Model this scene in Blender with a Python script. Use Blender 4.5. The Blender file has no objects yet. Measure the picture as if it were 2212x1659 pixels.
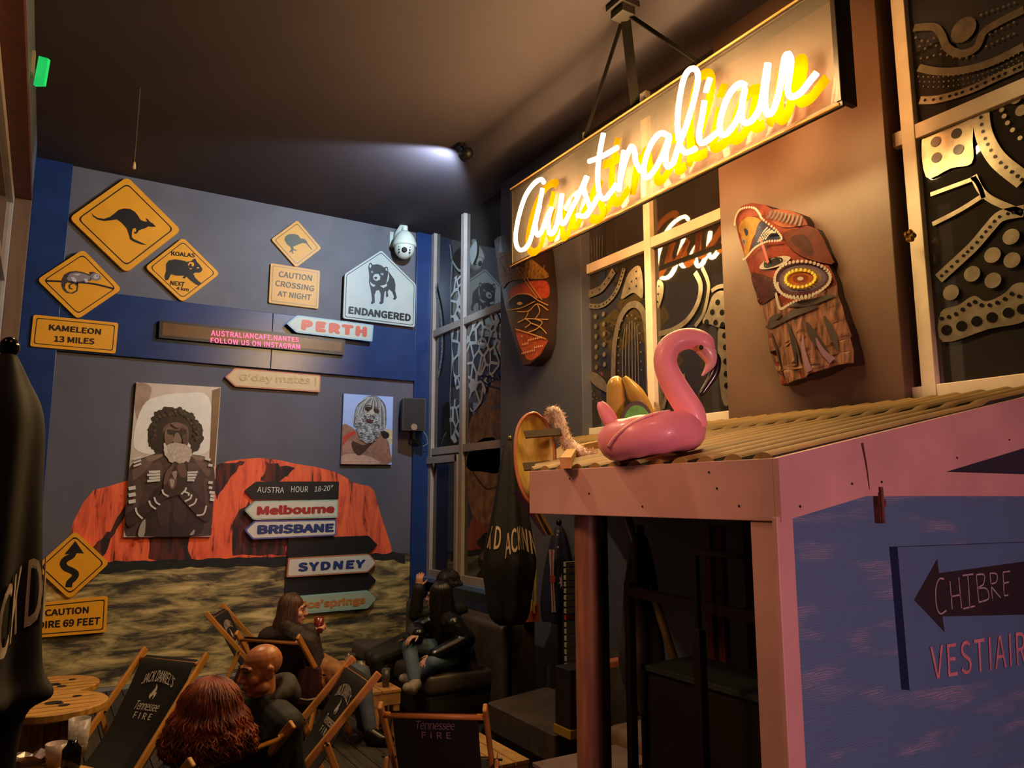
import bpy, math, random
from mathutils import Vector, Matrix, noise
from mathutils.geometry import tessellate_polygon
random.seed(7)
SC = bpy.context.scene
COL = SC.collection
R = math.radians
# ------------------------------------------------------------------ camera
IW, IH, FPX = 2212.0, 1659.0, 1640.0
PITCH, YAW, CH = R(8.5), R(31.4), 2.0
cam_data = bpy.data.cameras.new('camera')
cam_data.sensor_width = 36.0
cam_data.lens = FPX / IW * 36.0
cam_data.clip_start = 0.05
cam = bpy.data.objects.new('camera', cam_data)
COL.objects.link(cam)
cam.location = (0, 0, CH)
cam.rotation_euler = (R(90) + PITCH, 0, -YAW)
SC.camera = cam
CP = Vector((0, 0, CH))
CAMR = Vector((math.cos(YAW), -math.sin(YAW), 0))      # horizontal right of the viewer
CAMF = Vector((math.sin(YAW), math.cos(YAW), 0))
# ------------------------------------------------------------------ world, exposure
SC.view_settings.view_transform = 'Standard'
SC.view_settings.look = 'None'
SC.view_settings.gamma = 1.0
SC.view_settings.use_curve_mapping = False
SC.view_settings.exposure = 0.0
SC.cycles.use_denoising = True
SC.cycles.max_bounces = 6
SC.cycles.sample_clamp_indirect = 4.0
w = bpy.data.worlds.new('night')
SC.world = w
w.use_nodes = True
w.node_tree.nodes['Background'].inputs[0].default_value = (0.05, 0.04, 0.06, 1)
w.node_tree.nodes['Background'].inputs[1].default_value = 0.05
# ------------------------------------------------------------------ lamps of the hall, plus added unseen warm fills
def lamp(name, kind, loc, energy, color, size=0.1, target=None, angle=90, blend=0.5):
    d = bpy.data.lights.new(name, kind)
    d.energy = energy
    d.color = color
    if kind == 'AREA':
        d.size = size
    else:
        d.shadow_soft_size = size
    if kind == 'SPOT':
        d.spot_size = R(angle)
        d.spot_blend = blend
    o = bpy.data.objects.new(name, d)
    COL.objects.link(o)
    o.location = loc
    if target is not None:
        o.rotation_euler = (Vector(target) - Vector(loc)).to_track_quat('-Z', 'Y').to_euler()
    return o
NEON = 130.0
lamp('cool_spot', 'SPOT', (3.42, 6.62, 5.47), 380, (0.58, 0.78, 1.0), 0.05, (2.75, 9.3, 4.75), 112, 0.35)
lamp('pink_lamp', 'SPOT', (1.6, -2.6, 1.95), 500, (1.0, 0.44, 0.50), 0.25, (2.9, 1.7, 1.55), 42, 0.6)
lamp('warm_fill', 'SPOT', (0.9, 5.0, 5.55), 300, (1.0, 0.70, 0.42), 0.15, (0.9, 5.0, 0), 128, 0.8)  # added unseen lamp, brightens the mural and tables from above
lamp('amber_lamp', 'SPOT', (-0.8, 2.4, 4.2), 330, (1.0, 0.46, 0.24), 0.5, (2.1, 2.6, 1.7), 40, 0.8)
lamp('warm_fill', 'SPOT', (0.6, 0.8, 5.55), 70, (1.0, 0.52, 0.34), 0.2, (0.8, 2.4, 0), 85, 0.8)  # unseen fill, added to lift the left foreground

# ------------------------------------------------------------------ pixel -> point on a real plane
def ray(px, py):
    x = (px - IW / 2) / FPX
    y = -(py - IH / 2) / FPX
    f = math.cos(PITCH) - y * math.sin(PITCH)
    z = math.sin(PITCH) + y * math.cos(PITCH)
    return CAMR * x + CAMF * f + Vector((0, 0, z))
def at_d(px, py, d):
    r = ray(px, py)
    return CP + r * (d / math.hypot(r.x, r.y))
def at_z(px, py, z):
    r = ray(px, py)
    return CP + r * ((z - CH) / r.z)
class Fr:
    def __init__(s, o, u, v, n):
        s.o, s.u, s.v, s.n = Vector(o), Vector(u).normalized(), Vector(v).normalized(), Vector(n).normalized()
    def P(s, a, b, c=0.0):
        return s.o + s.u * a + s.v * b + s.n * c
    def px(s, x, y, c=0.0):
        r = ray(x, y)
        t = ((s.o + s.n * c) - CP).dot(s.n) / r.dot(s.n)
        d = CP + r * t - s.o
        return (d.dot(s.u), d.dot(s.v))
    def pxs(s, pts, c=0.0):
        return [s.px(x, y, c) for x, y in pts]
YB, XG, XW, ZC, XL = 9.32, 4.38, 4.28, 5.63, -0.34
BW = Fr((0, YB, 0), (1, 0, 0), (0, 0, 1), (0, -1, 0))
def RW(x):
    return Fr((x, 0, 0), (0, -1, 0), (0, 0, 1), (-1, 0, 0))
# ------------------------------------------------------------------ materials
def lin(c):
    if isinstance(c, str):
        c = [int(c[i:i + 2], 16) / 255 for i in (0, 2, 4)]
    return tuple(((x / 12.92) if x <= 0.04045 else ((x + 0.055) / 1.055) ** 2.4) for x in c) + (1,)
MATS = {}
def M(name, col='808080', rough=0.6, metal=0.0, emit=0.0, ecol=None, vary=0.0, scale=8.0, bump=0.0, coat=0.0, spec=0.5, col2=None, stretch=None, detail=4.0, lo=0.35, hi=0.65):
    if name in MATS:
        return MATS[name]
    m = bpy.data.materials.new(name)
    m.use_nodes = True
    nt = m.node_tree
    b = nt.nodes['Principled BSDF']
    b.inputs['Base Color'].default_value = lin(col)
    b.inputs['Roughness'].default_value = rough
    b.inputs['Metallic'].default_value = metal
    b.inputs['Specular IOR Level'].default_value = spec
    if coat:
        b.inputs['Coat Weight'].default_value = coat
        b.inputs['Coat Roughness'].default_value = 0.08
    if emit:
        b.inputs['Emission Color'].default_value = lin(ecol or col)
        b.inputs['Emission Strength'].default_value = emit
    if vary or bump or col2:
        tc = nt.nodes.new('ShaderNodeTexCoord')
        mp = nt.nodes.new('ShaderNodeMapping')
        if stretch:
            mp.inputs['Scale'].default_value = stretch
        nt.links.new(tc.outputs['Object'], mp.inputs[0])
        n = nt.nodes.new('ShaderNodeTexNoise')
        n.inputs['Scale'].default_value = scale
        n.inputs['Detail'].default_value = detail
        nt.links.new(mp.outputs[0], n.inputs['Vector'])
        if vary or col2:
            rp = nt.nodes.new('ShaderNodeValToRGB')
            c1 = lin(col)
            c2 = lin(col2) if col2 else tuple(min(1, x * (1 + vary)) for x in c1[:3]) + (1,)
            c0 = c1 if col2 else tuple(x * (1 - vary) for x in c1[:3]) + (1,)
            rp.color_ramp.elements[0].position = lo
            rp.color_ramp.elements[1].position = hi
            rp.color_ramp.elements[0].color = c0
            rp.color_ramp.elements[1].color = c2
            nt.links.new(n.outputs['Fac'], rp.inputs[0])
            nt.links.new(rp.outputs[0], b.inputs['Base Color'])
        if bump:
            bp = nt.nodes.new('ShaderNodeBump')
            bp.inputs['Strength'].default_value = bump
            bp.inputs['Distance'].default_value = 0.02
            nt.links.new(n.outputs['Fac'], bp.inputs['Height'])
            nt.links.new(bp.outputs[0], b.inputs['Normal'])
    MATS[name] = m
    return m
# ------------------------------------------------------------------ tags
def tag(o, label, cat, group=None):
    o['label'] = label
    o['category'] = cat
    if group:
        o['group'] = group
    return o
def thing(name, label, cat, loc=(0, 0, 0), rz=0.0, group=None):
    o = bpy.data.objects.new(name, None)
    o.empty_display_size = 0.1
    COL.objects.link(o)
    o.location = loc
    o.rotation_euler = (0, 0, rz)
    return tag(o, label, cat, group)
# ------------------------------------------------------------------ mesh builder (world coordinates; parented without moving)
def catmull(pts, n=8, closed=False):
    pts = [tuple(p) for p in pts]
    out = []
    k = len(pts)
    rng = range(k) if closed else range(k - 1)
    for i in rng:
        if closed:
            p0, p1, p2, p3 = pts[i - 1], pts[i], pts[(i + 1) % k], pts[(i + 2) % k]
        else:
            p0, p1, p2, p3 = pts[max(i - 1, 0)], pts[i], pts[i + 1], pts[min(i + 2, k - 1)]
        for j in range(n):
            t = j / n
            out.append(tuple(0.5 * (2 * b + (c - a) * t + (2 * a - 5 * b + 4 * c - d) * t * t + (3 * b - a - 3 * c + d) * t ** 3) for a, b, c, d in zip(p0, p1, p2, p3)))
    if not closed:
        out.append(pts[-1])
    return out
def area2(p):
    return sum(p[i - 1][0] * p[i][1] - p[i][0] * p[i - 1][1] for i in range(len(p))) / 2
def ccw(p):
    return list(p) if area2(p) > 0 else list(reversed(p))
def round_poly(p, r, seg=4):
    out = []
    n = len(p)
    for i in range(n):
        a, b, c = Vector(p[i - 1]), Vector(p[i]), Vector(p[(i + 1) % n])
        d1, d2 = (a - b), (c - b)
        l = min(r, d1.length * 0.45, d2.length * 0.45)
        s, e = b + d1.normalized() * l, b + d2.normalized() * l
        for k in range(seg + 1):
            t = k / seg
            q = s * (1 - t) ** 2 + b * 2 * t * (1 - t) + e * t * t
            out.append((q.x, q.y))
    return out
def inset(p, d):
    p = ccw(p)
    n = len(p)
    L = []
    for i in range(n):
        a, b = Vector(p[i]), Vector(p[(i + 1) % n])
        t = (b - a).normalized()
        nn = Vector((-t.y, t.x))
        L.append((a + nn * d, t))
    out = []
    for i in range(n):
        (p1, t1), (p2, t2) = L[i - 1], L[i]
        den = t1.x * t2.y - t1.y * t2.x
        if abs(den) < 1e-6:
            out.append(tuple(p2))
            continue
        s = ((p2.x - p1.x) * t2.y - (p2.y - p1.y) * t2.x) / den
        q = p1 + t1 * s
        out.append((q.x, q.y))
    return out
def clip(poly, quad):
    # keep the part of a polygon inside a convex quad
    q = ccw(quad)
    out = list(poly)
    for i in range(len(q)):
        (ax, ay), (bx, by) = q[i], q[(i + 1) % len(q)]
        def side(p):
            return (bx - ax) * (p[1] - ay) - (by - ay) * (p[0] - ax)
        src, out = out, []
        for j in range(len(src)):
            a, b = src[j - 1], src[j]
            sa, sb = side(a), side(b)
            if (sa >= 0) != (sb >= 0):
                t = sa / (sa - sb)
                out.append((a[0] + (b[0] - a[0]) * t, a[1] + (b[1] - a[1]) * t))
            if sb >= 0:
                out.append(b)
        if len(out) < 3:
            return []
    return out
class MB:
    def __init__(s):
        s.v, s.f, s.m, s.mats = [], [], [], []
    def mi(s, mat):
        if mat not in s.mats:
            s.mats.append(mat)
        return s.mats.index(mat)
    def add(s, vs, fs, mat):
        k = len(s.v)
        s.v += [Vector(x) for x in vs]
        i = s.mi(mat)
        for f in fs:
            s.f.append(tuple(k + x for x in f))
            s.m.append(i)
        return s
    def fill(s, fr, pts, c, mat, holes=(), maxlen=None, fn=None):
        pts = ccw(pts)
        loops = [[Vector((x, y, 0)) for x, y in pts]] + [[Vector((x, y, 0)) for x, y in h] for h in holes]
        tri = tessellate_polygon(loops)
        flat = [(q.x, q.y) for l in loops for q in l]
        tri = [t for t in tri]
        T = [tuple(flat[i] for i in t) for t in tri]
        if maxlen:
            for _ in range(7):
                nt, ch = [], False
                for a, b, d in T:
                    e = [(math.dist(a, b), 0), (math.dist(b, d), 1), (math.dist(d, a), 2)]
                    m, i = max(e)
                    if m > maxlen:
                        ch = True
                        q = [a, b, d]
                        p, r_, o_ = q[i], q[(i + 1) % 3], q[(i + 2) % 3]
                        mid = ((p[0] + r_[0]) / 2, (p[1] + r_[1]) / 2)
                        nt += [(p, mid, o_), (mid, r_, o_)]
                    else:
                        nt.append((a, b, d))
                T = nt
                if not ch:
                    break
        idx, vs, fs = {}, [], []
        for t in T:
            if (t[1][0] - t[0][0]) * (t[2][1] - t[0][1]) - (t[2][0] - t[0][0]) * (t[1][1] - t[0][1]) < 0:
                t = (t[0], t[2], t[1])
            f = []
            for q in t:
                key = (round(q[0], 6), round(q[1], 6))
                if key not in idx:
                    idx[key] = len(vs)
                    vs.append(fr.P(q[0], q[1], c + (fn(q[0], q[1]) if fn else 0)))
                f.append(idx[key])
            if len(set(f)) == 3:
                fs.append(tuple(f))
        return s.add(vs, fs, mat)
    def prism(s, fr, pts, c0, c1, mat, side=None):
        pts = ccw(pts)
        n = len(pts)
        s.fill(fr, pts, c1, mat)
        vs = [fr.P(x, y, c0) for x, y in pts] + [fr.P(x, y, c1) for x, y in pts]
        s.add(vs, [(i, (i + 1) % n, n + (i + 1) % n, n + i) for i in range(n)], side or mat)
        k = len(s.v)
        s.add([fr.P(x, y, c0) for x, y in reversed(pts)], [tuple(range(n))] if n < 5 else [], side or mat)
        if n >= 5:
            del s.v[k:]
            lo = [Vector((x, y, 0)) for x, y in pts]
            tr = tessellate_polygon([lo])
            s.add([fr.P(q.x, q.y, c0) for q in lo], [tuple(t) for t in tr], side or mat)
        return s
    def ring(s, fr, p1, p2, c, mat):
        n = len(p1)
        return s.add([fr.P(x, y, c) for x, y in p1] + [fr.P(x, y, c) for x, y in p2], [(i, (i + 1) % n, n + (i + 1) % n, n + i) for i in range(n)], mat)
    def ribbon(s, fr, pts, wd, c, mat, smooth=6, fn=None, taper=None):
        q = catmull(pts, smooth) if smooth > 1 else list(pts)
        vs, n = [], len(q)
        for i in range(n):
            a, b = Vector(q[max(i - 1, 0)]), Vector(q[min(i + 1, n - 1)])
            t = (b - a)
            t = t.normalized() if t.length > 1e-9 else Vector((1, 0))
            nn = Vector((-t.y, t.x))
            ww = wd * (taper(i / (n - 1)) if taper else 1) / 2
            for sg in (1, -1):
                x, y = q[i][0] + nn.x * ww * sg, q[i][1] + nn.y * ww * sg
                vs.append(fr.P(x, y, c + (fn(x, y) if fn else 0)))
        return s.add(vs, [(2 * i, 2 * i + 1, 2 * i + 3, 2 * i + 2) for i in range(n - 1)], mat)
    def disc(s, fr, p, r, c, mat, n=14, ry=None, rot=0.0, fn=None):
        ry = ry or r
        pts = []
        for i in range(n):
            a = i * 2 * math.pi / n
            x, y = r * math.cos(a), ry * math.sin(a)
            pts.append((p[0] + x * math.cos(rot) - y * math.sin(rot), p[1] + x * math.sin(rot) + y * math.cos(rot)))
        return s.add([fr.P(x, y, c + (fn(x, y) if fn else 0)) for x, y in pts], [tuple(range(n))], mat)
    def box(s, lo, hi, mat):
        x0, y0, z0 = lo
        x1, y1, z1 = hi
        vs = [(x, y, z) for z in (z0, z1) for y in (y0, y1) for x in (x0, x1)]
        return s.add(vs, [(0, 2, 3, 1), (4, 5, 7, 6), (0, 1, 5, 4), (2, 6, 7, 3), (0, 4, 6, 2), (1, 3, 7, 5)], mat)
    def bar(s, a, b, wd, th, mat, up=(0, 0, 1)):
        a, b = Vector(a), Vector(b)
        d = (b - a).normalized()
        x = d.cross(Vector(up))
        if x.length < 1e-4:
            x = d.cross(Vector((0, 1, 0)))
        x.normalize()
        y = x.cross(d)
        vs = []
        for p in (a, b):
            for i, j in ((-1, -1), (1, -1), (1, 1), (-1, 1)):
                vs.append(p + x * (i * wd / 2) + y * (j * th / 2))
        return s.add(vs, [(3, 2, 1, 0), (4, 5, 6, 7), (0, 1, 5, 4), (1, 2, 6, 5), (2, 3, 7, 6), (3, 0, 4, 7)], mat)
    def tube(s, pts, r, mat, n=8, caps=True, flat=1.0, updir=None):
        pts = [Vector(p) for p in pts]
        k = len(pts)
        rs = r if isinstance(r, (list, tuple)) else [r] * k
        up = None
        vs = []
        for i in range(k):
            t = (pts[min(i + 1, k - 1)] - pts[max(i - 1, 0)])
            t = t.normalized() if t.length > 1e-9 else Vector((0, 0, 1))
            if up is None:
                up = Vector(updir) if updir else (Vector((0, 0, 1)) if abs(t.z) < 0.9 else Vector((1, 0, 0)))
            x = t.cross(up)
            if x.length < 1e-6:
                x = t.cross(Vector((0.3, 1, 0.2)))
            x.normalize()
            up = x.cross(t)
            for j in range(n):
                a = 2 * math.pi * j / n
                vs.append(pts[i] + x * (math.cos(a) * rs[i]) + up * (math.sin(a) * rs[i] * flat))
        fs = []
        for i in range(k - 1):
            for j in range(n):
                fs.append((i * n + j, (i * n + (j + 1) % n), (i + 1) * n + (j + 1) % n, (i + 1) * n + j))
        if caps:
            fs.append(tuple(range(n - 1, -1, -1)))
            fs.append(tuple(range((k - 1) * n, k * n)))
        return s.add(vs, fs, mat)
    def ell(s, c, rad, mat, rot=None, nu=16, nv=10):
        c = Vector(c)
        vs, fs = [], []
        for i in range(nv + 1):
            th = math.pi * i / nv
            for j in range(nu):
                ph = 2 * math.pi * j / nu
                p = Vector((rad[0] * math.sin(th) * math.cos(ph), rad[1] * math.sin(th) * math.sin(ph), rad[2] * math.cos(th)))
                vs.append(c + (rot @ p if rot else p))
        for i in range(nv):
            for j in range(nu):
                fs.append((i * nu + j, (i + 1) * nu + j, (i + 1) * nu + (j + 1) % nu, i * nu + (j + 1) % nu))
        return s.add(vs, fs, mat)
    def cap(s, a, b, ra, rb, mat, n=12):
        a, b = Vector(a), Vector(b)
        d = b - a
        L = d.length
        d = d.normalized() if L > 1e-6 else Vector((0, 0, 1))
        pts, rs = [], []
        for i in range(4):
            t = math.pi / 2 * (1 - i / 4)
            pts.append(a - d * ra * math.sin(t))
            rs.append(max(ra * math.cos(t), 1e-4))
        for i in range(5):
            pts.append(a + d * L * i / 4)
            rs.append(ra + (rb - ra) * i / 4)
        for i in range(1, 5):
            t = math.pi / 2 * i / 4
            pts.append(b + d * rb * math.sin(t))
            rs.append(max(rb * math.cos(t), 1e-4))
        return s.tube(pts, rs, mat, n)
    def lathe(s, o, prof, mat, n=24, axis=None, wob=None):
        o = Vector(o)
        ax = Vector(axis or (0, 0, 1)).normalized()
        x = ax.orthogonal().normalized()
        y = ax.cross(x)
        vs = []
        for r, z in prof:
            for j in range(n):
                a = 2 * math.pi * j / n
                rr = r * (wob(a, z) if wob else 1)
                vs.append(o + ax * z + x * (rr * math.cos(a)) + y * (rr * math.sin(a)))
        k = len(prof)
        fs = [(i * n + j, i * n + (j + 1) % n, (i + 1) * n + (j + 1) % n, (i + 1) * n + j) for i in range(k - 1) for j in range(n)]
        fs.append(tuple(range(n - 1, -1, -1)))
        fs.append(tuple(range((k - 1) * n, k * n)))
        return s.add(vs, fs, mat)
    def mesh(s, name, smooth=False):
        me = bpy.data.meshes.new(name)
        me.from_pydata([tuple(x) for x in s.v], [], s.f)
        for m in s.mats:
            me.materials.append(m)
        me.polygons.foreach_set('material_index', s.m)
        if smooth:
            me.polygons.foreach_set('use_smooth', [True] * len(me.polygons))
        me.update()
        return me
    def build(s, name, parent=None, smooth=False, bevel=0.0, label=None):
        base = Vector((0, 0, 0))
        if parent is None:
            lo = Vector((min(x.x for x in s.v), min(x.y for x in s.v), min(x.z for x in s.v)))
            hi = Vector((max(x.x for x in s.v), max(x.y for x in s.v), max(x.z for x in s.v)))
            base = Vector(((lo.x + hi.x) / 2, (lo.y + hi.y) / 2, lo.z))
            s.v = [x - base for x in s.v]
        elif not parent.get('_local'):
            bpy_m = WORLD.get(parent.name)
            inv = (bpy_m if bpy_m else mw(parent)).inverted()
            s.v = [inv @ x for x in s.v]
        o = bpy.data.objects.new(name, s.mesh(name, smooth))
        COL.objects.link(o)
        o.location = base
        if parent is not None:
            o.parent = parent
        if bevel:
            b = o.modifiers.new('bevel', 'BEVEL')
            b.width = bevel
            b.segments = 2
            b.limit_method = 'ANGLE'
        if label:
            o['label'] = label
        return o
WORLD = {}
def mw(o):
    m = Matrix.LocRotScale(o.location, o.rotation_euler, o.scale)
    return (mw(o.parent) @ m) if o.parent else m
def struct(mb, name, parent=None, **k):
    o = mb.build(name, parent, **k)
    o['kind'] = 'structure'
    return o
# ------------------------------------------------------------------ lettering
FONT = None
try:
    import os
    FONT = bpy.data.fonts.load(os.path.join(bpy.utils.resource_path('LOCAL'), 'datafiles', 'fonts', 'Noto Sans CJK Regular.woff2'))
except Exception:
    FONT = None                                     # Blender's built-in face then serves
def text_mesh(txt, bold=0.0, spacing=1.0, shear=0.0):
    cu = bpy.data.curves.new('t', 'FONT')
    cu.body = txt
    if FONT:
        cu.font = FONT
    cu.space_character = spacing
    cu.shear = shear
    cu.resolution_u = 3
    cu.fill_mode = 'FRONT'
    o = bpy.data.objects.new('t', cu)
    COL.objects.link(o)
    dg = bpy.context.evaluated_depsgraph_get()
    me = bpy.data.meshes.new_from_object(o.evaluated_get(dg))
    vs = [(v.co.x, v.co.y) for v in me.vertices]
    fs = [tuple(p.vertices) for p in me.polygons]
    bpy.data.objects.remove(o)
    bpy.data.curves.remove(cu)
    bpy.data.meshes.remove(me)
    if bold > 0:                                    # embolden: the same outline laid over itself, slightly shifted
        n, base = len(vs), list(vs)
        fb = list(fs)
        for k, (dx, dy) in enumerate(((bold, 0), (-bold, 0), (0, bold), (0, -bold), (bold * 0.7, bold * 0.7), (-bold * 0.7, -bold * 0.7), (bold * 0.7, -bold * 0.7), (-bold * 0.7, bold * 0.7))):
            vs += [(x + dx, y + dy) for x, y in base]
            fs += [tuple(i + n * (k + 1) for i in f) for f in fb]
    x0, x1 = min(v[0] for v in vs), max(v[0] for v in vs)
    y0, y1 = min(v[1] for v in vs), max(v[1] for v in vs)
    return [((x - x0) / (x1 - x0), (y - y0) / max(y1 - y0, 1e-6)) for x, y in vs], fs, (x1 - x0) / max(y1 - y0, 1e-6)
def text_fn(mb, txt, fn, mat, bold=0.01, spacing=1.0, shear=0.0):
    vs, fs, _ = text_mesh(txt, bold, spacing, shear)
    n = len(vs) // 9 if bold > 0 else len(vs)
    out = [Vector(fn(u, v)) for u, v in vs]
    par = list(range(len(vs)))
    def root(i):
        while par[i] != i:
            par[i] = par[par[i]]
            i = par[i]
        return i
    for f in fs:
        for i in f[1:]:
            par[root(i)] = root(f[0])
    isl = {}
    for i in range(n):                              # overlapping outlines of one letter must not share a plane
        k = isl.setdefault(root(i), len(isl)) % 13
        u, v = vs[i]
        du, dv = Vector(fn(u + 0.01, v)) - out[i], Vector(fn(u, v + 0.01)) - out[i]
        nr = du.cross(dv).normalized() * (0.00002 * k)
        for j in range(i, len(out), n):
            out[j] = out[j] + nr
    if bold > 0:                                    # each layer of the bold letter lies a hair above the last
        for i in range(n, len(out)):
            u, v = vs[i]
            du, dv = Vector(fn(u + 0.01, v)) - out[i], Vector(fn(u, v + 0.01)) - out[i]
            out[i] = out[i] + du.cross(dv).normalized() * (0.00025 * (i // n))
    return mb.add(out, fs, mat)
def text_px(mb, txt, fr, quad, c, mat, bold=0.01, spacing=1.0, shear=0.0, f3=None):
    # quad: pixel corners bottom-left, bottom-right, top-right, top-left
    q = [Vector(fr.px(x, y, c)) for x, y in quad]
    def fn(u, v):
        p = (q[0] * (1 - u) + q[1] * u) * (1 - v) + (q[3] * (1 - u) + q[2] * u) * v
        return fr.P(p.x, p.y, c + (f3(p.x, p.y) if f3 else 0))
    return text_fn(mb, txt, fn, mat, bold, spacing, shear)
# ------------------------------------------------------------------ one continuous skin out of overlapping volumes
def remesh(mb, name, parent, mat, voxel=0.008, smooth=3, fac=0.5):
    me = mb.mesh('tmp')
    o = bpy.data.objects.new('tmp', me)
    COL.objects.link(o)
    r = o.modifiers.new('r', 'REMESH')
    r.mode = 'VOXEL'
    r.voxel_size = voxel
    if smooth:
        sm = o.modifiers.new('s', 'SMOOTH')
        sm.iterations = smooth
        sm.factor = fac
    dg = bpy.context.evaluated_depsgraph_get()
    nm = bpy.data.meshes.new_from_object(o.evaluated_get(dg))
    nm.name = name
    bpy.data.objects.remove(o)
    bpy.data.meshes.remove(me)
    nm.materials.clear()
    nm.materials.append(mat)
    nm.polygons.foreach_set('material_index', [0] * len(nm.polygons))
    nm.polygons.foreach_set('use_smooth', [True] * len(nm.polygons))
    if parent is not None:
        nm.transform(mw(parent).inverted())
    ob = bpy.data.objects.new(name, nm)
    COL.objects.link(ob)
    ob.parent = parent
    return ob
# ------------------------------------------------------------------ the setting
m_wall = M('wall paint slate', '605e66', 0.62, vary=0.10, scale=3, bump=0.03)
m_mural_sky = M('mural dusk paint', '5a5660', 0.7, vary=0.10, scale=2)
m_blue = M('wall paint navy', '1f3666', 0.30, vary=0.12, scale=4)
m_panel = M('wall paint charcoal', '6d5445', 0.40, vary=0.10, scale=2.5, bump=0.10, spec=0.5)
m_pillar = M('wall paint blue grey', '50525e', 0.6, vary=0.10, scale=2.5, bump=0.04)
m_ceil = M('ceiling paint', '372d34', 0.85, vary=0.06, scale=1.5)
m_frame = M('painted window frame', 'a3968c', 0.45, vary=0.06, scale=6)
m_frame_lit = M('neon lit window frame', 'f2e0c6', 0.45, vary=0.06, scale=6)  # lighter copy of the frame colour, carrying the neon's light
m_brown = M('dark brown woodwork', '5a2c1a', 0.55, vary=0.2, scale=10, stretch=(1, 1, 0.15))
m_tan = M('tan woodwork', '6b4f38', 0.6, vary=0.18, scale=9, stretch=(1, 1, 0.15))
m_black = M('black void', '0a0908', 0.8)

# floor of deck boards, boards running away from the back wall
mdeck = M('weathered deck boards', '3a332c', 0.7, vary=0.35, scale=5, stretch=(8, 0.6, 1), bump=0.2)
b = MB()
x = -3.2
while x < 4.5:
    b.box((x, -4.0, -0.03), (x + 0.137, YB, 0.0), mdeck)
    x += 0.145
struct(b, 'floor')
b = MB().box((-3.3, -4.1, -0.12), (4.7, YB + 0.2, -0.05), m_black)
b.build('floor_bed')['kind'] = 'structure'
struct(MB().box((-3.3, -4.1, ZC), (4.9, YB + 0.2, ZC + 0.15), m_ceil), 'ceiling')
# back wall: field, band and pilasters
b = MB()
b.box((-0.6, YB, -0.05), (4.9, YB + 0.15, ZC), m_wall)
wb = struct(b, 'wall_back')
xl, xr = BW.px(157, 370, 0.05)[0], BW.px(898, 700, 0.05)[0]
b = MB()
b.box((XL, YB - 0.05, 0), (xl, YB, ZC), m_blue)
b.box((xr, YB - 0.05, 0), (XG, YB, ZC), m_blue)
struct(b, 'trim_1', bevel=0.004)
b = MB()
zt, zb = BW.px(460, 660, 0.05)[1], BW.px(460, 786, 0.05)[1]
xm = BW.px(589, 700, 0.05)[0]
b.box((xl, YB - 0.05, zb), (xm - 0.002, YB, zt), m_blue)
b.box((xm + 0.002, YB - 0.05, zb), (xr, YB, zt), m_blue)
struct(b, 'trim_2', bevel=0.004)
struct(MB().box((xl, YB - 0.02, 0.0), (xr, YB, 0.035), M('pale skirting', '8d8a86', 0.6)), 'baseboard_back')

# mural painted on the lower field
m_rock = None
def rock_mat():
    m = bpy.data.materials.new('mural rock paint')
    m.use_nodes = True
    nt = m.node_tree
    bs = nt.nodes['Principled BSDF']
    bs.inputs['Roughness'].default_value = 0.6
    tc = nt.nodes.new('ShaderNodeTexCoord')
    mp = nt.nodes.new('ShaderNodeMapping')
    mp.inputs['Rotation'].default_value = (0, R(-22), 0)
    mp.inputs['Scale'].default_value = (4.2, 1, 0.7)
    nt.links.new(tc.outputs['Object'], mp.inputs[0])
    n1 = nt.nodes.new('ShaderNodeTexNoise')
    n1.inputs['Scale'].default_value = 2.2
    n1.inputs['Detail'].default_value = 8
    n1.inputs['Roughness'].default_value = 0.62
    n1.inputs['Distortion'].default_value = 0.8
    nt.links.new(mp.outputs[0], n1.inputs['Vector'])
    rp = nt.nodes.new('ShaderNodeValToRGB')
    e = rp.color_ramp.elements
    e[0].position, e[0].color = 0.30, lin('24100e')
    e[1].position, e[1].color = 0.66, lin('ff7038')
    k = e.new(0.37); k.color = lin('6a2014')
    k = e.new(0.41); k.color = lin('d64e28')
    k = e.new(0.50); k.color = lin('f2623a')
    nt.links.new(n1.outputs['Fac'], rp.inputs[0])
    nt.links.new(rp.outputs[0], bs.inputs['Base Color'])
    return m
def grass_mat():
    m = bpy.data.materials.new('mural grass paint')
    m.use_nodes = True
    nt = m.node_tree
    bs = nt.nodes['Principled BSDF']
    bs.inputs['Roughness'].default_value = 0.65
    tc = nt.nodes.new('ShaderNodeTexCoord')
    mp = nt.nodes.new('ShaderNodeMapping')
    mp.inputs['Scale'].default_value = (0.9, 1, 4.2)
    nt.links.new(tc.outputs['Object'], mp.inputs[0])
    n1 = nt.nodes.new('ShaderNodeTexNoise')
    n1.inputs['Scale'].default_value = 2.1
    n1.inputs['Detail'].default_value = 9
    n1.inputs['Roughness'].default_value = 0.66
    n1.inputs['Distortion'].default_value = 0.5
    nt.links.new(mp.outputs[0], n1.inputs['Vector'])
    rp = nt.nodes.new('ShaderNodeValToRGB')
    e = rp.color_ramp.elements
    e[0].position, e[0].color = 0.34, lin('22211b')
    e[1].position, e[1].color = 0.68, lin('e6ca80')
    k = e.new(0.43); k.color = lin('4e4430')
    k = e.new(0.50); k.color = lin('8e7a4a')
    k = e.new(0.57); k.color = lin('b89e62')
    nt.links.new(n1.outputs['Fac'], rp.inputs[0])
    nt.links.new(rp.outputs[0], bs.inputs['Base Color'])
    return m
mural = thing('mural', 'painted mural of a red desert rock above dry grassland on the back wall', 'mural', (xl, YB, 0))
zg = BW.px(500, 1205, 0.004)[1]
b = MB()
sk = [(xl, 0.04), (xr, 0.04), (xr, zb), (xl, zb)]
b.fill(BW, sk, 0.002, m_mural_sky)
b.build('dusk_sky', mural)
m_rock, m_grass = rock_mat(), grass_mat()
b = MB()
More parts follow.
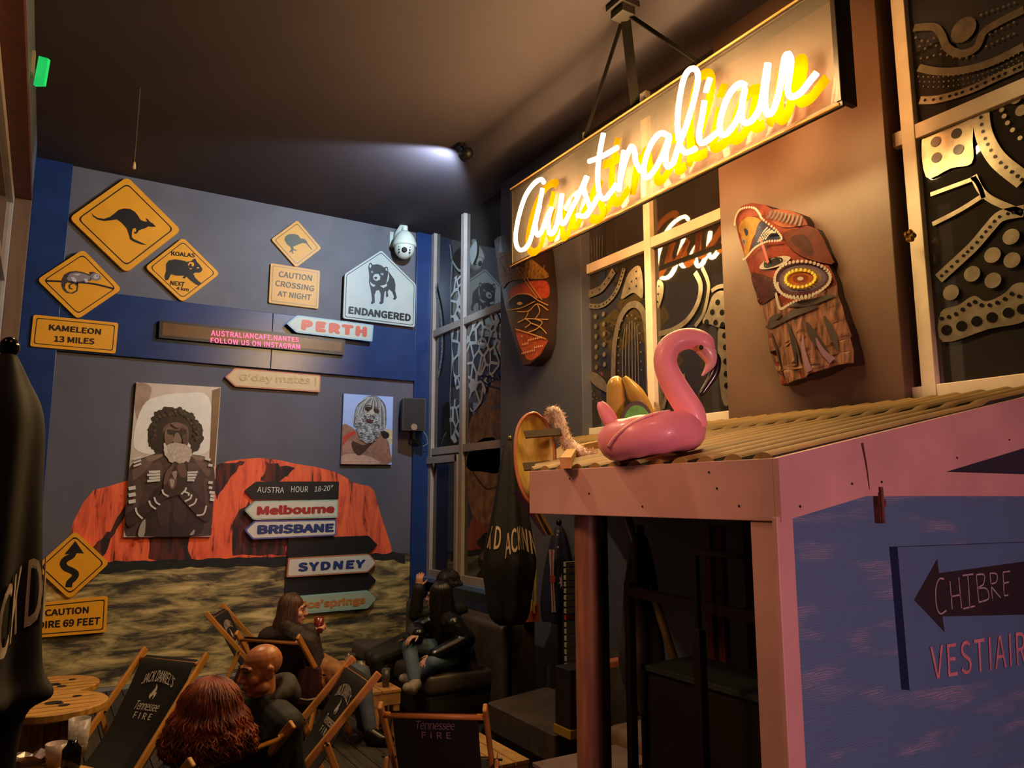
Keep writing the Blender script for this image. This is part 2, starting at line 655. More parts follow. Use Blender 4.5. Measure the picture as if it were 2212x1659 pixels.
rock = BW.pxs([(150, 1160), (158, 1128), (180, 1085), (203, 1058), (235, 1050), (262, 1042), (300, 1030), (390, 1020), (450, 1010), (470, 1005), (490, 997), (520, 992), (560, 989), (600, 993), (640, 1002), (680, 1008), (720, 1018), (745, 1030), (762, 1042), (782, 1047), (798, 1050), (808, 1060), (815, 1085), (822, 1110), (832, 1140), (845, 1180), (848, 1215), (150, 1235)], 0.004)
b.fill(BW, rock, 0.004, m_rock, maxlen=0.3)
b.build('desert_rock', mural)
b = MB()
m_sh = M('mural rock cleft paint', '22110f', 0.7, col2='7a2a1c', scale=3, stretch=(5, 1, 0.8), lo=0.42, hi=0.72)
for pts in ([(300, 1040), (240, 1140), (205, 1175), (196, 1195), (220, 1205), (260, 1130), (318, 1045)],
            [(322, 1160), (408, 1152), (412, 1210), (318, 1210)],
            [(470, 1005), (530, 995), (490, 1040), (470, 1075), (462, 1060)],
            [(540, 1070), (500, 1140), (505, 1200), (620, 1200), (625, 1160), (560, 1150)],
            [(575, 1000), (560, 1040), (600, 1042), (640, 1010)]):
    pp = []
    for i in range(len(pts)):
        for k in range(6):
            t = k / 6
            x, y = pts[i - 1][0] * (1 - t) + pts[i][0] * t, pts[i - 1][1] * (1 - t) + pts[i][1] * t
            pp.append((x + 9 * noise.noise(Vector((x * 0.09, y * 0.03, 2))), y + 9 * noise.noise(Vector((x * 0.09, y * 0.06, 5)))))
    b.fill(BW, BW.pxs(pp, 0.006), 0.006, m_sh)
b.build('rock_cleft', mural)
b = MB()
top = [(xl, BW.px(120, 1222, 0.008)[1])]
for i in range(60):
    px = 150 + i * 12.5
    yy = 1216 - 12 * (px - 150) / 750 * 1.9 + 4 * noise.noise(Vector((px * 0.05, 0, 0))) + 3 * noise.noise(Vector((px * 0.21, 3, 0)))
    top.append(BW.px(px, yy, 0.008))
top = [t for t in top if xl <= t[0] <= xr]
b.fill(BW, [(xl, 0.04), (xr, 0.04)] + [(xr, top[-1][1])] + list(reversed(top)), 0.008, m_grass, maxlen=0.5)
b.build('dry_grass', mural)
b = MB()
dk = []
for i, p in enumerate(top):
    dk.append(p)
lowr = [(p[0], p[1] - 0.10 - 0.06 * noise.noise(Vector((p[0] * 2.3, 1, 7)))) for p in top]
b.fill(BW, dk + list(reversed(lowr)), 0.010, M('mural scrub paint', '1d1a17', 0.8, vary=0.4, scale=9, stretch=(1, 1, 3)))
b.build('dark_scrub', mural)

# left wall with its window opening
b = MB()
b.box((XL - 0.15, 8.95, 0), (XL, YB, ZC), m_blue)
b.box((XL - 0.15, 5.0, 5.10), (XL, 8.95, ZC), M('wall paint dim blue', '5a626c', 0.6))
b.box((-3.3, 4.85, 0), (XL - 0.2, 5.0, ZC), m_wall)
b.box((-3.3, -4.1, 0), (-3.15, 4.85, ZC), m_wall)
struct(b, 'wall_left')
struct(MB().box((XL - 0.14, 5.0, 5.0), (XL + 0.006, 8.95, 5.10), m_brown), 'trim_3', bevel=0.004)
struct(MB().box((XL - 0.14, 8.86, 0), (XL + 0.006, 8.95, 5.0), m_tan), 'trim_4', bevel=0.004)
wn = thing('window_4', 'tall pale framed window in the left wall', 'window', (XL - 0.16, 8, 0))
wn['kind'] = 'structure'
b = MB()
b.box((XL - 0.20, 8.74, 0), (XL - 0.14, 8.86, 5.0), m_frame)
b.box((XL - 0.20, 5.05, 4.90), (XL - 0.14, 8.74, 5.0), m_frame)
b.box((XL - 0.19, 5.05, 4.1), (XL - 0.145, 8.74, 4.18), m_frame)
b.build('frame', wn, bevel=0.004)
def glass_mat(name, tint, refl=1.0, dust=0.05, ior=2.0):
    m = bpy.data.materials.new(name)
    m.use_nodes = True
    nt = m.node_tree
    for n in list(nt.nodes):
        nt.nodes.remove(n)
    out = nt.nodes.new('ShaderNodeOutputMaterial')
    mix = nt.nodes.new('ShaderNodeMixShader')
    tr = nt.nodes.new('ShaderNodeBsdfTransparent')
    tr.inputs[0].default_value = tint
    gl = nt.nodes.new('ShaderNodeBsdfGlossy')
    gl.inputs['Roughness'].default_value = 0.03
    gl.inputs['Color'].default_value = (refl, refl, refl, 1)
    fr = nt.nodes.new('ShaderNodeFresnel')
    fr.inputs['IOR'].default_value = ior
    nt.links.new(fr.outputs[0], mix.inputs[0])
    nt.links.new(tr.outputs[0], mix.inputs[1])
    nt.links.new(gl.outputs[0], mix.inputs[2])
    df = nt.nodes.new('ShaderNodeBsdfDiffuse')       # a film of dust
    df.inputs[0].default_value = (0.5, 0.42, 0.36, 1)
    m2 = nt.nodes.new('ShaderNodeMixShader')
    m2.inputs[0].default_value = dust
    nt.links.new(mix.outputs[0], m2.inputs[1])
    nt.links.new(df.outputs[0], m2.inputs[2])
    nt.links.new(m2.outputs[0], out.inputs[0])
    return m
m_pane = glass_mat('window glass', (0.25, 0.23, 0.22, 1))
b = MB().box((XL - 0.175, 5.05, 0), (XL - 0.168, 8.74, 4.9), m_pane)
b.build('pane', wn)
# right wall: glazed facade line with flush wall panels in front of it
G = RW(XG)
Wp = RW(XW)
yA, yB = -Wp.px(1081, 700)[0], -Wp.px(1256, 700)[0]
yC, yD = -Wp.px(1561, 600)[0], -Wp.px(1928, 500)[0]
b = MB()
b.box((XW, yB, 2.55), (XG + 0.15, yA, ZC), m_pillar)
struct(b, 'wall_right', bevel=0.006)
b = MB()
b.box((XW, yD, 2.55), (XG + 0.15, yC, ZC), m_panel)
struct(b, 'wall_right_panel', bevel=0.006)
b = MB()
b.box((XW, -4.1, -0.05), (XG + 0.15, yA, 2.548), m_pillar)
b.box((XG, yA, -0.05), (XG + 0.15, YB, 0.93), m_blue)
struct(b, 'wall_right_base')
b = MB().box((XG - 0.10, yA, 0.93), (XG + 0.15, YB - 0.05, 0.985), M('blue window sill', '5878a8', 0.5))
struct(b, 'trim_5', bevel=0.004)
struct(MB().box((-3.3, -4.2, 0), (4.9, -4.1, ZC), m_wall), 'wall_front')
def window(name, label, y0, y1, z0, z1, bars_v, bars_h, fw=0.085, m_frame=m_frame):
    o = thing(name, label, 'window', (XG, (y0 + y1) / 2, z0))
    o['kind'] = 'structure'
    b = MB()
    for y in bars_v:
        b.box((XG - 0.035, y - fw / 2, z0), (XG + 0.035, y + fw / 2, z1), m_frame)
    for z in bars_h:
        b.box((XG - 0.03, y0, z - fw * 0.55), (XG + 0.03, y1, z + fw * 0.55), m_frame)
    b.build('frame', o, bevel=0.004)
    ys = sorted(bars_v)
    zs = sorted(bars_h) + [z1]
    for i in range(len(ys) - 1):
        for j in range(len(zs) - 1):
            MB().box((XG + 0.012, ys[i] + fw / 2 - 0.005, zs[j]), (XG + 0.018, ys[i + 1] - fw / 2 + 0.005, zs[j + 1]), m_pane).build('pane', o)
    return o
ymul = -G.px(1001, 850)[0]
w1 = window('window_1', 'tall glazing with etched cell pattern beside the back wall', yA, YB - 0.05, 0.985, ZC, [yA, ymul, YB - 0.09], [1.03, 2.60, 4.20])
yl, ymid = -G.px(1267, 750)[0], -G.px(1407, 640)[0]
w2 = window('window_2', 'etched window behind the pink flamingo', yC, yB, 2.55, ZC, [yl, ymid, yC - 0.05], [2.60, 4.20], 0.085, m_frame_lit)
yr0 = -G.px(1990, 300)[0]
w3 = window('window_3', 'etched window with large silver dots at the right edge', -1.0, yD, 2.55, ZC, [yr0 + 0.06, 1.05, -0.6], [2.60, 4.20], 0.085, m_frame_lit)
# door leaf frame low in the first window
b = MB()
p0, p1 = -G.px(926, 985)[0], -G.px(994, 985)[0]
z1 = G.px(960, 985)[1]
for (ya, yb2, za, zb2) in ((p0 - 0.05, p0 + 0.02, 0.985, z1), (p1 - 0.02, p1 + 0.05, 0.985, z1), (p1, p0, z1 - 0.09, z1)):
    b.box((XG - 0.055, min(ya, yb2), za), (XG - 0.03, max(ya, yb2), zb2), m_frame)
b.build('casement', w1, bevel=0.003)

# etched film on the panes
m_film = M('etched silver film', 'a89c86', 0.32, 0.75, vary=0.18, scale=14)
m_dot = M('clear dot in film', '120e0c', 0.25)
def film(win, items, name='film', mat=None):
    mat = mat or m_film
    b = MB()
    c = 0.004
    for it in items:
        k = it[0]
        if k == 'r':
            q = [G.px(x, y) for x, y in it[1]]
            ww = it[2]
            x0, y0 = it[1][len(it[1]) // 2]
            s = math.dist(G.px(x0, y0), G.px(x0, y0 + 30)) / 30
            b.ribbon(G, q, ww * s, c, mat, 6)
            if len(it) > 3:
                cc = catmull(it[1], 10)
                acc, nxt = 0, it[3] / 2
                for i in range(1, len(cc)):
                    acc += math.dist(cc[i - 1], cc[i])
                    if acc >= nxt:
                        b.disc(G, G.px(*cc[i]), it[4] * s, c + 0.003, m_dot)
                        nxt += it[3]
        elif k == 'p':
            b.fill(G, [G.px(x, y) for x, y in catmull(it[1], 4, True)], c - 0.001, mat)
        elif k in 'do':
            for (x, y) in it[1]:
                s = math.dist(G.px(x, y), G.px(x, y + 20)) / 20
                b.disc(G, G.px(x, y), it[2] * s, c + (0.003 if k == 'o' else 0.001), m_dot if k == 'o' else mat)
    return b.build(name, win)
Z4 = lambda p: [(1200 + x / 2.963, 460 + y / 2.963) for x, y in p]
film(w2, [
    ('r', Z4([(215, 595), (290, 595), (355, 550), (405, 470), (440, 355)]), 11, 9, 1.9),
    ('r', Z4([(215, 520), (285, 490), (330, 440), (375, 370)]), 17, 16, 1.9),
    ('p', Z4([(470, 385), (545, 345), (560, 540), (500, 510), (430, 550), (425, 520)])),
    ('o', Z4([(520, 375), (490, 440), (520, 420), (475, 485), (520, 470)]), 2.2),
    ('d', Z4([(258, 663), (258, 728), (260, 792), (261, 857), (262, 922), (263, 988), (308, 648), (309, 712), (311, 775), (312, 842), (313, 906), (315, 970)]), 5.4),
    ('r', Z4([(372, 1160), (372, 980), (382, 820), (410, 690), (455, 610), (510, 585), (555, 620), (580, 720), (592, 900), (600, 1150)]), 15),
    ('r', Z4([(435, 1150), (430, 900), (445, 740)]), 2.4), ('r', Z4([(455, 1150), (450, 900), (460, 710)]), 2.4), ('r', Z4([(475, 1150), (472, 900), (475, 695)]), 2.4),
    ('r', Z4([(495, 1150), (492, 900), (492, 690)]), 2.4), ('r', Z4([(515, 1150), (512, 900), (508, 700)]), 2.4), ('r', Z4([(535, 1150), (530, 900), (522, 720)]), 2.4),
    ('d', Z4([(405, 1010), (405, 960), (405, 910), (404, 855), (406, 800), (412, 745), (430, 690), (460, 658), (490, 655), (515, 675), (532, 715), (540, 770), (545, 830), (548, 890), (550, 950), (552, 1005)]), 2.0),
    ('p', Z4([(225, 1020), (270, 1030), (320, 1080), (345, 1150), (290, 1130), (230, 1080)])),
    ('d', Z4([(235, 1140), (250, 1165), (240, 1190), (265, 1185), (270, 1210)]), 1.8),
    ('r', Z4([(662, 775), (760, 745), (850, 680), (915, 570), (930, 460), (895, 380)]), 12),
    ('r', Z4([(895, 725), (950, 640), (980, 500), (975, 430), (940, 350)]), 9),
    ('p', Z4([(652, 440), (690, 450), (688, 530), (656, 612)])), ('o', Z4([(665, 470), (660, 520), (657, 570)]), 2.2),
    ('r', Z4([(1000, 500), (1040, 475), (1090, 465)]), 9),
    ('p', Z4([(1092, 515), (1015, 520), (975, 620), (942, 700), (1000, 715), (1105, 735)])),
    ('o', Z4([(1040, 572), (1006, 635), (1068, 637), (970, 699), (1027, 702), (1072, 716)]), 6.2),
    ('p', Z4([(1040, 765), (1108, 765), (1125, 1180), (1065, 1190)])),
    ('o', Z4([(1085, 785), (1090, 860), (1092, 950), (1095, 1030), (1097, 1105)]), 6.5),
    ('r', Z4([(690, 1250), (715, 1160), (760, 1080), (830, 1040)]), 10),
    ('r', Z4([(230, 170), (236, 320)]), 1.6), ('r', Z4([(248, 165), (252, 300)]), 1.6), ('r', Z4([(266, 150), (268, 310)]), 1.6), ('r', Z4([(284, 145), (284, 290)]), 1.6), ('r', Z4([(302, 140), (300, 280)]), 1.6),
])
Z6 = lambda p: [(1800 + x / 1.843, y / 1.843) for x, y in p]
rows = []
for k, (a0, a1, y_, cnt) in enumerate(((340, 759, 305, 22), (345, 750, 325, 22), (360, 740, 345, 20))):
    for i in range(cnt):
        t = i / (cnt - 1)
        rows.append((a0 + (a1 - a0) * t, y_ + 30 * math.sin(t * 2.4) * 0.4 - 110 * t * t))
up = [(330 + 24 * i, 150 + 16 * math.sin(i)) for i in range(4)] + [(345 + 22 * i, 185 + 10 * math.sin(i * 2)) for i in range(5)] + [(350 + 26 * i, 225 + 8 * math.cos(i)) for i in range(9)] + [(600 + 24 * i, 150 - 12 * i) for i in range(6)] + [(610 + 22 * i, 185 - 10 * i) for i in range(6)] + [(590 + 22 * i, 60 - 8 * i) for i in range(7)]
film(w3, [
    ('d', Z6([(520, 120)]), 26),
    ('r', Z6([(322, 112), (400, 108), (432, 140), (455, 190), (510, 215), (570, 190), (600, 130), (660, 90), (759, 40)]), 16),
    ('r', Z6([(340, 270), (420, 285), (520, 280), (640, 245), (759, 185)]), 16),
    ('r', Z6([(345, 400), (420, 395), (540, 360), (650, 310), (759, 262)]), 17, 17, 3.2),
    ('d', Z6(rows), 1.7), ('d', Z6(up), 2.6),
    ('p', Z6([(358, 530), (440, 500), (548, 462), (556, 560), (552, 650), (470, 670), (370, 705)])),
    ('o', Z6([(410, 565), (492, 532), (500, 596), (413, 628)]), 11),
    ('r', Z6([(590, 425), (592, 490), (610, 560), (660, 640), (759, 720)]), 34, 15, 3.6),
    ('r', Z6([(560, 700), (590, 760), (640, 800), (759, 850)]), 14),
    ('r', Z6([(388, 775), (470, 745), (560, 712)]), 9), ('r', Z6([(396, 893), (500, 840), (598, 778)]), 10), ('r', Z6([(560, 705), (585, 745), (600, 790)]), 9),
    ('r', Z6([(420, 1110), (480, 1055), (560, 980), (620, 910), (670, 860), (759, 840)]), 25, 15, 3.4),
    ('d', Z6([(709, 943), (635, 1016), (713, 1036), (554, 1091), (637, 1117), (470, 1165)]), 17),
    ('d', Z6([(727, 392), (750, 440)]), 12), ('d', Z6([(665, 412), (672, 438), (682, 463), (695, 490), (715, 518), (745, 550)]), 5),
    ('p', Z6([(428, 1245), (500, 1215), (560, 1178), (610, 1200), (680, 1170), (725, 1130), (775, 1140), (775, 1270), (620, 1310), (438, 1362)])),
    ('o', Z6([(452, 1314), (512, 1298), (572, 1279), (633, 1263), (698, 1245), (755, 1230)]), 11),
    ('o', Z6([(433, 1268), (462, 1262), (490, 1250), (517, 1233), (542, 1213), (565, 1202), (592, 1215), (624, 1215), (655, 1205), (685, 1190), (712, 1170), (742, 1180)]), 4.2),
])
# first window: cell pattern, wavy ribbon, painted figure
def cell_mat():
    m = bpy.data.materials.new('etched cell film')
    m.use_nodes = True
    nt = m.node_tree
    bs = nt.nodes['Principled BSDF']
    bs.inputs['Base Color'].default_value = lin('b9bdb8')
    bs.inputs['Roughness'].default_value = 0.45
    tc = nt.nodes.new('ShaderNodeTexCoord')
    vo = nt.nodes.new('ShaderNodeTexVoronoi')
    vo.feature = 'DISTANCE_TO_EDGE'
    vo.inputs['Scale'].default_value = 5.0
    nt.links.new(tc.outputs['Object'], vo.inputs['Vector'])
    lt = nt.nodes.new('ShaderNodeMath')
    lt.operation = 'LESS_THAN'
    lt.inputs[1].default_value = 0.075
    nt.links.new(vo.outputs['Distance'], lt.inputs[0])
    mr = nt.nodes.new('ShaderNodeMath')
    mr.operation = 'MAXIMUM'
    mr.inputs[1].default_value = 0.10
    nt.links.new(lt.outputs[0], mr.inputs[0])
    nt.links.new(mr.outputs[0], bs.inputs['Alpha'])
    return m
Z2 = lambda p: [(860 + x / 2.765, 420 + y / 2.765) for x, y in p]
film(w1, [('p', Z2([(320, 540), (395, 540), (395, 1180), (345, 1150), (318, 900)])), ('p', Z2([(422, 790), (600, 720), (600, 1080), (540, 1130), (505, 1230), (440, 1300), (425, 1180)])), ('p', Z2([(315, 1250), (388, 1240), (388, 1420), (320, 1480)]))], 'etched_cells', cell_mat())
film(w1, [('r', Z2([(215, 300), (212, 430), (225, 560), (250, 680), (262, 800), (262, 950), (240, 1090)]), 8, 12, 1.6),
          ('r', Z2([(310, 300), (322, 420), (315, 560), (318, 800), (322, 1000), (312, 1200), (318, 1460)]), 3.5),
          ('r', Z2([(320, 390), (360, 450), (395, 455)]), 5), ('p', Z2([(432, 330), (468, 280), (470, 360), (440, 420)])),
          ('r', Z2([(470, 890), (500, 860), (525, 880), (515, 915), (490, 905)]), 6)], 'wavy_film', M('dull etched film', '8f938f', 0.5, 0.2))
film(w1, [('p', Z2([(545, 1150), (608, 1100), (608, 1470), (425, 1480), (440, 1330), (520, 1240)])), ('p', Z2([(420, 1545), (608, 1500), (608, 1655), (500, 1655), (420, 1640)])),
          ('p', [(1012, 975), (1079, 955), (1079, 1120), (1020, 1110)])], 'painted_figure', M('tan glass paint', '7d5a34', 0.6, vary=0.45, scale=9))
film(w1, [('o', Z2([(450 + 23 * (i % 6) + 7 * (i // 6 % 2), 1300 + 27 * (i // 6)) for i in range(36)]), 1.3),
          ('r', Z2([(542, 1020), (540, 1190)]), 4), ('r', Z2([(605, 1160), (540, 1140), (490, 1095), (520, 1085), (605, 1110)]), 4),
          ('r', Z2([(550, 1275), (608, 1265)]), 4), ('r', [(1022, 1020), (1050, 1055), (1076, 1050)], 4)], 'brush_strokes', m_dot)
# ------------------------------------------------------------------ signs on the back wall
m_yel = M('sign yellow', 'f0a018', 0.5, vary=0.04, scale=5)
m_yel2 = M('sign pale amber', 'd89a38', 0.5, vary=0.04, scale=5)
m_ink = M('sign black ink', '120d0a', 0.5)
m_ink2 = M('sign brown ink', '4a3a20', 0.4)
m_white = M('sign white', 'b6bab2', 0.5, vary=0.03, scale=5)
PANEL = {}
def sign(name, label, corners, c0, c1, mat, ink, r=0.03, ins=0.045, lw=0.010, group=None, edge=None):
    pts = ccw(BW.pxs(corners, c1))
    cx = sum(p[0] for p in pts) / len(pts)
    cz = sum(p[1] for p in pts) / len(pts)
    o = thing(name, label, 'sign', (cx, YB - c1, cz), 0, group)
    b = MB()
    b.prism(BW, round_poly(pts, r), c0, c1, mat, edge or mat)
    if ins:
        i1, i2 = inset(pts, ins), inset(pts, ins + lw)
        b.ring(BW, round_poly(i1, r * 0.9), round_poly(i2, r * 0.9), c1 + 0.0015, ink)
    PANEL[o.name] = b.build('panel', o)
    return o
def emblem(o, items, c, name='emblem'):
    b = MB()
    for k, it in enumerate(items):
        mat, pts = it[0], it[1]
        cc = c + 0.002 + 0.0006 * k
        if len(it) > 2:
            s = math.dist(BW.px(*pts[0], c), BW.px(pts[0][0], pts[0][1] + 10, c)) / 10
            b.ribbon(BW, BW.pxs(pts, c), it[2] * s, cc, mat, 8, taper=it[3] if len(it) > 3 else None)
        else:
            b.fill(BW, BW.pxs(pts, c), cc, mat)
    return b.build(name, PANEL.get(o.name, o))
def words(o, rows, c, mat, name='lettering', bold=0.012, spacing=1.0):
    for t, q in rows:
        text_px(MB(), t, BW, q, c + 0.003, mat, bold, spacing).build(name, PANEL.get(o.name, o))
Z1 = lambda p: [(x / 3.318, 320 + y / 3.318) for x, y in p]
Zb = lambda p: [(460 + x / 3.318, 420 + y / 3.318) for x, y in p]
Zm = lambda p: [(460 + x / 3.318, 820 + y / 3.318) for x, y in p]
Zp = lambda p: [(80 + x / 3.318, 780 + y / 3.318) for x, y in p]
Zl = lambda p: [(x / 2.968, 1100 + y / 2.968) for x, y in p]
# kangaroo
c = 0.05
o = sign('road_sign', 'largest yellow diamond road sign with a black leaping kangaroo', Z1([(912, 205), (1298, 588), (905, 893), (495, 500)]), 0.0, c, m_yel, m_ink, 0.06, 0.055, 0.012)
emblem(o, [(m_ink, Z1([(652, 458), (668, 480), (700, 500), (745, 507), (790, 492), (825, 465), (850, 443), (885, 433), (930, 435), (965, 455), (990, 485), (1005, 512), (1030, 525), (1055, 528), (1042, 500), (1062, 512), (1075, 528), (1095, 540), (1118, 563), (1095, 565), (1062, 562), (1040, 575), (1015, 582), (995, 590), (985, 608), (970, 616), (960, 608), (964, 597), (975, 602), (977, 585), (970, 572), (952, 578), (945, 605), (946, 640), (960, 652), (1000, 670), (1052, 695), (1010, 690), (960, 672), (932, 655), (925, 625), (910, 580), (890, 555), (865, 530), (838, 512), (800, 517), (745, 523), (700, 513), (668, 492)]))], c)
# koala
c = 0.045
o = sign('road_sign', 'yellow diamond sign with a black walking koala and lettering for the next 4 km', Z1([(1313, 640), (1576, 900), (1308, 1105), (1040, 853)]), 0.0, c, m_yel, m_ink, 0.05, 0.035, 0.008)
emblem(o, [(m_ink, Z1([(1190, 830), (1210, 805), (1250, 797), (1300, 803), (1340, 815), (1370, 810), (1385, 795), (1400, 792), (1412, 815), (1435, 840), (1450, 865), (1448, 880), (1430, 893), (1400, 893), (1385, 900), (1400, 930), (1425, 955), (1445, 968), (1425, 985), (1400, 975), (1360, 945), (1335, 920), (1325, 935), (1305, 930), (1320, 915), (1270, 915), (1225, 905), (1215, 925), (1205, 945), (1185, 948), (1178, 920), (1190, 880)])),
           (m_yel, Z1([(1345, 835), (1360, 815), (1385, 818), (1393, 835), (1385, 850), (1372, 845), (1375, 830), (1362, 828), (1352, 845)])),
           (m_yel, Z1([(1408, 858), (1418, 852), (1428, 858), (1418, 865)])),
           (m_yel, Z1([(1225, 903), (1262, 915), (1300, 918), (1262, 921)])),
           (m_yel, Z1([(1350, 850), (1362, 862), (1380, 860), (1365, 872)]))], c)
words(o, [('KOALAS', Z1([(1228, 770), (1396, 784), (1398, 755), (1228, 738)])), ('NEXT', Z1([(1220, 980), (1320, 992), (1326, 960), (1222, 950)])), ('4 km', Z1([(1262, 1015), (1352, 1026), (1355, 1000), (1266, 990)]))], c, m_ink)
# chameleon
c = 0.078
o = sign('road_sign', 'yellow diamond sign with a grey chameleon on a branch', Z1([(597, 725), (874, 1010), (557, 1226), (265, 942)]), 0.05, c, m_yel, m_ink, 0.05, 0.04, 0.009)
m_g1, m_g2, m_g3 = M('chameleon grey', '8d7f80', 0.5), M('chameleon pale', 'c8bcb8', 0.5), M('chameleon dark', '3b3033', 0.5)
emblem(o, [(m_ink, Z1([(333, 952), (420, 955), (560, 962), (680, 975), (812, 1008)]), 4),
           (m_g3, Z1([(440, 985), (442, 940), (462, 905), (500, 885), (545, 880), (590, 888), (640, 905), (660, 925), (650, 950), (560, 965), (490, 958), (470, 975), (466, 1000), (480, 1025), (510, 1038), (545, 1020), (552, 990), (530, 972), (505, 980), (503, 1000), (522, 1008), (520, 1015), (495, 1008), (490, 985), (510, 965), (545, 962), (562, 990), (555, 1025), (520, 1045), (478, 1038), (452, 1015)])),
           (m_g1, Z1([(478, 935), (500, 900), (550, 890), (600, 900), (648, 918), (645, 945), (560, 958), (490, 950)])),
           (m_g3, Z1([(640, 888), (665, 886), (690, 895), (650, 920)])),
           (m_g1, Z1([(645, 915), (670, 895), (700, 900), (722, 918), (725, 935), (700, 952), (660, 945)])),
           (m_g2, Z1([(668, 922), (685, 905), (705, 908), (710, 928), (692, 938), (675, 935)])),
           (m_ink, Z1([(690, 914), (700, 914), (702, 922), (692, 922)])),
           (m_g2, Z1([(505, 925), (530, 925), (548, 945), (545, 962), (520, 955)])), (m_g2, Z1([(598, 938), (625, 935), (632, 962), (615, 965)])),
           (m_g2, Z1([(520, 905), (580, 900), (560, 915)]))], c)
# kameleon plate
c = 0.072
o = sign('sign_plate', 'yellow sign plate below the chameleon sign naming 13 miles', Z1([(240, 1193), (849, 1253), (828, 1473), (215, 1420)]), 0.05, c, m_yel, m_ink, 0.025, 0.03, 0.008)
words(o, [('KAMELEON', Z1([(350, 1305), (722, 1338), (727, 1296), (354, 1262)])), ('13 MILES', Z1([(388, 1388), (676, 1408), (680, 1364), (390, 1344)]))], c, m_ink)
# kiwi
c = 0.03
o = sign('road_sign', 'small amber diamond sign with a dark kiwi bird', Zb([(605, 184), (778, 386), (597, 524), (417, 322)]), 0.0, c, m_yel2, m_ink2, 0.03, 0.03, 0.007)
m_kiwi = M('kiwi ink', '4c4b38', 0.5)
emblem(o, [(m_kiwi, Zb([(512, 325), (520, 300), (545, 285), (580, 283), (610, 292), (628, 315), (655, 320), (672, 335), (680, 352), (712, 395), (708, 398), (668, 352), (640, 348), (610, 360), (575, 375), (580, 392), (602, 400), (600, 405), (575, 400), (572, 412), (580, 425), (570, 424), (562, 408), (550, 418), (548, 408), (560, 395), (555, 375), (530, 358)]))], c)
o = sign('sign_plate', 'amber square sign plate under the kiwi sign about crossing at night', Zb([(415, 492), (768, 547), (755, 820), (400, 776)]), 0.0, c, m_yel2, m_ink2, 0.02, 0.026, 0.006)
words(o, [('CAUTION', Zb([(470, 590), (708, 622), (712, 580), (476, 548)])), ('CROSSING', Zb([(446, 655), (722, 695), (728, 655), (450, 614)])), ('AT NIGHT', Zb([(462, 728), (702, 760), (708, 718), (466, 690)]))], c, M('plate olive ink', '54482a', 0.5), bold=0.008)
# endangered
c = 0.08
o = sign('wildlife_sign', 'white house-shaped endangered sign with a black marsupial', Zb([(1207, 400), (1455, 645), (1446, 952), (932, 888), (945, 570)]), 0.05, c, m_white, m_ink, 0.03, 0.022, 0.008)
m_dv = M('devil black', '2a2827', 0.5)
emblem(o, [(m_dv, Zb([(1112, 520), (1120, 495), (1132, 488), (1145, 505), (1175, 500), (1205, 508), (1228, 525), (1240, 517), (1254, 525), (1256, 550), (1275, 575), (1300, 610), (1308, 650), (1305, 690), (1318, 740), (1305, 757), (1288, 750), (1298, 735), (1285, 700), (1262, 680), (1252, 700), (1258, 730), (1240, 738), (1240, 690), (1230, 700), (1225, 740), (1222, 775), (1205, 788), (1190, 780), (1200, 765), (1202, 715), (1190, 685), (1170, 690), (1158, 720), (1160, 775), (1140, 787), (1130, 778), (1140, 760), (1135, 710), (1128, 670), (1118, 630), (1120, 580)])),
           (m_white, Zb([(1118, 515), (1128, 498), (1136, 510), (1128, 530)])), (m_white, Zb([(1236, 528), (1248, 530), (1250, 550), (1240, 545)])),
           (m_white, Zb([(1132, 552), (1145, 550), (1148, 562), (1136, 563)])), (m_white, Zb([(1200, 565), (1220, 565), (1220, 578), (1204, 578)])),
           (m_white, Zb([(1146, 590), (1158, 572), (1185, 570), (1198, 590), (1195, 612), (1170, 622), (1150, 610)])),
           (m_white, Zb([(1125, 625), (1140, 640), (1165, 652), (1150, 665), (1130, 650)])), (m_white, Zb([(1195, 655), (1220, 652), (1245, 640), (1245, 658), (1220, 672)])),
           (m_white, Zb([(1256, 555), (1262, 590), (1255, 620), (1240, 640), (1250, 600)])),
           (m_dv, Zb([(1155, 592), (1172, 590), (1178, 600), (1166, 610), (1156, 604)])), (m_dv, Zb([(1206, 568), (1212, 568), (1212, 575), (1206, 575)])), (m_dv, Zb([(1138, 554), (1143, 554), (1143, 561), (1138, 561)]))], c)
words(o, [('ENDANGERED', Zb([(970, 855), (1418, 912), (1420, 858), (974, 800)]))], c, m_ink, bold=0.02)
# LED board
c0, c = 0.05, 0.11
o = thing('led_display', 'long brown LED ticker board with two lines of pink letters', 'display', (1.1, YB - 0.05, 3.7))
q = BW.pxs([(345, 691), (746, 733), (744, 767), (343, 729)], c)
MB().prism(BW, round_poly(q, 0.01), c0, c, M('led housing', '2a211c', 0.4)).build('housing', o)
q2 = BW.pxs([(352, 697), (739, 739), (737, 760), (350, 724)], c)
MB().fill(BW, q2, c + 0.003, M('led screen', '6a4522', 0.35, vary=0.2, scale=3)).build('screen', o)
m_led = M('pink led', 'ff5a90', 0.5, emit=1.7, ecol='ff5a8c')
text_px(MB(), 'AUSTRALIANCAFE.NANTES', BW, [(456, 725), (645, 739), (645, 729), (456, 713)], c + 0.008, m_led, 0.006, 1.05).build('lit_letters', o)
text_px(MB(), 'FOLLOW US ON INSTAGRAM', BW, [(455, 740), (648, 755), (648, 744), (455, 729)], c + 0.008, m_led, 0.006, 1.05).build('lit_letters', o)
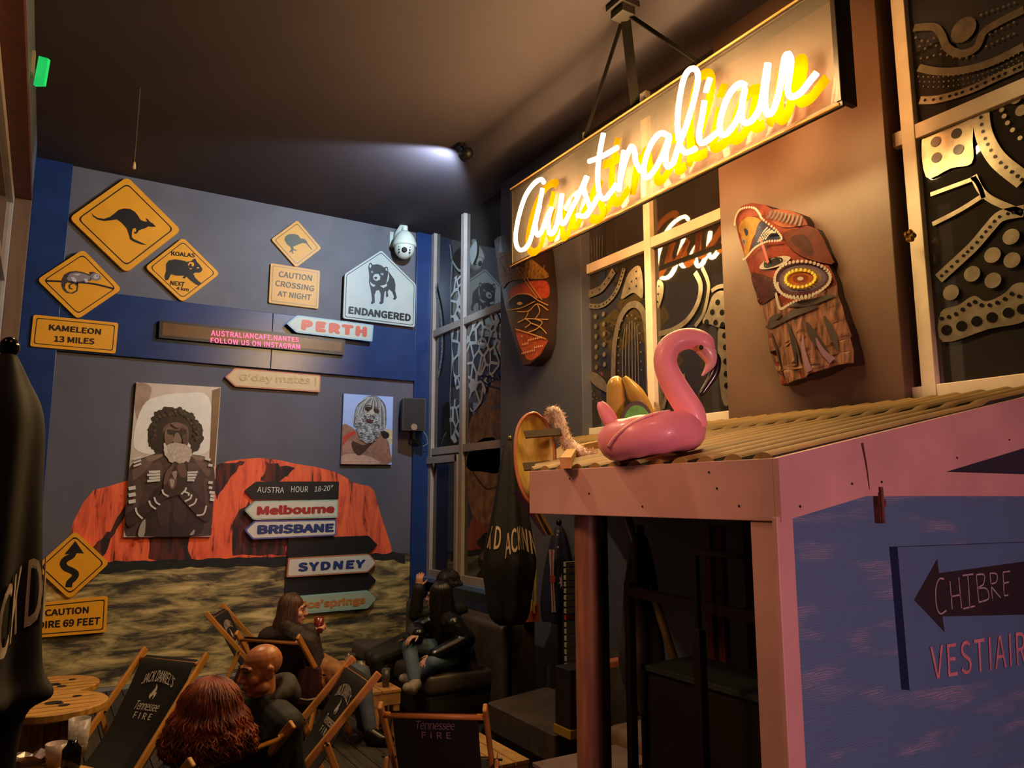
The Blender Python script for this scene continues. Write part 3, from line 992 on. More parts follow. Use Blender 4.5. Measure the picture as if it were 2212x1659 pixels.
# direction arrows
def arrow(label, px, c0, c1, face, rim, text=None, quad=None, ink=None, ins=0.016, r=0.02, bold=0.02, name='direction_arrow', spacing=1.0):
    pts = ccw(BW.pxs(px, c1))
    cx = sum(p[0] for p in pts) / len(pts)
    cz = sum(p[1] for p in pts) / len(pts)
    o = thing(name, label, 'arrow sign', (cx, YB - c1, cz))
    bd = MB().prism(BW, round_poly(pts, r), c0, c1, rim).build('board', o)
    if face is not rim:
        MB().fill(BW, round_poly(inset(pts, ins), r), c1 + 0.002, face).build('painted_face', o)
    if text:
        for t, qd in ([(text, quad)] if isinstance(text, str) else text):
            text_px(MB(), t, BW, qd, c1 + 0.005, ink, bold, spacing).build('lettering', bd)
    return o
m_cream = M('arrow cream paint', 'd8cdb8', 0.5, vary=0.05, scale=6)
m_mint = M('arrow mint edge', '9cc0a8', 0.5)
m_red, m_navy, m_org = M('letter red', 'a82a26', 0.5), M('letter navy', '24386e', 0.5), M('letter ochre', 'c87a38', 0.5)
arrow('pale arrow sign pointing left with coral PERTH letters', Zb([(527, 925), (605, 865), (1152, 935), (1142, 1055), (598, 990)]), 0.112, 0.14, M('arrow grey paint', 'b8beb0', 0.45), M('arrow blue grey edge', '8fb0c0', 0.45), 'PERTH', Zb([(632, 970), (1102, 1022), (1106, 950), (638, 895)]), M('letter coral', 'cf5a3c', 0.45), bold=0.035, spacing=1.15)
arrow("cream arrow pointing left with faint yellow mates greeting under the band", Zb([(86, 1308), (158, 1243), (772, 1296), (768, 1418), (160, 1378)]), 0.0, 0.05, M('arrow tan paint', 'd3b183', 0.5), M('arrow coral edge', 'c97a58', 0.5), [("G'day mates", Zb([(185, 1345), (695, 1374), (698, 1302), (190, 1284)])), ('!', Zb([(728, 1374), (744, 1375), (746, 1310), (730, 1308)]))], None, M('letter faint yellow', 'c4a468', 0.5), bold=0.01)
m_blk = M('black board paint', '100c0b', 0.55)
arrow('black arrow board with chalk AUSTRA HOUR lettering', Zm([(228, 796), (310, 731), (904, 730), (900, 858), (290, 860)]), 0.01, 0.04, m_blk, m_blk, [('AUSTRA', Zm([(316, 808), (508, 814), (512, 772), (320, 768)])), ('HOUR', Zm([(560, 808), (680, 806), (684, 764), (562, 764)])), ('18-20"', Zm([(728, 804), (855, 796), (862, 755), (732, 764)]))], None, M('chalk white', 'e2dccf', 0.8), bold=0.0)
arrow('cream arrow sign with red Melbourne lettering', Zm([(228, 938), (300, 870), (897, 860), (894, 990), (290, 1005)]), 0.01, 0.07, m_cream, m_mint, 'Melbourne', Zm([(314, 972), (872, 956), (874, 890), (318, 904)]), m_red, bold=0.025)
arrow('cream arrow sign with navy BRISBANE lettering', Zm([(226, 1080), (300, 1012), (886, 1002), (883, 1118), (285, 1146)]), 0.01, 0.07, m_cream, M('arrow violet edge', '5c5f98', 0.5), 'BRISBANE', Zm([(316, 1110), (866, 1092), (870, 1030), (320, 1042)]), m_navy, bold=0.025)
arrow('blank black arrow board pointing right above SYDNEY', Zm([(540, 1140), (1115, 1118), (1180, 1185), (1118, 1248), (530, 1275)]), 0.01, 0.035, m_blk, m_blk)
arrow('cream arrow sign pointing right with navy SYDNEY lettering', Zm([(540, 1280), (1118, 1248), (1176, 1312), (1110, 1382), (528, 1418)]), 0.01, 0.07, m_cream, M('arrow orange edge', 'c07a50', 0.5), 'SYDNEY', Zm([(610, 1378), (1085, 1350), (1095, 1288), (610, 1312)]), m_navy, bold=0.025, spacing=1.1)
arrow('blank black arrow board pointing right below SYDNEY', Zm([(520, 1420), (1115, 1384), (1172, 1440), (1100, 1510), (515, 1550)]), 0.01, 0.035, m_blk, m_blk)
arrow("pale green arrow sign with ochre springs lettering behind the woman", Zm([(520, 1560), (1112, 1512), (1170, 1570), (1112, 1640), (520, 1690)]), 0.01, 0.07, M('arrow pale green', 'a9b496', 0.5), m_mint, "Alice'springs", Zm([(560, 1665), (1092, 1620), (1094, 1548), (560, 1592)]), m_org, bold=0.02)
# winding road sign and plate
c = 0.05
o = sign('road_sign', 'yellow diamond sign with a black winding-road arrow', Zl([(483, 138), (703, 345), (445, 577), (225, 372)]), 0.01, c, m_yel, m_ink, 0.05, 0.035, 0.010)
emblem(o, [(m_ink, Zl([(440, 500), (447, 468), (475, 440), (485, 415), (462, 395), (420, 375), (405, 345), (425, 318), (458, 300), (472, 275)]), 13),
           (m_ink, Zl([(412, 290), (483, 203), (538, 283), (478, 280)]))], c)
o = sign('sign_plate', 'yellow caution sign plate below the winding-road sign', Zl([(120, 615), (693, 558), (680, 788), (110, 835)]), 0.01, 0.045, m_yel, m_ink, 0.025, 0.028, 0.009)
words(o, [('CAUTION', Zl([(288, 686), (568, 666), (570, 622), (290, 644)])), ('BOIRE 69 FEET', Zl([(195, 770), (640, 738), (645, 690), (195, 724)]))], 0.045, m_ink)

# ------------------------------------------------------------------ photographic prints
def blobf(pts, amp, fq, seed=0, n=7):
    out = []
    cc = catmull(pts, n, True)
    for i, p in enumerate(cc):
        a, q = Vector(cc[i - 1]), Vector(cc[(i + 1) % len(cc)])
        t = (q - a).normalized()
        d = amp * noise.noise(Vector((p[0] * fq, p[1] * fq, seed)))
        out.append((p[0] - t.y * d, p[1] + t.x * d))
    return out
def pm(c, v=0.0, s=8):
    return M('print ' + c + ('v%d' % (v * 100) if v else ''), c, 0.4, vary=v, scale=s)
c = 0.045
o = thing('photo_print', 'sepia photo print of a curly haired man with white body paint blowing into his hands', 'picture', (1.0, YB, 2.4))
q = Zp([(712, 152), (1318, 188), (1248, 1258), (620, 1262)])
b = MB()
b.prism(BW, BW.pxs(q, c), 0.008, c, pm('d2bca6', 0.12, 3))
k = [0]
def L(pts, col, v=0.0, raw=False, sm=4, s=8):
    k[0] += 1
    pp = Zp(pts if raw else catmull(pts, sm, True))
    pp = clip(pp, q)
    if pp:
        b.fill(BW, BW.pxs(pp, c), c + 0.0015 + k[0] * 0.0003, pm(col, v, s))
L([(712, 160), (820, 190), (780, 330), (720, 420), (700, 300)], 'a5866f', 0.15)
L([(760, 320), (880, 250), (1060, 230), (1230, 260), (1250, 600), (1100, 680), (760, 660), (690, 560)], 'efe2d2', 0.05)
L([(1255, 210), (1316, 190), (1272, 760), (1235, 700)], '7a5535', 0.1, True)
L([(640, 850), (690, 730), (800, 680), (900, 655), (1120, 670), (1230, 700), (1270, 780), (1272, 1000), (1250, 1190), (1245, 1250), (740, 1255), (625, 1215)], '4a3530', 0.2)
L([(745, 1190), (790, 1000), (900, 880), (1060, 880), (1170, 1000), (1160, 1245), (760, 1250)], '33231f', 0.25)
for pts, col in (([(690, 760), (760, 700), (840, 690), (800, 760), (730, 830), (690, 850)], '6e5246'), ([(1120, 690), (1200, 705), (1240, 770), (1230, 830), (1180, 780)], '6e5246'),
                 ([(800, 760), (880, 720), (900, 790), (860, 850), (790, 850)], '5e453b'), ([(1075, 740), (1150, 740), (1160, 800), (1110, 860), (1070, 860)], '5e453b'),
                 ([(690, 880), (735, 850), (750, 960), (720, 1050), (690, 1040)], '5a4238'), ([(1195, 860), (1225, 850), (1235, 1000), (1210, 1030)], '5a4238'),
                 ([(780, 690), (880, 668), (900, 680), (810, 720)], '8a6c5c'), ([(1110, 675), (1200, 690), (1190, 715), (1130, 700)], '8a6c5c'),
                 ([(860, 1010), (950, 1000), (960, 1130), (880, 1180)], '40302a'), ([(980, 1000), (1060, 1010), (1060, 1160), (985, 1150)], '40302a'),
                 ([(950, 1090), (975, 1090), (975, 1240), (955, 1240)], '2a1c18')):
    L(pts, col, 0.15)
L(blobf([(800, 480), (840, 380), (930, 330), (1060, 345), (1150, 420), (1190, 520), (1165, 620), (1110, 655), (1085, 590), (1060, 470), (960, 470), (915, 560), (905, 650), (850, 650), (800, 590)], 22, 0.05, 3, 9), '2a1a14', 0.35, True, s=30)
L([(905, 480), (990, 440), (1075, 470), (1085, 560), (1060, 620), (930, 620)], '6b4c3e', 0.15)
for i in range(46):
    a = math.pi * (0.92 + 1.16 * i / 45)
    rx_, ry_ = 165 + 18 * math.sin(i * 2.3), 140 + 16 * math.cos(i * 1.7)
    x, y = 985 + rx_ * math.cos(a) * 0.95, 520 + ry_ * math.sin(a) * 1.1
    L([(x - 12, y), (x - 4, y - 11), (x + 9, y - 6), (x + 8, y + 8), (x - 3, y + 10)], ('3d2a20', '20130e', '4c3528')[i % 3])
L([(915, 500), (960, 475), (975, 560), (945, 600), (915, 580)], '7d5c4c', 0.1)
L([(1035, 480), (1070, 500), (1072, 570), (1045, 590)], '553a2f', 0.1)
L([(935, 490), (1000, 500), (1065, 490), (1060, 525), (1000, 530), (940, 525)], '2e1d17')
L([(990, 520), (1015, 520), (1035, 575), (1000, 585), (970, 575)], '8a6a58')
L([(960, 450), (1000, 440), (1040, 460), (1000, 480)], '7d5d4c')
L(blobf([(905, 640), (960, 590), (1050, 595), (1105, 640), (1090, 710), (1040, 740), (960, 730)], 10, 0.08, 5, 6), 'c2ad98', 0.2, True, s=30)
L([(905, 590), (925, 600), (935, 660), (915, 650)], 'd5c5b2')
L([(640, 1100), (760, 1030), (880, 960), (910, 870), (950, 760), (985, 720), (1030, 740), (1075, 720), (1078, 830), (1055, 930), (1000, 960), (900, 1000), (780, 1100), (660, 1190)], '3a2722', 0.2)
L([(1010, 950), (1060, 905), (1130, 960), (1215, 1040), (1250, 1100), (1200, 1150), (1100, 1060)], '3d2a25', 0.2)
for pts in ([(905, 880), (920, 800), (965, 745), (985, 735), (960, 800), (930, 870)], [(1000, 760), (1030, 730), (1060, 745), (1070, 820), (1030, 830)], [(940, 850), (970, 830), (1000, 850), (980, 915), (950, 905)]):
    L(pts, '6a4a3d', 0.15)
for pts in ([(965, 800), (1000, 790), (990, 850)], [(950, 850), (985, 855), (965, 910)]):
    L(pts, 'b09a86', 0.2)
WP = 'd9cdbd'
def S(p, wd):
    k[0] += 1
    s = math.dist(BW.px(300, 1000, c), BW.px(300, 1010, c)) / 10 / 3.318
    b.ribbon(BW, BW.pxs(Zp(p), c), wd * s, c + 0.0015 + k[0] * 0.0003, pm(WP), 4)
for y in range(4):
    S([(800 - 12 * (y % 2), 795 + y * 22), (880, 792 + y * 20)], 17)
    S([(1075, 800 + y * 18), (1150 - 8 * y, 795 + y * 20)], 15)
for y in range(3):
    S([(655, 915 + y * 48), (705, 905 + y * 48)], 26)
    S([(690, 745 - y * 25 + 10), (745, 735 - y * 25)], 13)
for p in ([(1200, 695), (1240, 710)], [(1225, 745), (1255, 750)], [(1225, 870), (1256, 872)], [(1228, 905), (1252, 910)], [(1232, 940), (1270, 945)], [(1238, 965), (1270, 970)], [(1235, 990), (1268, 995)]):
    S(p, 20)
for p in ([(705, 1050), (715, 1090), (755, 1130)], [(800, 1000), (815, 1035), (850, 1060)], [(838, 975), (850, 1010), (880, 1030)], [(895, 920), (905, 950), (940, 970)], [(1085, 1040), (1125, 1020), (1140, 985)], [(1055, 1005), (1095, 985), (1105, 955)], [(1030, 955), (1060, 925), (1065, 905)], [(1140, 1105), (1190, 1095), (1210, 1035)], [(1050, 935), (1085, 950), (1080, 965)]):
    S(p, 12)
L([(722, 1250), (740, 1170), (775, 1135), (765, 1250)], 'a8988a')
L([(1090, 1245), (1125, 1205), (1120, 1240)], 'a8988a')
b.build('canvas', o)
# bearded man
c = 0.045
o = thing('photo_print', 'small colour photo print of a man with a long grey beard under blue sky', 'picture', (3.6, YB, 2.8))
b = MB()
q = Zm([(938, 100), (1292, 124), (1280, 610), (918, 606)])
b.prism(BW, BW.pxs(q, c), 0.008, c, pm('a9bff0', 0.05, 2))
k = [0]
def L2(pts, col, v=0.0, s=20, n=4, amp=0):
    k[0] += 1
    pp = blobf(pts, amp, 0.06, k[0], 6) if amp else catmull(pts, n, True)
    pp = clip(Zm(pp), q)
    if pp:
        b.fill(BW, BW.pxs(pp, c), c + 0.0015 + k[0] * 0.0003, pm(col, v, s))
def H(p, col, wd):
    k[0] += 1
    s = math.dist(BW.px(800, 1000, c), BW.px(800, 1010, c)) / 10 / 3.318
    b.ribbon(BW, BW.pxs(Zm(p), c), wd * s, c + 0.0015 + k[0] * 0.0003, pm(col), 4)
L2([(1235, 360), (1286, 370), (1284, 470), (1250, 420)], 'c9b98a', 0.2)
L2([(924, 335), (1000, 345), (1060, 400), (1190, 380), (1250, 430), (1270, 520), (1255, 606), (922, 604)], '9a6b55', 0.2)
L2([(925, 545), (1000, 530), (1100, 545), (1180, 580), (1170, 606), (922, 604)], 'c99a82', 0.1)
L2([(935, 460), (1000, 440), (1060, 490), (1020, 520), (940, 515)], 'b07f68', 0.1)
L2([(1000, 440), (1080, 470), (1170, 430), (1120, 480), (1050, 545), (1000, 500)], '452a20', 0.2)
L2([(1200, 365), (1255, 380), (1258, 415), (1220, 420)], '1a1516')
for y in range(3):
    H([(928, 470 - y * 22), (975, 410 - y * 12), (1020, 385 - y * 6)], 'c03528', 9)
L2([(1020, 240), (1050, 170), (1100, 120), (1170, 118), (1210, 160), (1235, 230), (1240, 330), (1200, 370), (1050, 340), (1010, 330)], '8d8b86', 0.4, 30, amp=14)
L2([(1080, 200), (1110, 150), (1160, 140), (1195, 170), (1200, 240), (1170, 275), (1110, 270), (1085, 250)], 'a89880', 0.2)
for i in range(26):
    x = 1000 + i * 9.5
    H([(1110 + i * 3, 125 + (i % 3) * 5), (1020 + i * 8.5, 190 + (i % 5) * 8), (x, 300 + (i * 37 % 60))], ('c9c7c2', '5a5856', 'a3a19c')[i % 3], 5)
L2([(1030, 260), (1080, 235), (1130, 245), (1190, 255), (1195, 330), (1180, 420), (1120, 455), (1070, 440), (1035, 380), (1020, 310)], '9d9b97', 0.35, 40, amp=16)
for i in range(40):
    a = i * 2.399
    r = 8 + 11 * math.sqrt(i)
    x, y = 1110 + r * math.cos(a), 345 + r * 1.25 * math.sin(a)
    H([(x - 9, y - 7), (x + 5, y - 5), (x + 7, y + 7), (x - 5, y + 10)], ('d4d2cc', '4f4c4a', '85827e')[i % 3], 6)
L2([(1085, 200), (1110, 195), (1138, 205), (1110, 222)], '3a2a22')
L2([(1148, 208), (1180, 215), (1185, 235), (1155, 228)], '3a2a22')
L2([(1112, 235), (1135, 215), (1155, 240), (1130, 258)], 'c8b8a0', 0.1)
L2([(1095, 280), (1120, 288), (1148, 292), (1130, 310), (1105, 302)], '5a3028')
H([(1085, 190), (1115, 186), (1140, 196)], '2d211c', 6)
H([(1150, 198), (1180, 206)], '2d211c', 6)
b.build('canvas', o)

# ------------------------------------------------------------------ CCTV dome, loudspeaker, exit light, pull cord
m_cctv = M('cctv white plastic', 'd5dccf', 0.35)
pc = at_d(876, 527, 1)
def on_wall(px, py, c):
    a, z = BW.px(px, py, c)
    return BW.P(a, z, c)
ct = on_wall(874, 525, 0.22)
o = thing('cctv_camera', 'white dome security camera at the top right of the back wall', 'camera', (ct.x, YB, ct.z))
b = MB()
b.box((ct.x - 0.13, YB - 0.02, ct.z - 0.02), (ct.x - 0.03, YB, ct.z + 0.2), m_cctv)
b.tube([(ct.x - 0.05, YB, ct.z + 0.1), (ct.x - 0.05, YB - 0.1, ct.z + 0.17), (ct.x - 0.02, YB - 0.18, ct.z + 0.24), (ct.x, YB - 0.22, ct.z + 0.22), (ct.x, YB - 0.22, ct.z + 0.14)], 0.04, m_cctv, 12)
b.build('bracket', o, True)
MB().lathe((ct.x, YB - 0.22, ct.z - 0.055), [(0.15, 0), (0.16, 0.02), (0.157, 0.05), (0.13, 0.13), (0.09, 0.19), (0.05, 0.22)], m_cctv).build('hood', o, True)
ball = MB().ell((ct.x, YB - 0.22, ct.z - 0.07), (0.135, 0.135, 0.15), m_cctv, nu=24, nv=16)
ball = ball.build('ball', o, True)
d = (CP - Vector((ct.x, YB - 0.22, ct.z - 0.07))).normalized()
e = Vector((ct.x, YB - 0.22, ct.z - 0.07)) + Vector((d.x * 0.12, d.y * 0.12, -0.06))
b = MB().lathe(e, [(0.036, 0), (0.036, 0.012), (0.022, 0.02)], m_ink, 16, d)
for i in range(6):
    a = (-1 if i < 3 else 1) * 0.07
    p = e + d.cross(Vector((0, 0, 1))).normalized() * a + Vector((0, 0, (i % 3 - 1) * 0.035)) - d * 0.012
    b.ell(p, (0.012, 0.012, 0.012), m_ink, nu=8, nv=6)
b.build('lens', ball)
# loudspeaker
sp = on_wall(895, 895, 0.30)
o = thing('loudspeaker', 'dark wall loudspeaker on a bracket at the right end of the mural', 'speaker', (sp.x, YB, sp.z - 0.3))
m_spk = M('speaker case', '2b241f', 0.5, vary=0.1, scale=30)
S3 = Fr(sp, (0.93, 0.36, 0), (0, 0, 1), (0.36, -0.93, 0))
S3 = Fr(sp, (0.96, -0.26, 0), (0, 0, 1), (-0.26, -0.96, 0))
b = MB()
b.prism(S3, round_poly([(-0.15, -0.21), (0.15, -0.21), (0.15, 0.21), (-0.15, 0.21)], 0.012), -0.24, 0.0, m_spk)
cab = b.build('cabinet', o)
b = MB().fill(S3, round_poly([(-0.138, -0.2), (0.138, -0.2), (0.138, 0.2), (-0.138, 0.2)], 0.01), 0.004, M('speaker grille', '17120f', 0.7))
b.build('grille', cab)
MB().disc(S3, (0, -0.165), 0.042, 0.007, M('speaker badge', '6f6a64', 0.4, 0.6), 20).build('badge', cab)
MB().tube([S3.P(0.02, -0.2, -0.12), S3.P(0.02, -0.3, -0.13), S3.P(0.08, -0.36, -0.22), (S3.P(0.1, -0.36, -0.4).x, YB - 0.04, sp.z - 0.36)], 0.022, m_spk, 8).build('bracket', o)
MB().tube([S3.P(0.14, -0.18, -0.2), S3.P(0.2, -0.26, -0.2), S3.P(0.22, -0.36, -0.22), S3.P(0.16, -0.4, -0.24)], 0.006, M('grey cable', '8d8a88', 0.5), 6).build('cable', o)
# exit light
ex = at_d(74, 150, 6.6)
o = thing('exit_sign', 'small glowing green exit light high on the left wall', 'exit sign', (XL, ex.y, ex.z))
E3 = Fr((ex.x + 0.02, ex.y, ex.z), CAMR, (0, 0, 1), -CAMF)
b = MB()
b.box((XL + 0.001, ex.y - 0.05, ex.z - 0.05), (ex.x + 0.0, ex.y + 0.05, ex.z + 0.13), M('exit housing', 'b0a898', 0.5))
b.build('housing', o)
b = MB().prism(E3, [(-0.02, -0.12), (0.06, -0.12), (0.075, 0.1), (0.0, 0.12)], -0.03, 0.0, M('green exit panel', '20c060', 0.4, emit=0.75, ecol='18d068'))
b.build('lit_panel', o)
# pull cord
a1 = at_z(303, 190, ZC)
a0 = Vector((a1.x, a1.y, 4.93))
o = thing('pull_cord', 'thin grey pull cord with a pale bead hanging from the ceiling', 'cord', (a1.x, a1.y, 4.9))
MB().tube([a1, a0], 0.004, M('cord grey', '6a625c', 0.6), 6).build('cord', o)
MB().lathe(a0 - Vector((0, 0, 0.07)), [(0.006, 0.0), (0.016, 0.01), (0.012, 0.05), (0.004, 0.075)], m_cream, 10).build('bead', o, True)
# ceiling spot fitting
lp = Vector((3.42, 6.62, 5.47))
o = thing('spotlight', 'small ceiling spotlight throwing a blue white beam', 'lamp', (lp.x, lp.y, ZC))
MB().lathe((lp.x, lp.y, ZC - 0.04), [(0.05, 0), (0.05, 0.04)], m_ink, 16).build('base', o)
dd = (Vector((2.75, 9.3, 4.75)) - lp).normalized()
MB().lathe(lp - dd * 0.16, [(0.03, 0), (0.055, 0.03), (0.06, 0.13)], m_ink, 16, dd).build('shade', o, True)
MB().tube([(lp.x, lp.y, ZC - 0.03), lp - dd * 0.1], 0.012, m_ink, 8).build('stem', o)
# ------------------------------------------------------------------ painted mask panels on the right wall
Z5 = lambda p: [(1560 + x / 3.318, 400 + y / 3.318) for x, y in p]
MK = RW(XW)
c = 0.03
outl = Z5([(105, 260), (135, 210), (200, 170), (300, 152), (390, 165), (440, 195), (530, 195), (610, 225), (640, 270), (645, 300), (700, 320), (740, 390), (775, 480), (812, 555), (780, 570), (820, 650), (840, 700), (860, 800), (890, 870), (920, 970), (965, 1085), (960, 1100), (990, 1190), (1005, 1285), (880, 1300), (780, 1355), (680, 1390), (600, 1400), (530, 1430), (455, 1440), (420, 1340), (370, 1200), (330, 1010), (280, 860), (215, 640), (175, 520), (130, 380)])
op = MK.pxs(outl, c)
xa = MK.px(*Z5([(150, 420)])[0], c)
xb = MK.px(*Z5([(470, 1430)])[0], c)
dirv = (Vector(xb) - Vector(xa)).normalized()
nrm = Vector((-dirv.y, dirv.x))
wid = abs((Vector(MK.px(*Z5([(812, 555)])[0], c)) - Vector(xa)).dot(nrm))
def bulge(x, y):
    u = min(max(abs((Vector((x, y)) - Vector(xa)).dot(nrm)) / wid, 0), 1)
    v = (Vector((x, y)) - Vector(xa)).dot(dirv) / max((Vector(xb) - Vector(xa)).length, 0.1)
    wv = 0.03 * math.sin(u * 16) * max(0, v - 0.55) * 2
    return 0.16 * math.sin(math.pi * (0.08 + 0.84 * u)) - 0.03 + wv
o = thing('mask_panel', 'curved painted wooden-look face panel with a spiral cheek hanging on the charcoal wall', 'wall art', (XW, -op[0][0], 2.9))
def dim(c, k=0.80):
    return ''.join('%02x' % int(int(c[i:i + 2], 16) * k) for i in (0, 2, 4))
m_mred = M('mask red brown', '742c1c', 0.45, vary=0.22, scale=9, spec=0.12)
b = MB()
b.fill(MK, op, c, m_mred, maxlen=0.07, fn=bulge)
n = len(op)
b.add([MK.P(x, y, c + bulge(x, y)) for x, y in ccw(op)] + [MK.P(x, y, 0.004) for x, y in ccw(op)], [(i, i + n, (i + 1) % n + n, (i + 1) % n) for i in range(n)], M('mask edge', '2d1a12', 0.6))
b.build('face_panel', o, True)
b = MB()
kk = [0]
def F(pts, col, name, v=0.15, s=12, smooth=True, rough=0.35, **kw):
    kk[0] += 1
    pp = catmull(pts, 4, True) if smooth else pts
    b.fill(MK, MK.pxs(Z5(pp), c), c + 0.002 + kk[0] * 0.0005, M('mask ' + name, dim(col), rough + 0.1, vary=v, scale=s, spec=0.12, **kw), maxlen=0.06, fn=bulge)
F([(120, 285), (180, 225), (290, 195), (370, 205), (385, 240), (290, 245), (195, 262), (140, 330)], 'b0563c', 'salmon')
F([(135, 320), (200, 265), (290, 248), (370, 280), (350, 340), (300, 390), (240, 470), (185, 525), (155, 430)], 'c09038', 'ochre', 0.3)
F([(365, 285), (440, 330), (500, 370), (523, 415), (430, 418), (330, 455), (255, 488), (310, 390)], '3a3c68', 'blue', 0.35)
F([(205, 330), (225, 325), (250, 345), (235, 375), (215, 370)], '2a3050', 'darkblue')
F([(163, 400), (185, 388), (205, 405), (200, 430), (175, 440)], 'a8a2a0', 'greyswirl', 0.3)
F([(174, 405), (188, 400), (195, 415), (182, 428)], '3a3c50', 'swirlin')
F([(435, 205), (530, 198), (605, 228), (638, 275), (640, 298), (520, 325), (440, 270)], 'a85a3c', 'crown', 0.25)
for i in range(9):
    x0 = 452 + i * 21
    kk[0] += 1
    b.ribbon(MK, MK.pxs(Z5([(x0, 205 + i * 4), (x0 - 8 + i, 240 + i * 4), (x0 - 30 + i * 3, 262 + i * 6)]), c), 0.012, c + 0.02, M('mask dark line', '26130e', 0.4), 4, fn=bulge)
F([(525, 372), (640, 316), (700, 326), (745, 400), (810, 552), (772, 568), (660, 535), (575, 470)], '6e2c1c', 'ear', 0.2)
F([(570, 400), (640, 370), (690, 440), (700, 520), (620, 470)], '4a1a12', 'earin', 0.2)
F([(225, 640), (330, 650), (470, 700), (480, 800), (300, 860), (260, 780)], '4a1e18', 'cheekshade', 0.3)
F([(336, 608), (400, 560), (470, 545), (530, 530), (580, 540), (548, 585), (480, 612), (400, 622)], 'cfc4b8', 'eyewhite', 0.05)
F([(385, 600), (400, 560), (470, 542), (525, 545), (530, 575), (470, 605), (410, 615)], '140c0a', 'iris', 0.05)
kk[0] += 1
b.ribbon(MK, MK.pxs(Z5([(372, 400), (400, 480), (432, 580)]), c), 0.022, c + 0.022, M('mask scarlet', 'c8322a', 0.35, coat=0.4), 4, fn=bulge)
def E5(cx, cy, rx, ry, rot=-0.15, n=28):
    return [(cx + rx * math.cos(t) * math.cos(rot) - ry * math.sin(t) * math.sin(rot), cy + rx * math.cos(t) * math.sin(rot) + ry * math.sin(t) * math.cos(rot)) for t in [2 * math.pi * i / n for i in range(n)]]
for rx, ry, col, nm in ((168, 120, '5a3440', 'spiralrim'), (140, 96, '6a5a78', 'spiralgrey'), (118, 82, '8a7040', 'spiralolive'), (96, 66, 'c8a028', 'spiralgold'), (76, 50, 'b06020', 'spiralorange'), (48, 32, '8a3a18', 'spiralbrown'), (18, 14, 'd8cbb8', 'spiraldot')):
    F(E5(650, 690, rx, ry), col, nm, 0.15, smooth=False)
m_dots = M('mask white dot', 'a89c90', 0.4)
def dots(pts, r, mat=m_dots):
    kk[0] += 1
    for x, y in Z5(pts):
        p = MK.px(x, y, c)
        b.disc(MK, p, r, c + 0.026 + bulge(*p), mat, 8)
dots(E5(650, 695, 168, 128, -0.15, 44), 0.012)
dots(E5(655, 720, 150, 112, -0.15, 44)[3:24], 0.010)
dots(E5(650, 690, 88, 62, -0.15, 22), 0.011, M('mask yellow dot', 'dcc040', 0.4))
ch = catmull([(180, 538), (250, 510), (330, 468), (430, 432), (524, 417), (490, 350), (395, 270), (375, 235), (330, 192), (220, 195), (150, 240), (118, 290)], 6)
dots(ch, 0.009)
for i in range(4):
    dots(catmull([(360 + i * 20, 430 - i * 6), (400 + i * 18, 370), (430 + i * 18, 335 + i * 10)], 4), 0.007)
dots(catmull([(490, 800), (500, 860), (530, 905), (640, 850), (760, 790)], 7), 0.010)
b.build('painted_face', o)
b = MB()
m_bk = M('mask bark', '74503c', 0.55, vary=0.6, scale=13, stretch=(1, 3.2, 0.55), spec=0.15, detail=8)
low = [(282, 862), (400, 815), (480, 800), (530, 905), (640, 850), (760, 790), (845, 720), (860, 800), (890, 870), (920, 970), (965, 1085), (960, 1100), (990, 1190), (1003, 1283), (880, 1298), (780, 1352), (680, 1388), (600, 1398), (530, 1428), (457, 1436), (422, 1340), (372, 1200), (332, 1010)]
b.fill(MK, MK.pxs(Z5(low), c), c + 0.004, m_bk, maxlen=0.05, fn=bulge)
for p in ([(350, 1000), (420, 970), (510, 940)], [(480, 1000), (620, 940), (760, 880)], [(330, 1020), (410, 1010), (500, 990)], [(560, 1050), (620, 1150), (660, 1290)], [(380, 1060), (430, 1200), (480, 1420)], [(560, 880), (700, 860), (850, 800)], [(560, 1000), (590, 1120), (600, 1300)], [(700, 1000), (760, 1120), (860, 1280)], [(800, 950), (860, 1080), (900, 1200)]):
    b.ribbon(MK, MK.pxs(Z5(p), c), 0.035, c + 0.012, M('mask bark crack', '2a1610', 0.6), 5, fn=bulge, taper=lambda t: 0.3 + math.sin(math.pi * t))
for p in ([(690, 1090), (700, 1200), (745, 1350)], [(760, 1110), (800, 1200), (860, 1270)]):
    b.ribbon(MK, MK.pxs(Z5(p), c), 0.03, c + 0.014, M('mask pale bark', '8a6a78', 0.3, coat=0.5), 5, fn=bulge, taper=lambda t: 0.2 + 1.4 * t)
b.build('bark_beard', o, True)
# second mask panel, partly behind the neon sign
o = thing('mask_panel', 'tall curved face panel with net pattern partly behind the neon sign', 'wall art', (XW, 7.0, 3.2))
c = 0.14
Zk = Z2
out2 = Zk([(555, 275), (590, 255), (680, 240), (770, 235), (840, 260), (862, 330), (870, 420), (884, 560), (888, 640), (880, 780), (876, 880), (850, 960), (800, 1015), (768, 1022), (725, 880), (668, 690), (610, 480)])
op2 = MK.pxs(out2, c)
x2 = sorted(p[0] for p in op2)
def bul2(x, y):
    u = (x - x2[0]) / (x2[-1] - x2[0])
    return 0.10 * math.sin(math.pi * min(max(u, 0), 1)) - 0.04
b = MB()
b.fill(MK, op2, c, M('mask dark brown', '3a2317', 0.35, vary=0.35, scale=8, coat=0.3), maxlen=0.1, fn=bul2)
n = len(op2)
b.add([MK.P(x, y, c + bul2(x, y)) for x, y in ccw(op2)] + [MK.P(x, y, 0.004) for x, y in ccw(op2)], [(i, i + n, (i + 1) % n + n, (i + 1) % n) for i in range(n)], M('mask edge', '2d1a12', 0.6))
b.build('face_panel', o, True)
b = MB()
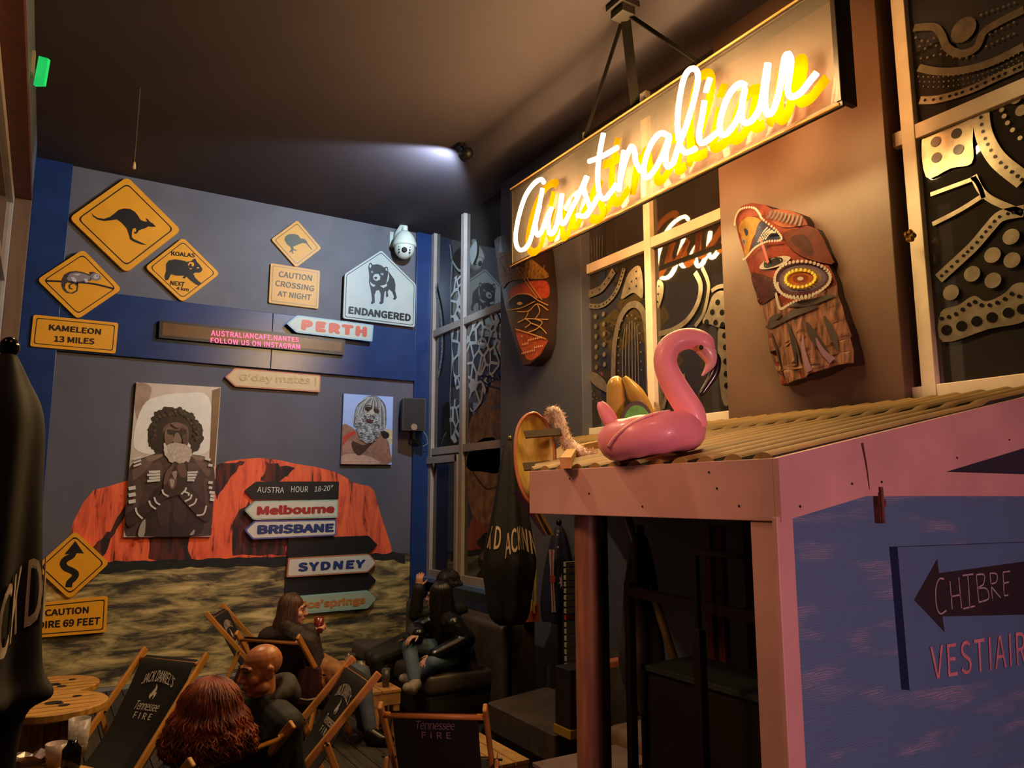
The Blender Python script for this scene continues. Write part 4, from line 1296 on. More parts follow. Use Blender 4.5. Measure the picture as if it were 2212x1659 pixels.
def F2(pts, col, nm, v=0.3, s=20):
    kk[0] += 1
    b.fill(MK, MK.pxs(Zk(catmull(pts, 4, True)), c), c + 0.003 + 0.0004 * (kk[0] % 20), M('mask2 ' + nm, col, 0.4, vary=v, scale=s), maxlen=0.1, fn=bul2)
def R2(pts, wd, col, nm):
    b.ribbon(MK, MK.pxs(Zk(pts), c), wd, c + 0.018, M('mask2 ' + nm, col, 0.4), 5, fn=bul2)
F2([(600, 370), (680, 350), (760, 350), (870, 450), (875, 500), (770, 510), (690, 530), (640, 560)], '8a6428', 'gold hair', 0.5, 40)
F2([(690, 590), (740, 545), (810, 520), (876, 520), (884, 605), (830, 620), (760, 595), (700, 620)], 'b0452a', 'red brow', 0.25, 30)
F2([(735, 810), (800, 830), (876, 862), (870, 900), (840, 965), (795, 990), (750, 900)], '9a4426', 'red chin', 0.3, 30)
F2([(690, 650), (740, 610), (800, 605), (830, 635), (770, 680), (715, 690)], '17100d', 'eye', 0.1)
F2([(738, 655), (755, 645), (768, 655), (752, 665)], 'c8a060', 'eye glint', 0.1)
for p in ([(690, 645), (740, 605), (800, 600), (845, 635), (886, 660)], [(690, 695), (760, 685), (830, 640)], [(745, 705), (800, 700), (840, 655), (886, 690)], [(750, 770), (785, 745), (800, 705)], [(785, 745), (830, 745), (886, 745)], [(830, 745), (850, 700), (840, 655)], [(785, 800), (810, 770), (785, 745)], [(810, 770), (850, 790), (880, 830)], [(735, 808), (800, 830), (876, 862)], [(850, 790), (860, 760), (830, 745)], [(790, 830), (830, 810), (850, 790)], [(610, 390), (640, 430), (670, 470)], [(620, 380), (670, 370), (660, 420)], [(742, 430), (790, 530), (840, 620)], [(760, 425), (805, 530), (860, 630)]):
    R2(p, 0.011, 'b88a4c', 'net line')
for i in range(30):
    x = 640 + (i % 15) * 16
    R2([(x, 520 - (i % 3) * 12 - max(0, x - 700) * 0.1), (x + 6, 455 - (i * 7 % 5) * 9 - max(0, x - 700) * 0.05)], 0.008, 'c8943c', 'hair line')
for i in range(26):
    px, py = 770 + (i * 29 % 95), 850 + (i * 41 % 120)
    p = MK.px(*Zk([(px, py)])[0], c)
    b.disc(MK, p, 0.011, c + 0.02 + bul2(*p), M('mask2 pale dot', 'd8b888', 0.4), 8)
b.build('painted_face', o)
# brass knob on the panel
kp = MK.px(1950, 518)
o = thing('wall_knob', 'small crumpled brass knob near the right window frame', 'knob', MK.P(kp[0] + 0.06, kp[1], 0))
b = MB()
for i in range(5):
    b.ell(MK.P(kp[0] + 0.06 + 0.018 * math.cos(i * 1.3), kp[1] + 0.022 * math.sin(i * 1.3), 0.02 + 0.006 * (i % 3)), (0.02, 0.016, 0.02), M('crumpled brass', 'b08a48', 0.25, 0.9), nu=7, nv=5)
b.build('knob', o)

# ------------------------------------------------------------------ the neon sign
XS = 3.75
S = RW(XS)
o = thing('neon_sign', 'long boxed neon sign with glowing cursive Australian lettering', 'neon sign', (XS, 4.5, 4.3))
tl, bl = S.px(1107, 408), S.px(1106, 580)
br = S.px(1840, 219)
z0, z1 = bl[1], tl[1]
a0, a1 = bl[0], br[0] - 0.05
m_box = M('sign box dark', '231a14', 0.5, vary=0.1, scale=6)
m_board = glass_mat('dusty acrylic', (0.80, 0.72, 0.66, 1), 1.0, 0.14, 1.12)
b = MB()
fwid = 0.035
b.box((XS - 0.012, -a1, z0), (XS + 0.010, -a0, z0 + 0.045), m_box)
b.box((XS - 0.02, -a1, z1 - fwid), (XS + 0.13, -a0, z1), m_box)
b.box((XS - 0.02, -a1, z0 + fwid), (XS + 0.13, -a1 + fwid, z1 - fwid), m_box)
b.box((XS - 0.02, -a0 - fwid, z0 + fwid), (XS + 0.13, -a0, z1 - fwid), m_box)
b.build('box_frame', o, bevel=0.004)
b = MB().box((XS + 0.005, -a1 + fwid, z0 + 0.02), (XS + 0.012, -a0 - fwid, z1 - fwid), m_board)
b.build('back_board', o)
b = MB()
for zz in (z0 + 0.012, z1 - 0.008):
    b.tube([(XS - 0.025, -a1 + 0.01, zz), (XS - 0.025, -a0 - 0.01, zz)], 0.008, M('sign brass trim', 'c08a50', 0.3, 0.5), 6)
b.build('trim_strip', o)
Z3 = lambda p: [(1080 + x / 2.765, 60 + y / 2.765) for x, y in p]
strokes = [
    [(262, 925), (245, 905), (200, 935), (150, 1010), (112, 1130), (93, 1250), (108, 1318), (145, 1322), (178, 1275), (205, 1180), (235, 1055), (255, 960)],
    [(240, 1060), (215, 1170), (222, 1235), (248, 1222), (280, 1140), (312, 1075)],
    [(312, 1075), (292, 1150), (300, 1230), (330, 1210), (358, 1110), (374, 995), (362, 1080), (366, 1160), (388, 1165), (420, 1105), (480, 985), (522, 888)],
    [(522, 888), (500, 960), (522, 1030), (538, 1085), (510, 1125), (462, 1120)],
    [(510, 1125), (560, 1060), (590, 1000)],
    [(622, 632), (604, 720), (590, 820), (588, 920), (600, 1005), (630, 1022), (665, 985), (698, 935)],
    [(532, 798), (610, 768), (702, 715)],
    [(742, 735), (728, 830), (712, 975)],
    [(716, 940), (745, 820), (785, 715), (806, 735), (815, 800), (842, 856)],
    [(1012, 650), (960, 630), (905, 690), (868, 790), (858, 870), (882, 892), (925, 845), (975, 750), (1012, 655), (990, 760), (1000, 830), (1042, 800)],
    [(1040, 800), (1072, 700), (1110, 600), (1150, 470), (1182, 330), (1178, 258), (1140, 248), (1102, 300), (1074, 430), (1062, 560), (1072, 680), (1098, 740), (1132, 742), (1172, 720)],
    [(1226, 440), (1210, 540), (1192, 640), (1202, 688), (1242, 675), (1302, 625)],
    [(1256, 300), (1244, 335), (1230, 385)],
    [(1466, 345), (1430, 336), (1380, 385), (1340, 470), (1314, 570), (1320, 630), (1352, 636), (1400, 580), (1440, 490), (1466, 365), (1446, 470), (1446, 545), (1475, 570), (1515, 548)],
    [(1515, 548), (1560, 460), (1602, 215)],
    [(1602, 215), (1590, 330), (1582, 430), (1592, 505), (1625, 505), (1660, 410), (1686, 270), (1702, 180), (1724, 160), (1738, 205), (1726, 300), (1718, 370), (1738, 412), (1790, 392), (1842, 330), (1892, 270)],
]
m_neon = M('neon white tube', 'fff0d8', 0.4, emit=NEON, ecol='ffd38c')
m_letter = M('yellow letter acrylic', '824a00', 0.6, spec=0.0)
_nt = m_letter.node_tree
_tr, _mx = _nt.nodes.new('ShaderNodeBsdfTranslucent'), _nt.nodes.new('ShaderNodeMixShader')
_tr.inputs[0].default_value = lin('c86a10')
_mx.inputs[0].default_value = 0.45
_nt.links.new(_nt.nodes['Principled BSDF'].outputs[0], _mx.inputs[1])
_nt.links.new(_tr.outputs[0], _mx.inputs[2])
_nt.links.new(_mx.outputs[0], _nt.nodes['Material Output'].inputs[0])
b, b2, b3 = MB(), MB(), MB()
TX, LX = XS - 0.22, XS - 0.075
T = RW(TX)
for k, st in enumerate(strokes):
    cc = catmull(Z3(st), 6)
    pts = [T.P(*T.px(x, y), 0.003 * (k % 3)) for x, y in cc]
    b.tube(pts, 0.018, m_neon, 8)
    pl = [T.px(x, y) for x, y in cc]
    # painted backing letters: the same stroke, wider, cut from board behind the tube
    L_ = RW(LX)
    k0 = len(b2.v)
    b2.ribbon(L_, pl, 0.072, 0.0009 * k, m_letter, 1)
    for i in range(k0, len(b2.v)):                  # a coil never lies in its own plane
        b2.v[i].x -= 0.00022 * (i - k0)
b.build('neon_tube', o, True)
b2.build('letter_board', o)
# hanging bracket of the sign under the ceiling
bp = at_z(1345, 8, ZC)
o = thing('sign_bracket', 'dark bracket hanging from the ceiling above the neon sign', 'bracket', (bp.x, bp.y, ZC))
by = bp.y
b = MB()
b.box((bp.x - 0.09, by - 0.09, ZC - 0.05), (bp.x + 0.09, by + 0.09, ZC), m_box)
b.box((bp.x - 0.06, by - 0.07, ZC - 0.11), (bp.x + 0.06, by + 0.07, ZC - 0.05), m_box)
b.build('plate', o, bevel=0.004)
m_strap = M('dark steel strap', '120c09', 0.9, spec=0.1)
for px, py, wd in ((1366, 196, 0.075), (1252, 298, 0.03), (1512, 96, 0.03)):
    p = S.px(px, py)
    MB().bar((bp.x + 0.02, by, ZC - 0.06), (XS + 0.03, -p[0], z1 + 0.005), wd, 0.012, m_strap, up=(-0.7, -0.7, 0.2)).build('hanger_strap', o)
b = MB()
for px, py in ((1386, 178), (1261, 288)):
    p = S.px(px, py)
    MB().box((XS, -p[0] - 0.02, z1), (XS + 0.02, -p[0] + 0.02, z1 + 0.09), m_frame).build('mounting_tab', o if False else bpy.data.objects['neon_sign'])
# ------------------------------------------------------------------ cloakroom hut with corrugated roof
KX, KY, KZ, SL = 2.06, 1.69, 2.117, 0.187
KF = RW(KX)                                   # its long eave side
GF = Fr((0, KY, 0), (1, 0, 0), (0, 0, 1), (0, -1, 0))   # its gable side
hut = thing('cloakroom_hut', 'small hut with pink timber edges, corrugated roof and blue grained gable wall', 'hut', (3.2, 2.6, 0))
m_pink = M('pale painted timber', 'b48c84', 0.55, vary=0.10, scale=3, bump=0.05)
yF = 3.19
def roofz(x):
    return KZ + SL * (x - KX)
b = MB()
b.box((KX - 0.012, KY + 0.0125, KZ - 0.195), (KX + 0.012, yF, KZ + 0.012), m_pink)
b.build('eave_board', hut, bevel=0.003)
b = MB()
gp = [(KX - 0.012, KZ - 0.195), (KX + 2.2, roofz(KX + 2.2) - 0.205), (KX + 2.2, roofz(KX + 2.2) + 0.02), (KX - 0.012, KZ + 0.012)]
b.prism(GF, gp, -0.012, 0.012, m_pink)
b.build('gable_board', hut, bevel=0.003)
b = MB()
b.prism(GF, [(2.50, 2.005), (4.26, 2.005), (4.26, 2.10), (2.75, 2.10)], -0.010, 0.008, m_pink)
b.build('tie_board', hut, bevel=0.003)
for i, (x, z) in enumerate([(1728, 1094), (1840, 1045), (1904, 1041), (2067, 989), (2180, 950)]):
    p = GF.px(x, z, 0.012)
    MB().disc(GF, p, 0.005, 0.014, m_ink, 8).build('nail', hut)
for (x, z) in [(1135, 1090), (1231, 1034), (1273, 1066), (1388, 1094), (1532, 1020), (1549, 1055), (1597, 1093)]:
    p = KF.px(x, z, 0.012)
    MB().disc(KF, p, 0.005, 0.014, m_ink, 8).build('nail', hut)
b = MB()
gj = GF.px(1862, 957, 0.013), GF.px(1878, 1058, 0.013)
b.ribbon(GF, [gj[0], ((gj[0][0] + gj[1][0]) / 2 + 0.004, (gj[0][1] + gj[1][1]) / 2), gj[1]], 0.010, 0.0145, M('rust stain', '4a2014', 0.8), 4, taper=lambda t: 1.2 - t)
b.build('board_joint', hut)
# corner post: two boards
b = MB().box((KX - 0.004, KY + 0.015, 0), (KX + 0.016, KY + 0.125, KZ - 0.195), m_pink)
b.build('corner_post', hut, bevel=0.003)
MB().box((KX - 0.028, KY - 0.006, 0), (KX + 0.052, KY + 0.014, KZ - 0.18), m_pink).build('corner_post', hut, bevel=0.003)
# bamboo post at the far end
def bamboo(x, y, z0, z1, r, nm, mat):
    b = MB()
    prof = []
    zs = [0.0, 0.31, 0.66, 1.0, 1.32, 1.62, 1.93]
    n = 60
    for i in range(n + 1):
        z = z0 + (z1 - z0) * i / n
        d = min(abs(z - q) for q in zs)
        prof.append((r * (1 + 0.06 * math.exp(-(d / 0.012) ** 2)) - (0.004 if d < 0.006 else 0), z))
    b.lathe((x, y, 0), prof, mat, 20)
    return b.build(nm, hut, True)
m_bam = M('reddish bamboo', '7d5440', 0.45, vary=0.25, scale=6, stretch=(6, 6, 0.5))
pb = at_d(1271, 1300, 3.66)
bamboo(pb.x, pb.y, 0, 1.94, 0.062, 'bamboo_post', m_bam)
bamboo(pb.x + 0.10, pb.y + 0.03, 0, 1.98, 0.035, 'bamboo_post', M('dark bamboo', '3a1e14', 0.5, vary=0.2, scale=6))
# blue grained panel
def grain_mat():
    m = bpy.data.materials.new('blue grained board')
    m.use_nodes = True
    nt = m.node_tree
    bs = nt.nodes['Principled BSDF']
    bs.inputs['Roughness'].default_value = 0.5
    tc = nt.nodes.new('ShaderNodeTexCoord')
    mp = nt.nodes.new('ShaderNodeMapping')
    mp.inputs['Scale'].default_value = (1.1, 1, 5.5)
    nt.links.new(tc.outputs['Object'], mp.inputs[0])
    wv = nt.nodes.new('ShaderNodeTexWave')
    wv.bands_direction = 'Z'
    wv.inputs['Scale'].default_value = 7.5
    wv.inputs['Distortion'].default_value = 9.0
    wv.inputs['Detail'].default_value = 4
    wv.inputs['Detail Scale'].default_value = 1.4
    nt.links.new(mp.outputs[0], wv.inputs['Vector'])
    no = nt.nodes.new('ShaderNodeTexNoise')
    no.inputs['Scale'].default_value = 2.2
    no.inputs['Detail'].default_value = 3
    nt.links.new(mp.outputs[0], no.inputs['Vector'])
    r1 = nt.nodes.new('ShaderNodeValToRGB')
    r1.color_ramp.elements[0].position = 0.53
    r1.color_ramp.elements[1].position = 0.85
    nt.links.new(no.outputs['Fac'], r1.inputs[0])
    mu = nt.nodes.new('ShaderNodeMath')
    mu.operation = 'MULTIPLY'
    nt.links.new(wv.outputs['Fac'], mu.inputs[0])
    nt.links.new(r1.outputs[0], mu.inputs[1])
    mx = nt.nodes.new('ShaderNodeMix')
    mx.data_type = 'RGBA'
    mx.inputs[6].default_value = lin('4e6c8a')
    mx.inputs[7].default_value = lin('b0969c')  # pink grain, with the pink lamp's sheen painted into its colour
    nt.links.new(mu.outputs[0], mx.inputs[0])
    nt.links.new(mx.outputs[2], bs.inputs['Base Color'])
    bp = nt.nodes.new('ShaderNodeBump')
    bp.inputs['Strength'].default_value = 0.25
    bp.inputs['Distance'].default_value = 0.01
    nt.links.new(wv.outputs['Fac'], bp.inputs['Height'])
    nt.links.new(bp.outputs[0], bs.inputs['Normal'])
    return m
b = MB().prism(GF, [(KX + 0.058, 0.0), (4.27, 0.0), (4.27, 2.02), (2.55, 2.02), (KX + 0.058, 1.935)], -0.03, -0.012, grain_mat())
b.build('gable_panel', hut)
b = MB()
m_rust = M('rusty hinge', '5a2a18', 0.7, vary=0.3, scale=30)
hz = GF.px(1898, 1094, 0)
b.box((hz[0] - 0.012, KY - 0.012, hz[1] - 0.06), (hz[0] + 0.010, KY + 0.012, hz[1] + 0.07), m_rust)
b.box((hz[0] + 0.010, KY - 0.008, hz[1] + 0.0), (hz[0] + 0.035, KY + 0.012, hz[1] + 0.025), m_rust)
b.tube([(hz[0] - 0.002, KY - 0.016, hz[1] - 0.06), (hz[0] - 0.002, KY - 0.016, hz[1] + 0.07)], 0.007, m_rust, 8)
b.build('hinge', hut)
# roof: corrugated sheet, corrugations running up the slope from the eave to the wall
m_roof = M('corrugated sheet', '84683a', 0.7, vary=0.22, scale=5, bump=0.1, stretch=(0.5, 2.5, 1))
def start_x(y):
    return KX + 0.004 if y <= yF else KX + (y - yF) * (XW - 0.06 - KX) / (5.85 - yF)
b = MB()
PIT, AMP = 0.132, 0.07
ys = []
y = KY
nx = 40
vs, fs, rows = [], [], 0
yy = []
while y < 5.75:
    yy.append(y)
    y += PIT / 14
mrows = len(yy)
for y in yy:
    x0 = start_x(y)
    for i in range(nx):
        x = x0 + (XW - 0.005 - x0) * i / (nx - 1)
        u_ = ((y - KY) / PIT) % 1.0
        h = AMP * math.sqrt(max(0.0, 1 - 1.12 * (2 * u_ - 1) ** 2)) - 0.030 + (0.012 if x > 3.45 else 0)
        vs.append((x, y, roofz(x) - 0.006 + h))
for j in range(mrows - 1):
    for i in range(nx - 1):
        fs.append((j * nx + i, j * nx + i + 1, (j + 1) * nx + i + 1, (j + 1) * nx + i))
m_shade = M('roof trough shade', '1c140c', 0.9)  # shade between the ridges, painted dark onto the trough faces
shaded = [abs(2 * (((yy[j] + yy[j + 1]) / 2 - KY) / PIT % 1.0) - 1) > 0.52 for j in range(mrows - 1)]
b.add(vs, [f for i, f in enumerate(fs) if not shaded[i // (nx - 1)]], m_roof)
b.add(vs, [f for i, f in enumerate(fs) if shaded[i // (nx - 1)]], m_shade)
ev = []
for j in range(mrows):                              # closed ends of the rolls along the eave
    p = Vector(vs[j * nx])
    ev += [p, Vector((p.x, p.y, roofz(p.x) - 0.055))]
b.add(ev, [(2 * j, 2 * j + 1, 2 * j + 3, 2 * j + 2) for j in range(mrows - 1)], m_roof)
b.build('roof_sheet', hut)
b = MB()
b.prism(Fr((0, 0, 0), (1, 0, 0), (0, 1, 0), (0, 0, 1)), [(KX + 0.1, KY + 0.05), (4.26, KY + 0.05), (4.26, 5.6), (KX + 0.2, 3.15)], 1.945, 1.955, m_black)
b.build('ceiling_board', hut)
# plank ends lying under the sheet at its far edge
for (p1, p2) in (((1240, 973), (1290, 962)), ((1222, 1000), (1236, 978))):
    A = GF  # world placement on the roof plane
    ra, rb = ray(*p1), ray(*p2)
    def onroof(r):
        t = (KZ + 0.05 - CH + SL * (0 - KX)) / (r.z - SL * r.x)
        return CP + r * t
    qa, qb = onroof(ra), onroof(rb)
    MB().bar(qa, qb, 0.05, 0.05, M('raw batten', 'b08848', 0.7, vary=0.15, scale=8)).build('roof_batten', hut)
# inside: dark counter, rails, back boards
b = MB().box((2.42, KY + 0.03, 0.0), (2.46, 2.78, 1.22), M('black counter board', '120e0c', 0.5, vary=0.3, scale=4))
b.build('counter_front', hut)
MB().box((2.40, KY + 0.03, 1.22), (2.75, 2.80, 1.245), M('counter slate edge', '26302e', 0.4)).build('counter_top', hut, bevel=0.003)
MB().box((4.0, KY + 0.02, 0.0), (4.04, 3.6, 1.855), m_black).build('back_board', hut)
b = MB()
m_pinkbar = M('dusty pink batten', '8a4a46', 0.6)
for x in (1535, 1560):
    p = at_d(x, 1240, 4.3)
    b.box((p.x - 0.02, p.y - 0.02, 1.05), (p.x + 0.02, p.y + 0.02, 1.85), m_pinkbar)
b.build('inner_batten', hut)
m_rail = M('black steel rail', '1a1614', 0.4, 0.4)
q1, q2 = at_d(1358, 1276, 3.62), at_d(1640, 1334, 3.05)
rail = thing('guard_rail', 'black steel guard rail behind the bamboo post of the hut', 'railing', (q1.x, q1.y, 0))
MB().bar(q1, q2, 0.04, 0.04, m_rail).build('top_rail', rail)
for px, d in ((1360, 3.62), (1508, 3.1)):
    p = at_d(px, 1300, d)
    MB().bar((p.x, p.y, 0), (p.x, p.y, 1.62 if px < 1400 else 1.5), 0.035, 0.035, m_rail).build('post', rail)
q3, q4 = at_d(1502, 1192, 3.12), at_d(1640, 1206, 3.05)
MB().bar(q3, q4, 0.02, 0.02, m_rail).build('upper_rail', rail)
MB().bar((q3.x, q3.y, q3.z), (q3.x, q3.y, 1.4), 0.02, 0.02, m_rail).build('post', rail)
q5, q6 = at_d(1520, 1425, 3.0), at_d(1640, 1455, 2.66)
# direction board on the gable
CB = lambda p: GF.pxs([(1612 + x / 2.373, 960 + y / 2.373) for x, y in p], 0.02)
o = thing('sign_board', 'blue sign board with a black arrow and VESTIAIRE lettering on the gable wall', 'sign', (3.2, KY, 1.3))
m_bd = M('sign board blue', '4a6684', 0.5, vary=0.06, scale=5)
b = MB().prism(GF, CB([(775, 527), (2300, 470), (2300, 1105), (838, 1262)]), -0.012, 0.02, m_bd, M('sign board edge', '26315a', 0.5))
brd = b.build('board', o)
b = MB().fill(GF, CB([(860, 797), (978, 587), (986, 660), (2200, 495), (2200, 855), (1004, 882), (1016, 962)]), 0.0215, M('arrow dark paint', '211a1e', 0.6, vary=0.15, scale=12))
arw = b.build('arrow', brd)
b = MB()
m_chalk = M('chalk pale grey', '8d8486', 0.8, vary=0.25, scale=40)
def P1(p):
    return [(1612 + x / 2.373, 960 + y / 2.373) for x, y in p]
for st in ([(1010, 690), (985, 690), (968, 740), (972, 830), (992, 868), (1022, 850)], [(1040, 700), (1052, 845)], [(1085, 680), (1100, 840)], [(1045, 780), (1095, 770)], [(1105, 672), (1160, 664)], [(1132, 668), (1142, 836)], [(1108, 842), (1168, 828)],
           [(1175, 668), (1188, 808)], [(1175, 668), (1215, 668), (1212, 715), (1185, 735), (1228, 740), (1238, 790), (1188, 808)], [(1245, 660), (1258, 790)], [(1245, 660), (1280, 665), (1278, 705), (1250, 722), (1300, 785)], [(1312, 655), (1318, 775)], [(1312, 655), (1348, 650)], [(1314, 712), (1342, 705)], [(1318, 775), (1340, 772)],
           [(1440, 640), (1442, 760)], [(1440, 640), (1490, 630)]):
    b.ribbon(GF, CB(st), 0.006, 0.0230, m_chalk, 5)
b.build('chalk_lettering', brd)
b = MB()
text_px(b, 'VESTIAIRE', GF, P1([(952, 1208), (1492, 1120), (1485, 946), (942, 1036)]), 0.0235, M('letter pink', 'b0727c', 0.6, vary=0.15, scale=25), -0.006, 1.06)
b.build('painted_lettering', brd)
# ------------------------------------------------------------------ things on the hut roof
def onroof(px, py, h=0.04):
    r = ray(px, py)
    t = (KZ + h - CH - SL * KX) / (r.z - SL * r.x)
    return CP + r * t
# flamingo float
fl = onroof(1425, 985)
fd = (fl - CP).dot(CAMF)
SCL = fd / FPX
o = thing('flamingo_float', 'pink inflatable flamingo swim ring on the corrugated roof', 'inflatable', fl)
def fp(px, py, dep=0.0):
    # a point of the flamingo: pixel offsets from its foot turned into metres at its own distance
    return fl + CAMR * ((px - 1425) * SCL) + Vector((0, 0, (985 - py) * SCL)) + CAMF * dep
m_fl = M('flamingo pink vinyl', 'f09aa0', 0.5, vary=0.06, scale=5, coat=0.08)
m_fl2 = M('flamingo body vinyl', 'dc8a94', 0.42, vary=0.08, scale=5, coat=0.12)
b = MB()
rx, rd, tr = 0.29 * 1.0, 0.26, 0.105
cen = [(1418, 937)]
pts, rr = [], []
W_ = 120 * SCL
nseg = 40
vs, fs = [], []
tr = 44 * SCL
for i in range(nseg):
    a = 2 * math.pi * i / nseg
    cx, cd = (W_ - tr) * math.cos(a), (W_ * 0.95 - tr) * math.sin(a)
    cpx = fp(1418, 938) + CAMF * (W_ * 0.45)
    ctr = cpx + CAMR * cx + CAMF * cd + Vector((0, 0, cx * 0.13 + max(0, cx) * 0.02))
    out = (CAMR * math.cos(a) + CAMF * math.sin(a))
    for j in range(16):
        t = 2 * math.pi * j / 16
        w_ = 1.0 + 0.03 * math.cos(a * 9)
        vs.append(ctr + out * (tr * 1.0 * math.cos(t) * w_) + Vector((0, 0, tr * 1.02 * math.sin(t) * w_)))
for i in range(nseg):
    for j in range(16):
        fs.append((i * 16 + j, ((i + 1) % nseg) * 16 + j, ((i + 1) % nseg) * 16 + (j + 1) % 16, i * 16 + (j + 1) % 16))
b.add(vs, fs, m_fl2)
b.build('ring', o, True)
b = MB()
nk = [(1510, 925, 25), (1500, 890, 29), (1482, 860, 29), (1462, 825, 28), (1448, 790, 26), (1447, 765, 26), (1458, 742, 25), (1480, 728, 24), (1505, 724, 24), (1528, 732, 24), (1543, 744, 19), (1553, 750, 9)]
cc = catmull(nk, 5)
b.tube([fp(x, y, W_ * 0.12) for x, y, r in cc], [r * SCL for x, y, r in cc], m_fl, 18, updir=CAMF)
b.build('neck', o, True)
b = MB()
bk = catmull([(1530, 742, 20), (1543, 760, 18), (1546, 780, 12), (1536, 796, 6), (1526, 808, 2)], 5)
b.tube([fp(x, y, W_ * 0.12) for x, y, r in bk], [r * SCL * 1.0 for x, y, r in bk], M('flamingo pale beak', 'e0a89c', 0.3, coat=0.3), 14, updir=CAMF)
b.build('beak', o, True)
b = MB()
bk = catmull([(1553, 752, 6), (1562, 770, 9), (1556, 800, 11), (1540, 826, 9), (1524, 848, 7), (1518, 853, 2)], 4)
b.tube([fp(x, y, W_ * 0.16) for x, y, r in bk], [r * SCL for x, y, r in bk], M('flamingo black tip', '120d10', 0.3, coat=0.3), 12, updir=CAMF)
b.build('beak_tip', o, True)
b = MB().ell(fp(1520, 749, W_ * 0.12 - 23 * SCL), (5.5 * SCL,) * 3, m_ink, nu=12, nv=8)
b.ell(fp(1520, 749, W_ * 0.12 - 20 * SCL), (8 * SCL, 5 * SCL, 8 * SCL), M('flamingo eye ring', 'b08a48', 0.4), nu=12, nv=8)
b.build('eye', o, True)
b = MB()
tl_ = catmull([(1330, 915, 16), (1318, 892, 17), (1307, 872, 12), (1304, 863, 6)], 5)
b.tube([fp(x, y, W_ * 0.3) for x, y, r in tl_], [r * SCL for x, y, r in tl_], m_fl, 14, updir=CAMF)
b.build('tail', o, True)
b = MB()
sm = catmull([(1338, 958), (1352, 938), (1378, 921), (1405, 911), (1450, 908)], 5)
pts = []
for k in range(25):
    q = k / 24
    a = R(208 + 80 * q)
    t = R(-25 + 100 * math.sin(q * math.pi / 2))
    ctr = fp(1418, 938) + CAMF * (W_ * 0.45) + CAMR * ((W_ - tr) * math.cos(a)) + CAMF * ((W_ * 0.95 - tr) * math.sin(a)) + Vector((0, 0, (W_ - tr) * math.cos(a) * 0.13 + max(0, (W_ - tr) * math.cos(a)) * 0.02))
    out = CAMR * math.cos(a) + CAMF * math.sin(a)
    pts.append(ctr + out * (tr * 1.03 * math.cos(t)) + Vector((0, 0, tr * 1.04 * math.sin(t))))
b.tube(pts, 0.006, M('flamingo seam', 'f0b0a0', 0.3), 6)
b.build('wing_seam', o, True)
# yellow and green inflatable behind it
bt = at_d(1372, 962, 4.9)
o = thing('inflatable_toy', 'yellow inflatable toy with a green arched front behind the flamingo', 'inflatable', bt)
bd = (bt - CP).dot(CAMF)
S2 = bd / FPX
def tp(px, py, dep=0.0):
    return bt + CAMR * ((px - 1372) * S2) + Vector((0, 0, (962 - py) * S2)) + CAMF * dep
m_ty = M('toy yellow vinyl', 'd8b050', 0.3, vary=0.08, scale=5, coat=0.3)
b = MB()
q = catmull([(1345, 930, 20), (1338, 890, 22), (1334, 850, 20), (1336, 825, 18), (1345, 812, 8)], 5)
b.tube([tp(x, y, 0.05) for x, y, r in q], [r * S2 for x, y, r in q], m_ty, 16, updir=CAMF)
q = catmull([(1352, 812, 6), (1362, 826, 12), (1376, 850, 20), (1392, 880, 20), (1405, 905, 16), (1415, 925, 12)], 5)
b.tube([tp(x, y, 0.02) for x, y, r in q], [r * S2 for x, y, r in q], m_ty, 16, updir=CAMF)
q = catmull([(1395, 905, 10), (1412, 898, 10), (1423, 882, 8), (1420, 866, 3)], 5)
b.tube([tp(x, y, 0.03) for x, y, r in q], [r * S2 for x, y, r in q], M('toy cream vinyl', 'c9b27a', 0.35, coat=0.2), 14, updir=CAMF)
b.build('body', o, True)
b = MB()
T3 = Fr(tp(1372, 925, -0.10), CAMR, (0, 0, 1), -CAMF)
for k, (r, col) in enumerate(((38, '5a4420'), (32, '6cd838'))):
    pts = [(r * 0.95 * S2 * math.cos(a), (r * 1.5 * S2 - 0.005) * math.sin(a)) for a in [math.pi * i / 18 for i in range(19)]]
    b.prism(T3, pts, -0.06, 0.004 * k, M('toy arch ' + col, col, 0.35, vary=0.15, scale=30, coat=0.2))
b.build('green_arch', o)
b = MB()
pts = [(11 * S2 * math.cos(a) - 0.012, 16 * S2 * math.sin(a)) for a in [math.pi * i / 12 for i in range(13)]]
b.fill(T3, pts, 0.0055, m_ink)
b.fill(T3, [(x * 0.65 - 0.004, y * 0.7) for x, y in pts], 0.007, m_ty)
b.build('eye_mark', o)
# fluffy boa over the far roof corner
b = MB()
bo = thing('feather_boa', 'pale fluffy feather boa draped over the far roof corner', 'boa', onroof(1240, 985))
pb_ = catmull([(1188, 898, 4.30), (1197, 890, 4.30), (1207, 905, 4.28), (1214, 930, 4.25), (1226, 955, 4.22), (1245, 972, 4.18), (1262, 983, 4.12), (1278, 984, 4.1)], 8)
pp = [at_d(x, y, d) for x, y, d in pb_]
m_boa = M('boa pale fluff', 'ecd4c4', 0.9)
rs = [0.036 * (1 if 3 < i < len(pp) - 8 else 0.7) for i in range(len(pp))]
b.tube(pp, rs, m_boa, 10)
rnd = random.Random(3)
for i in range(1400):
    p = pp[rnd.randrange(len(pp))]
    d = Vector((rnd.gauss(0, 1), rnd.gauss(0, 1), rnd.gauss(-0.2, 1))).normalized()
    a = p + d * 0.03
    e = d.cross(Vector((rnd.random(), rnd.random(), 0.3))).normalized() * 0.004
    t = a + d * rnd.uniform(0.01, 0.035) + Vector((0, 0, -0.008))
    b.add([a - e, a + e, t], [(0, 1, 2)], m_boa)
b.build('fluff', bo, True)
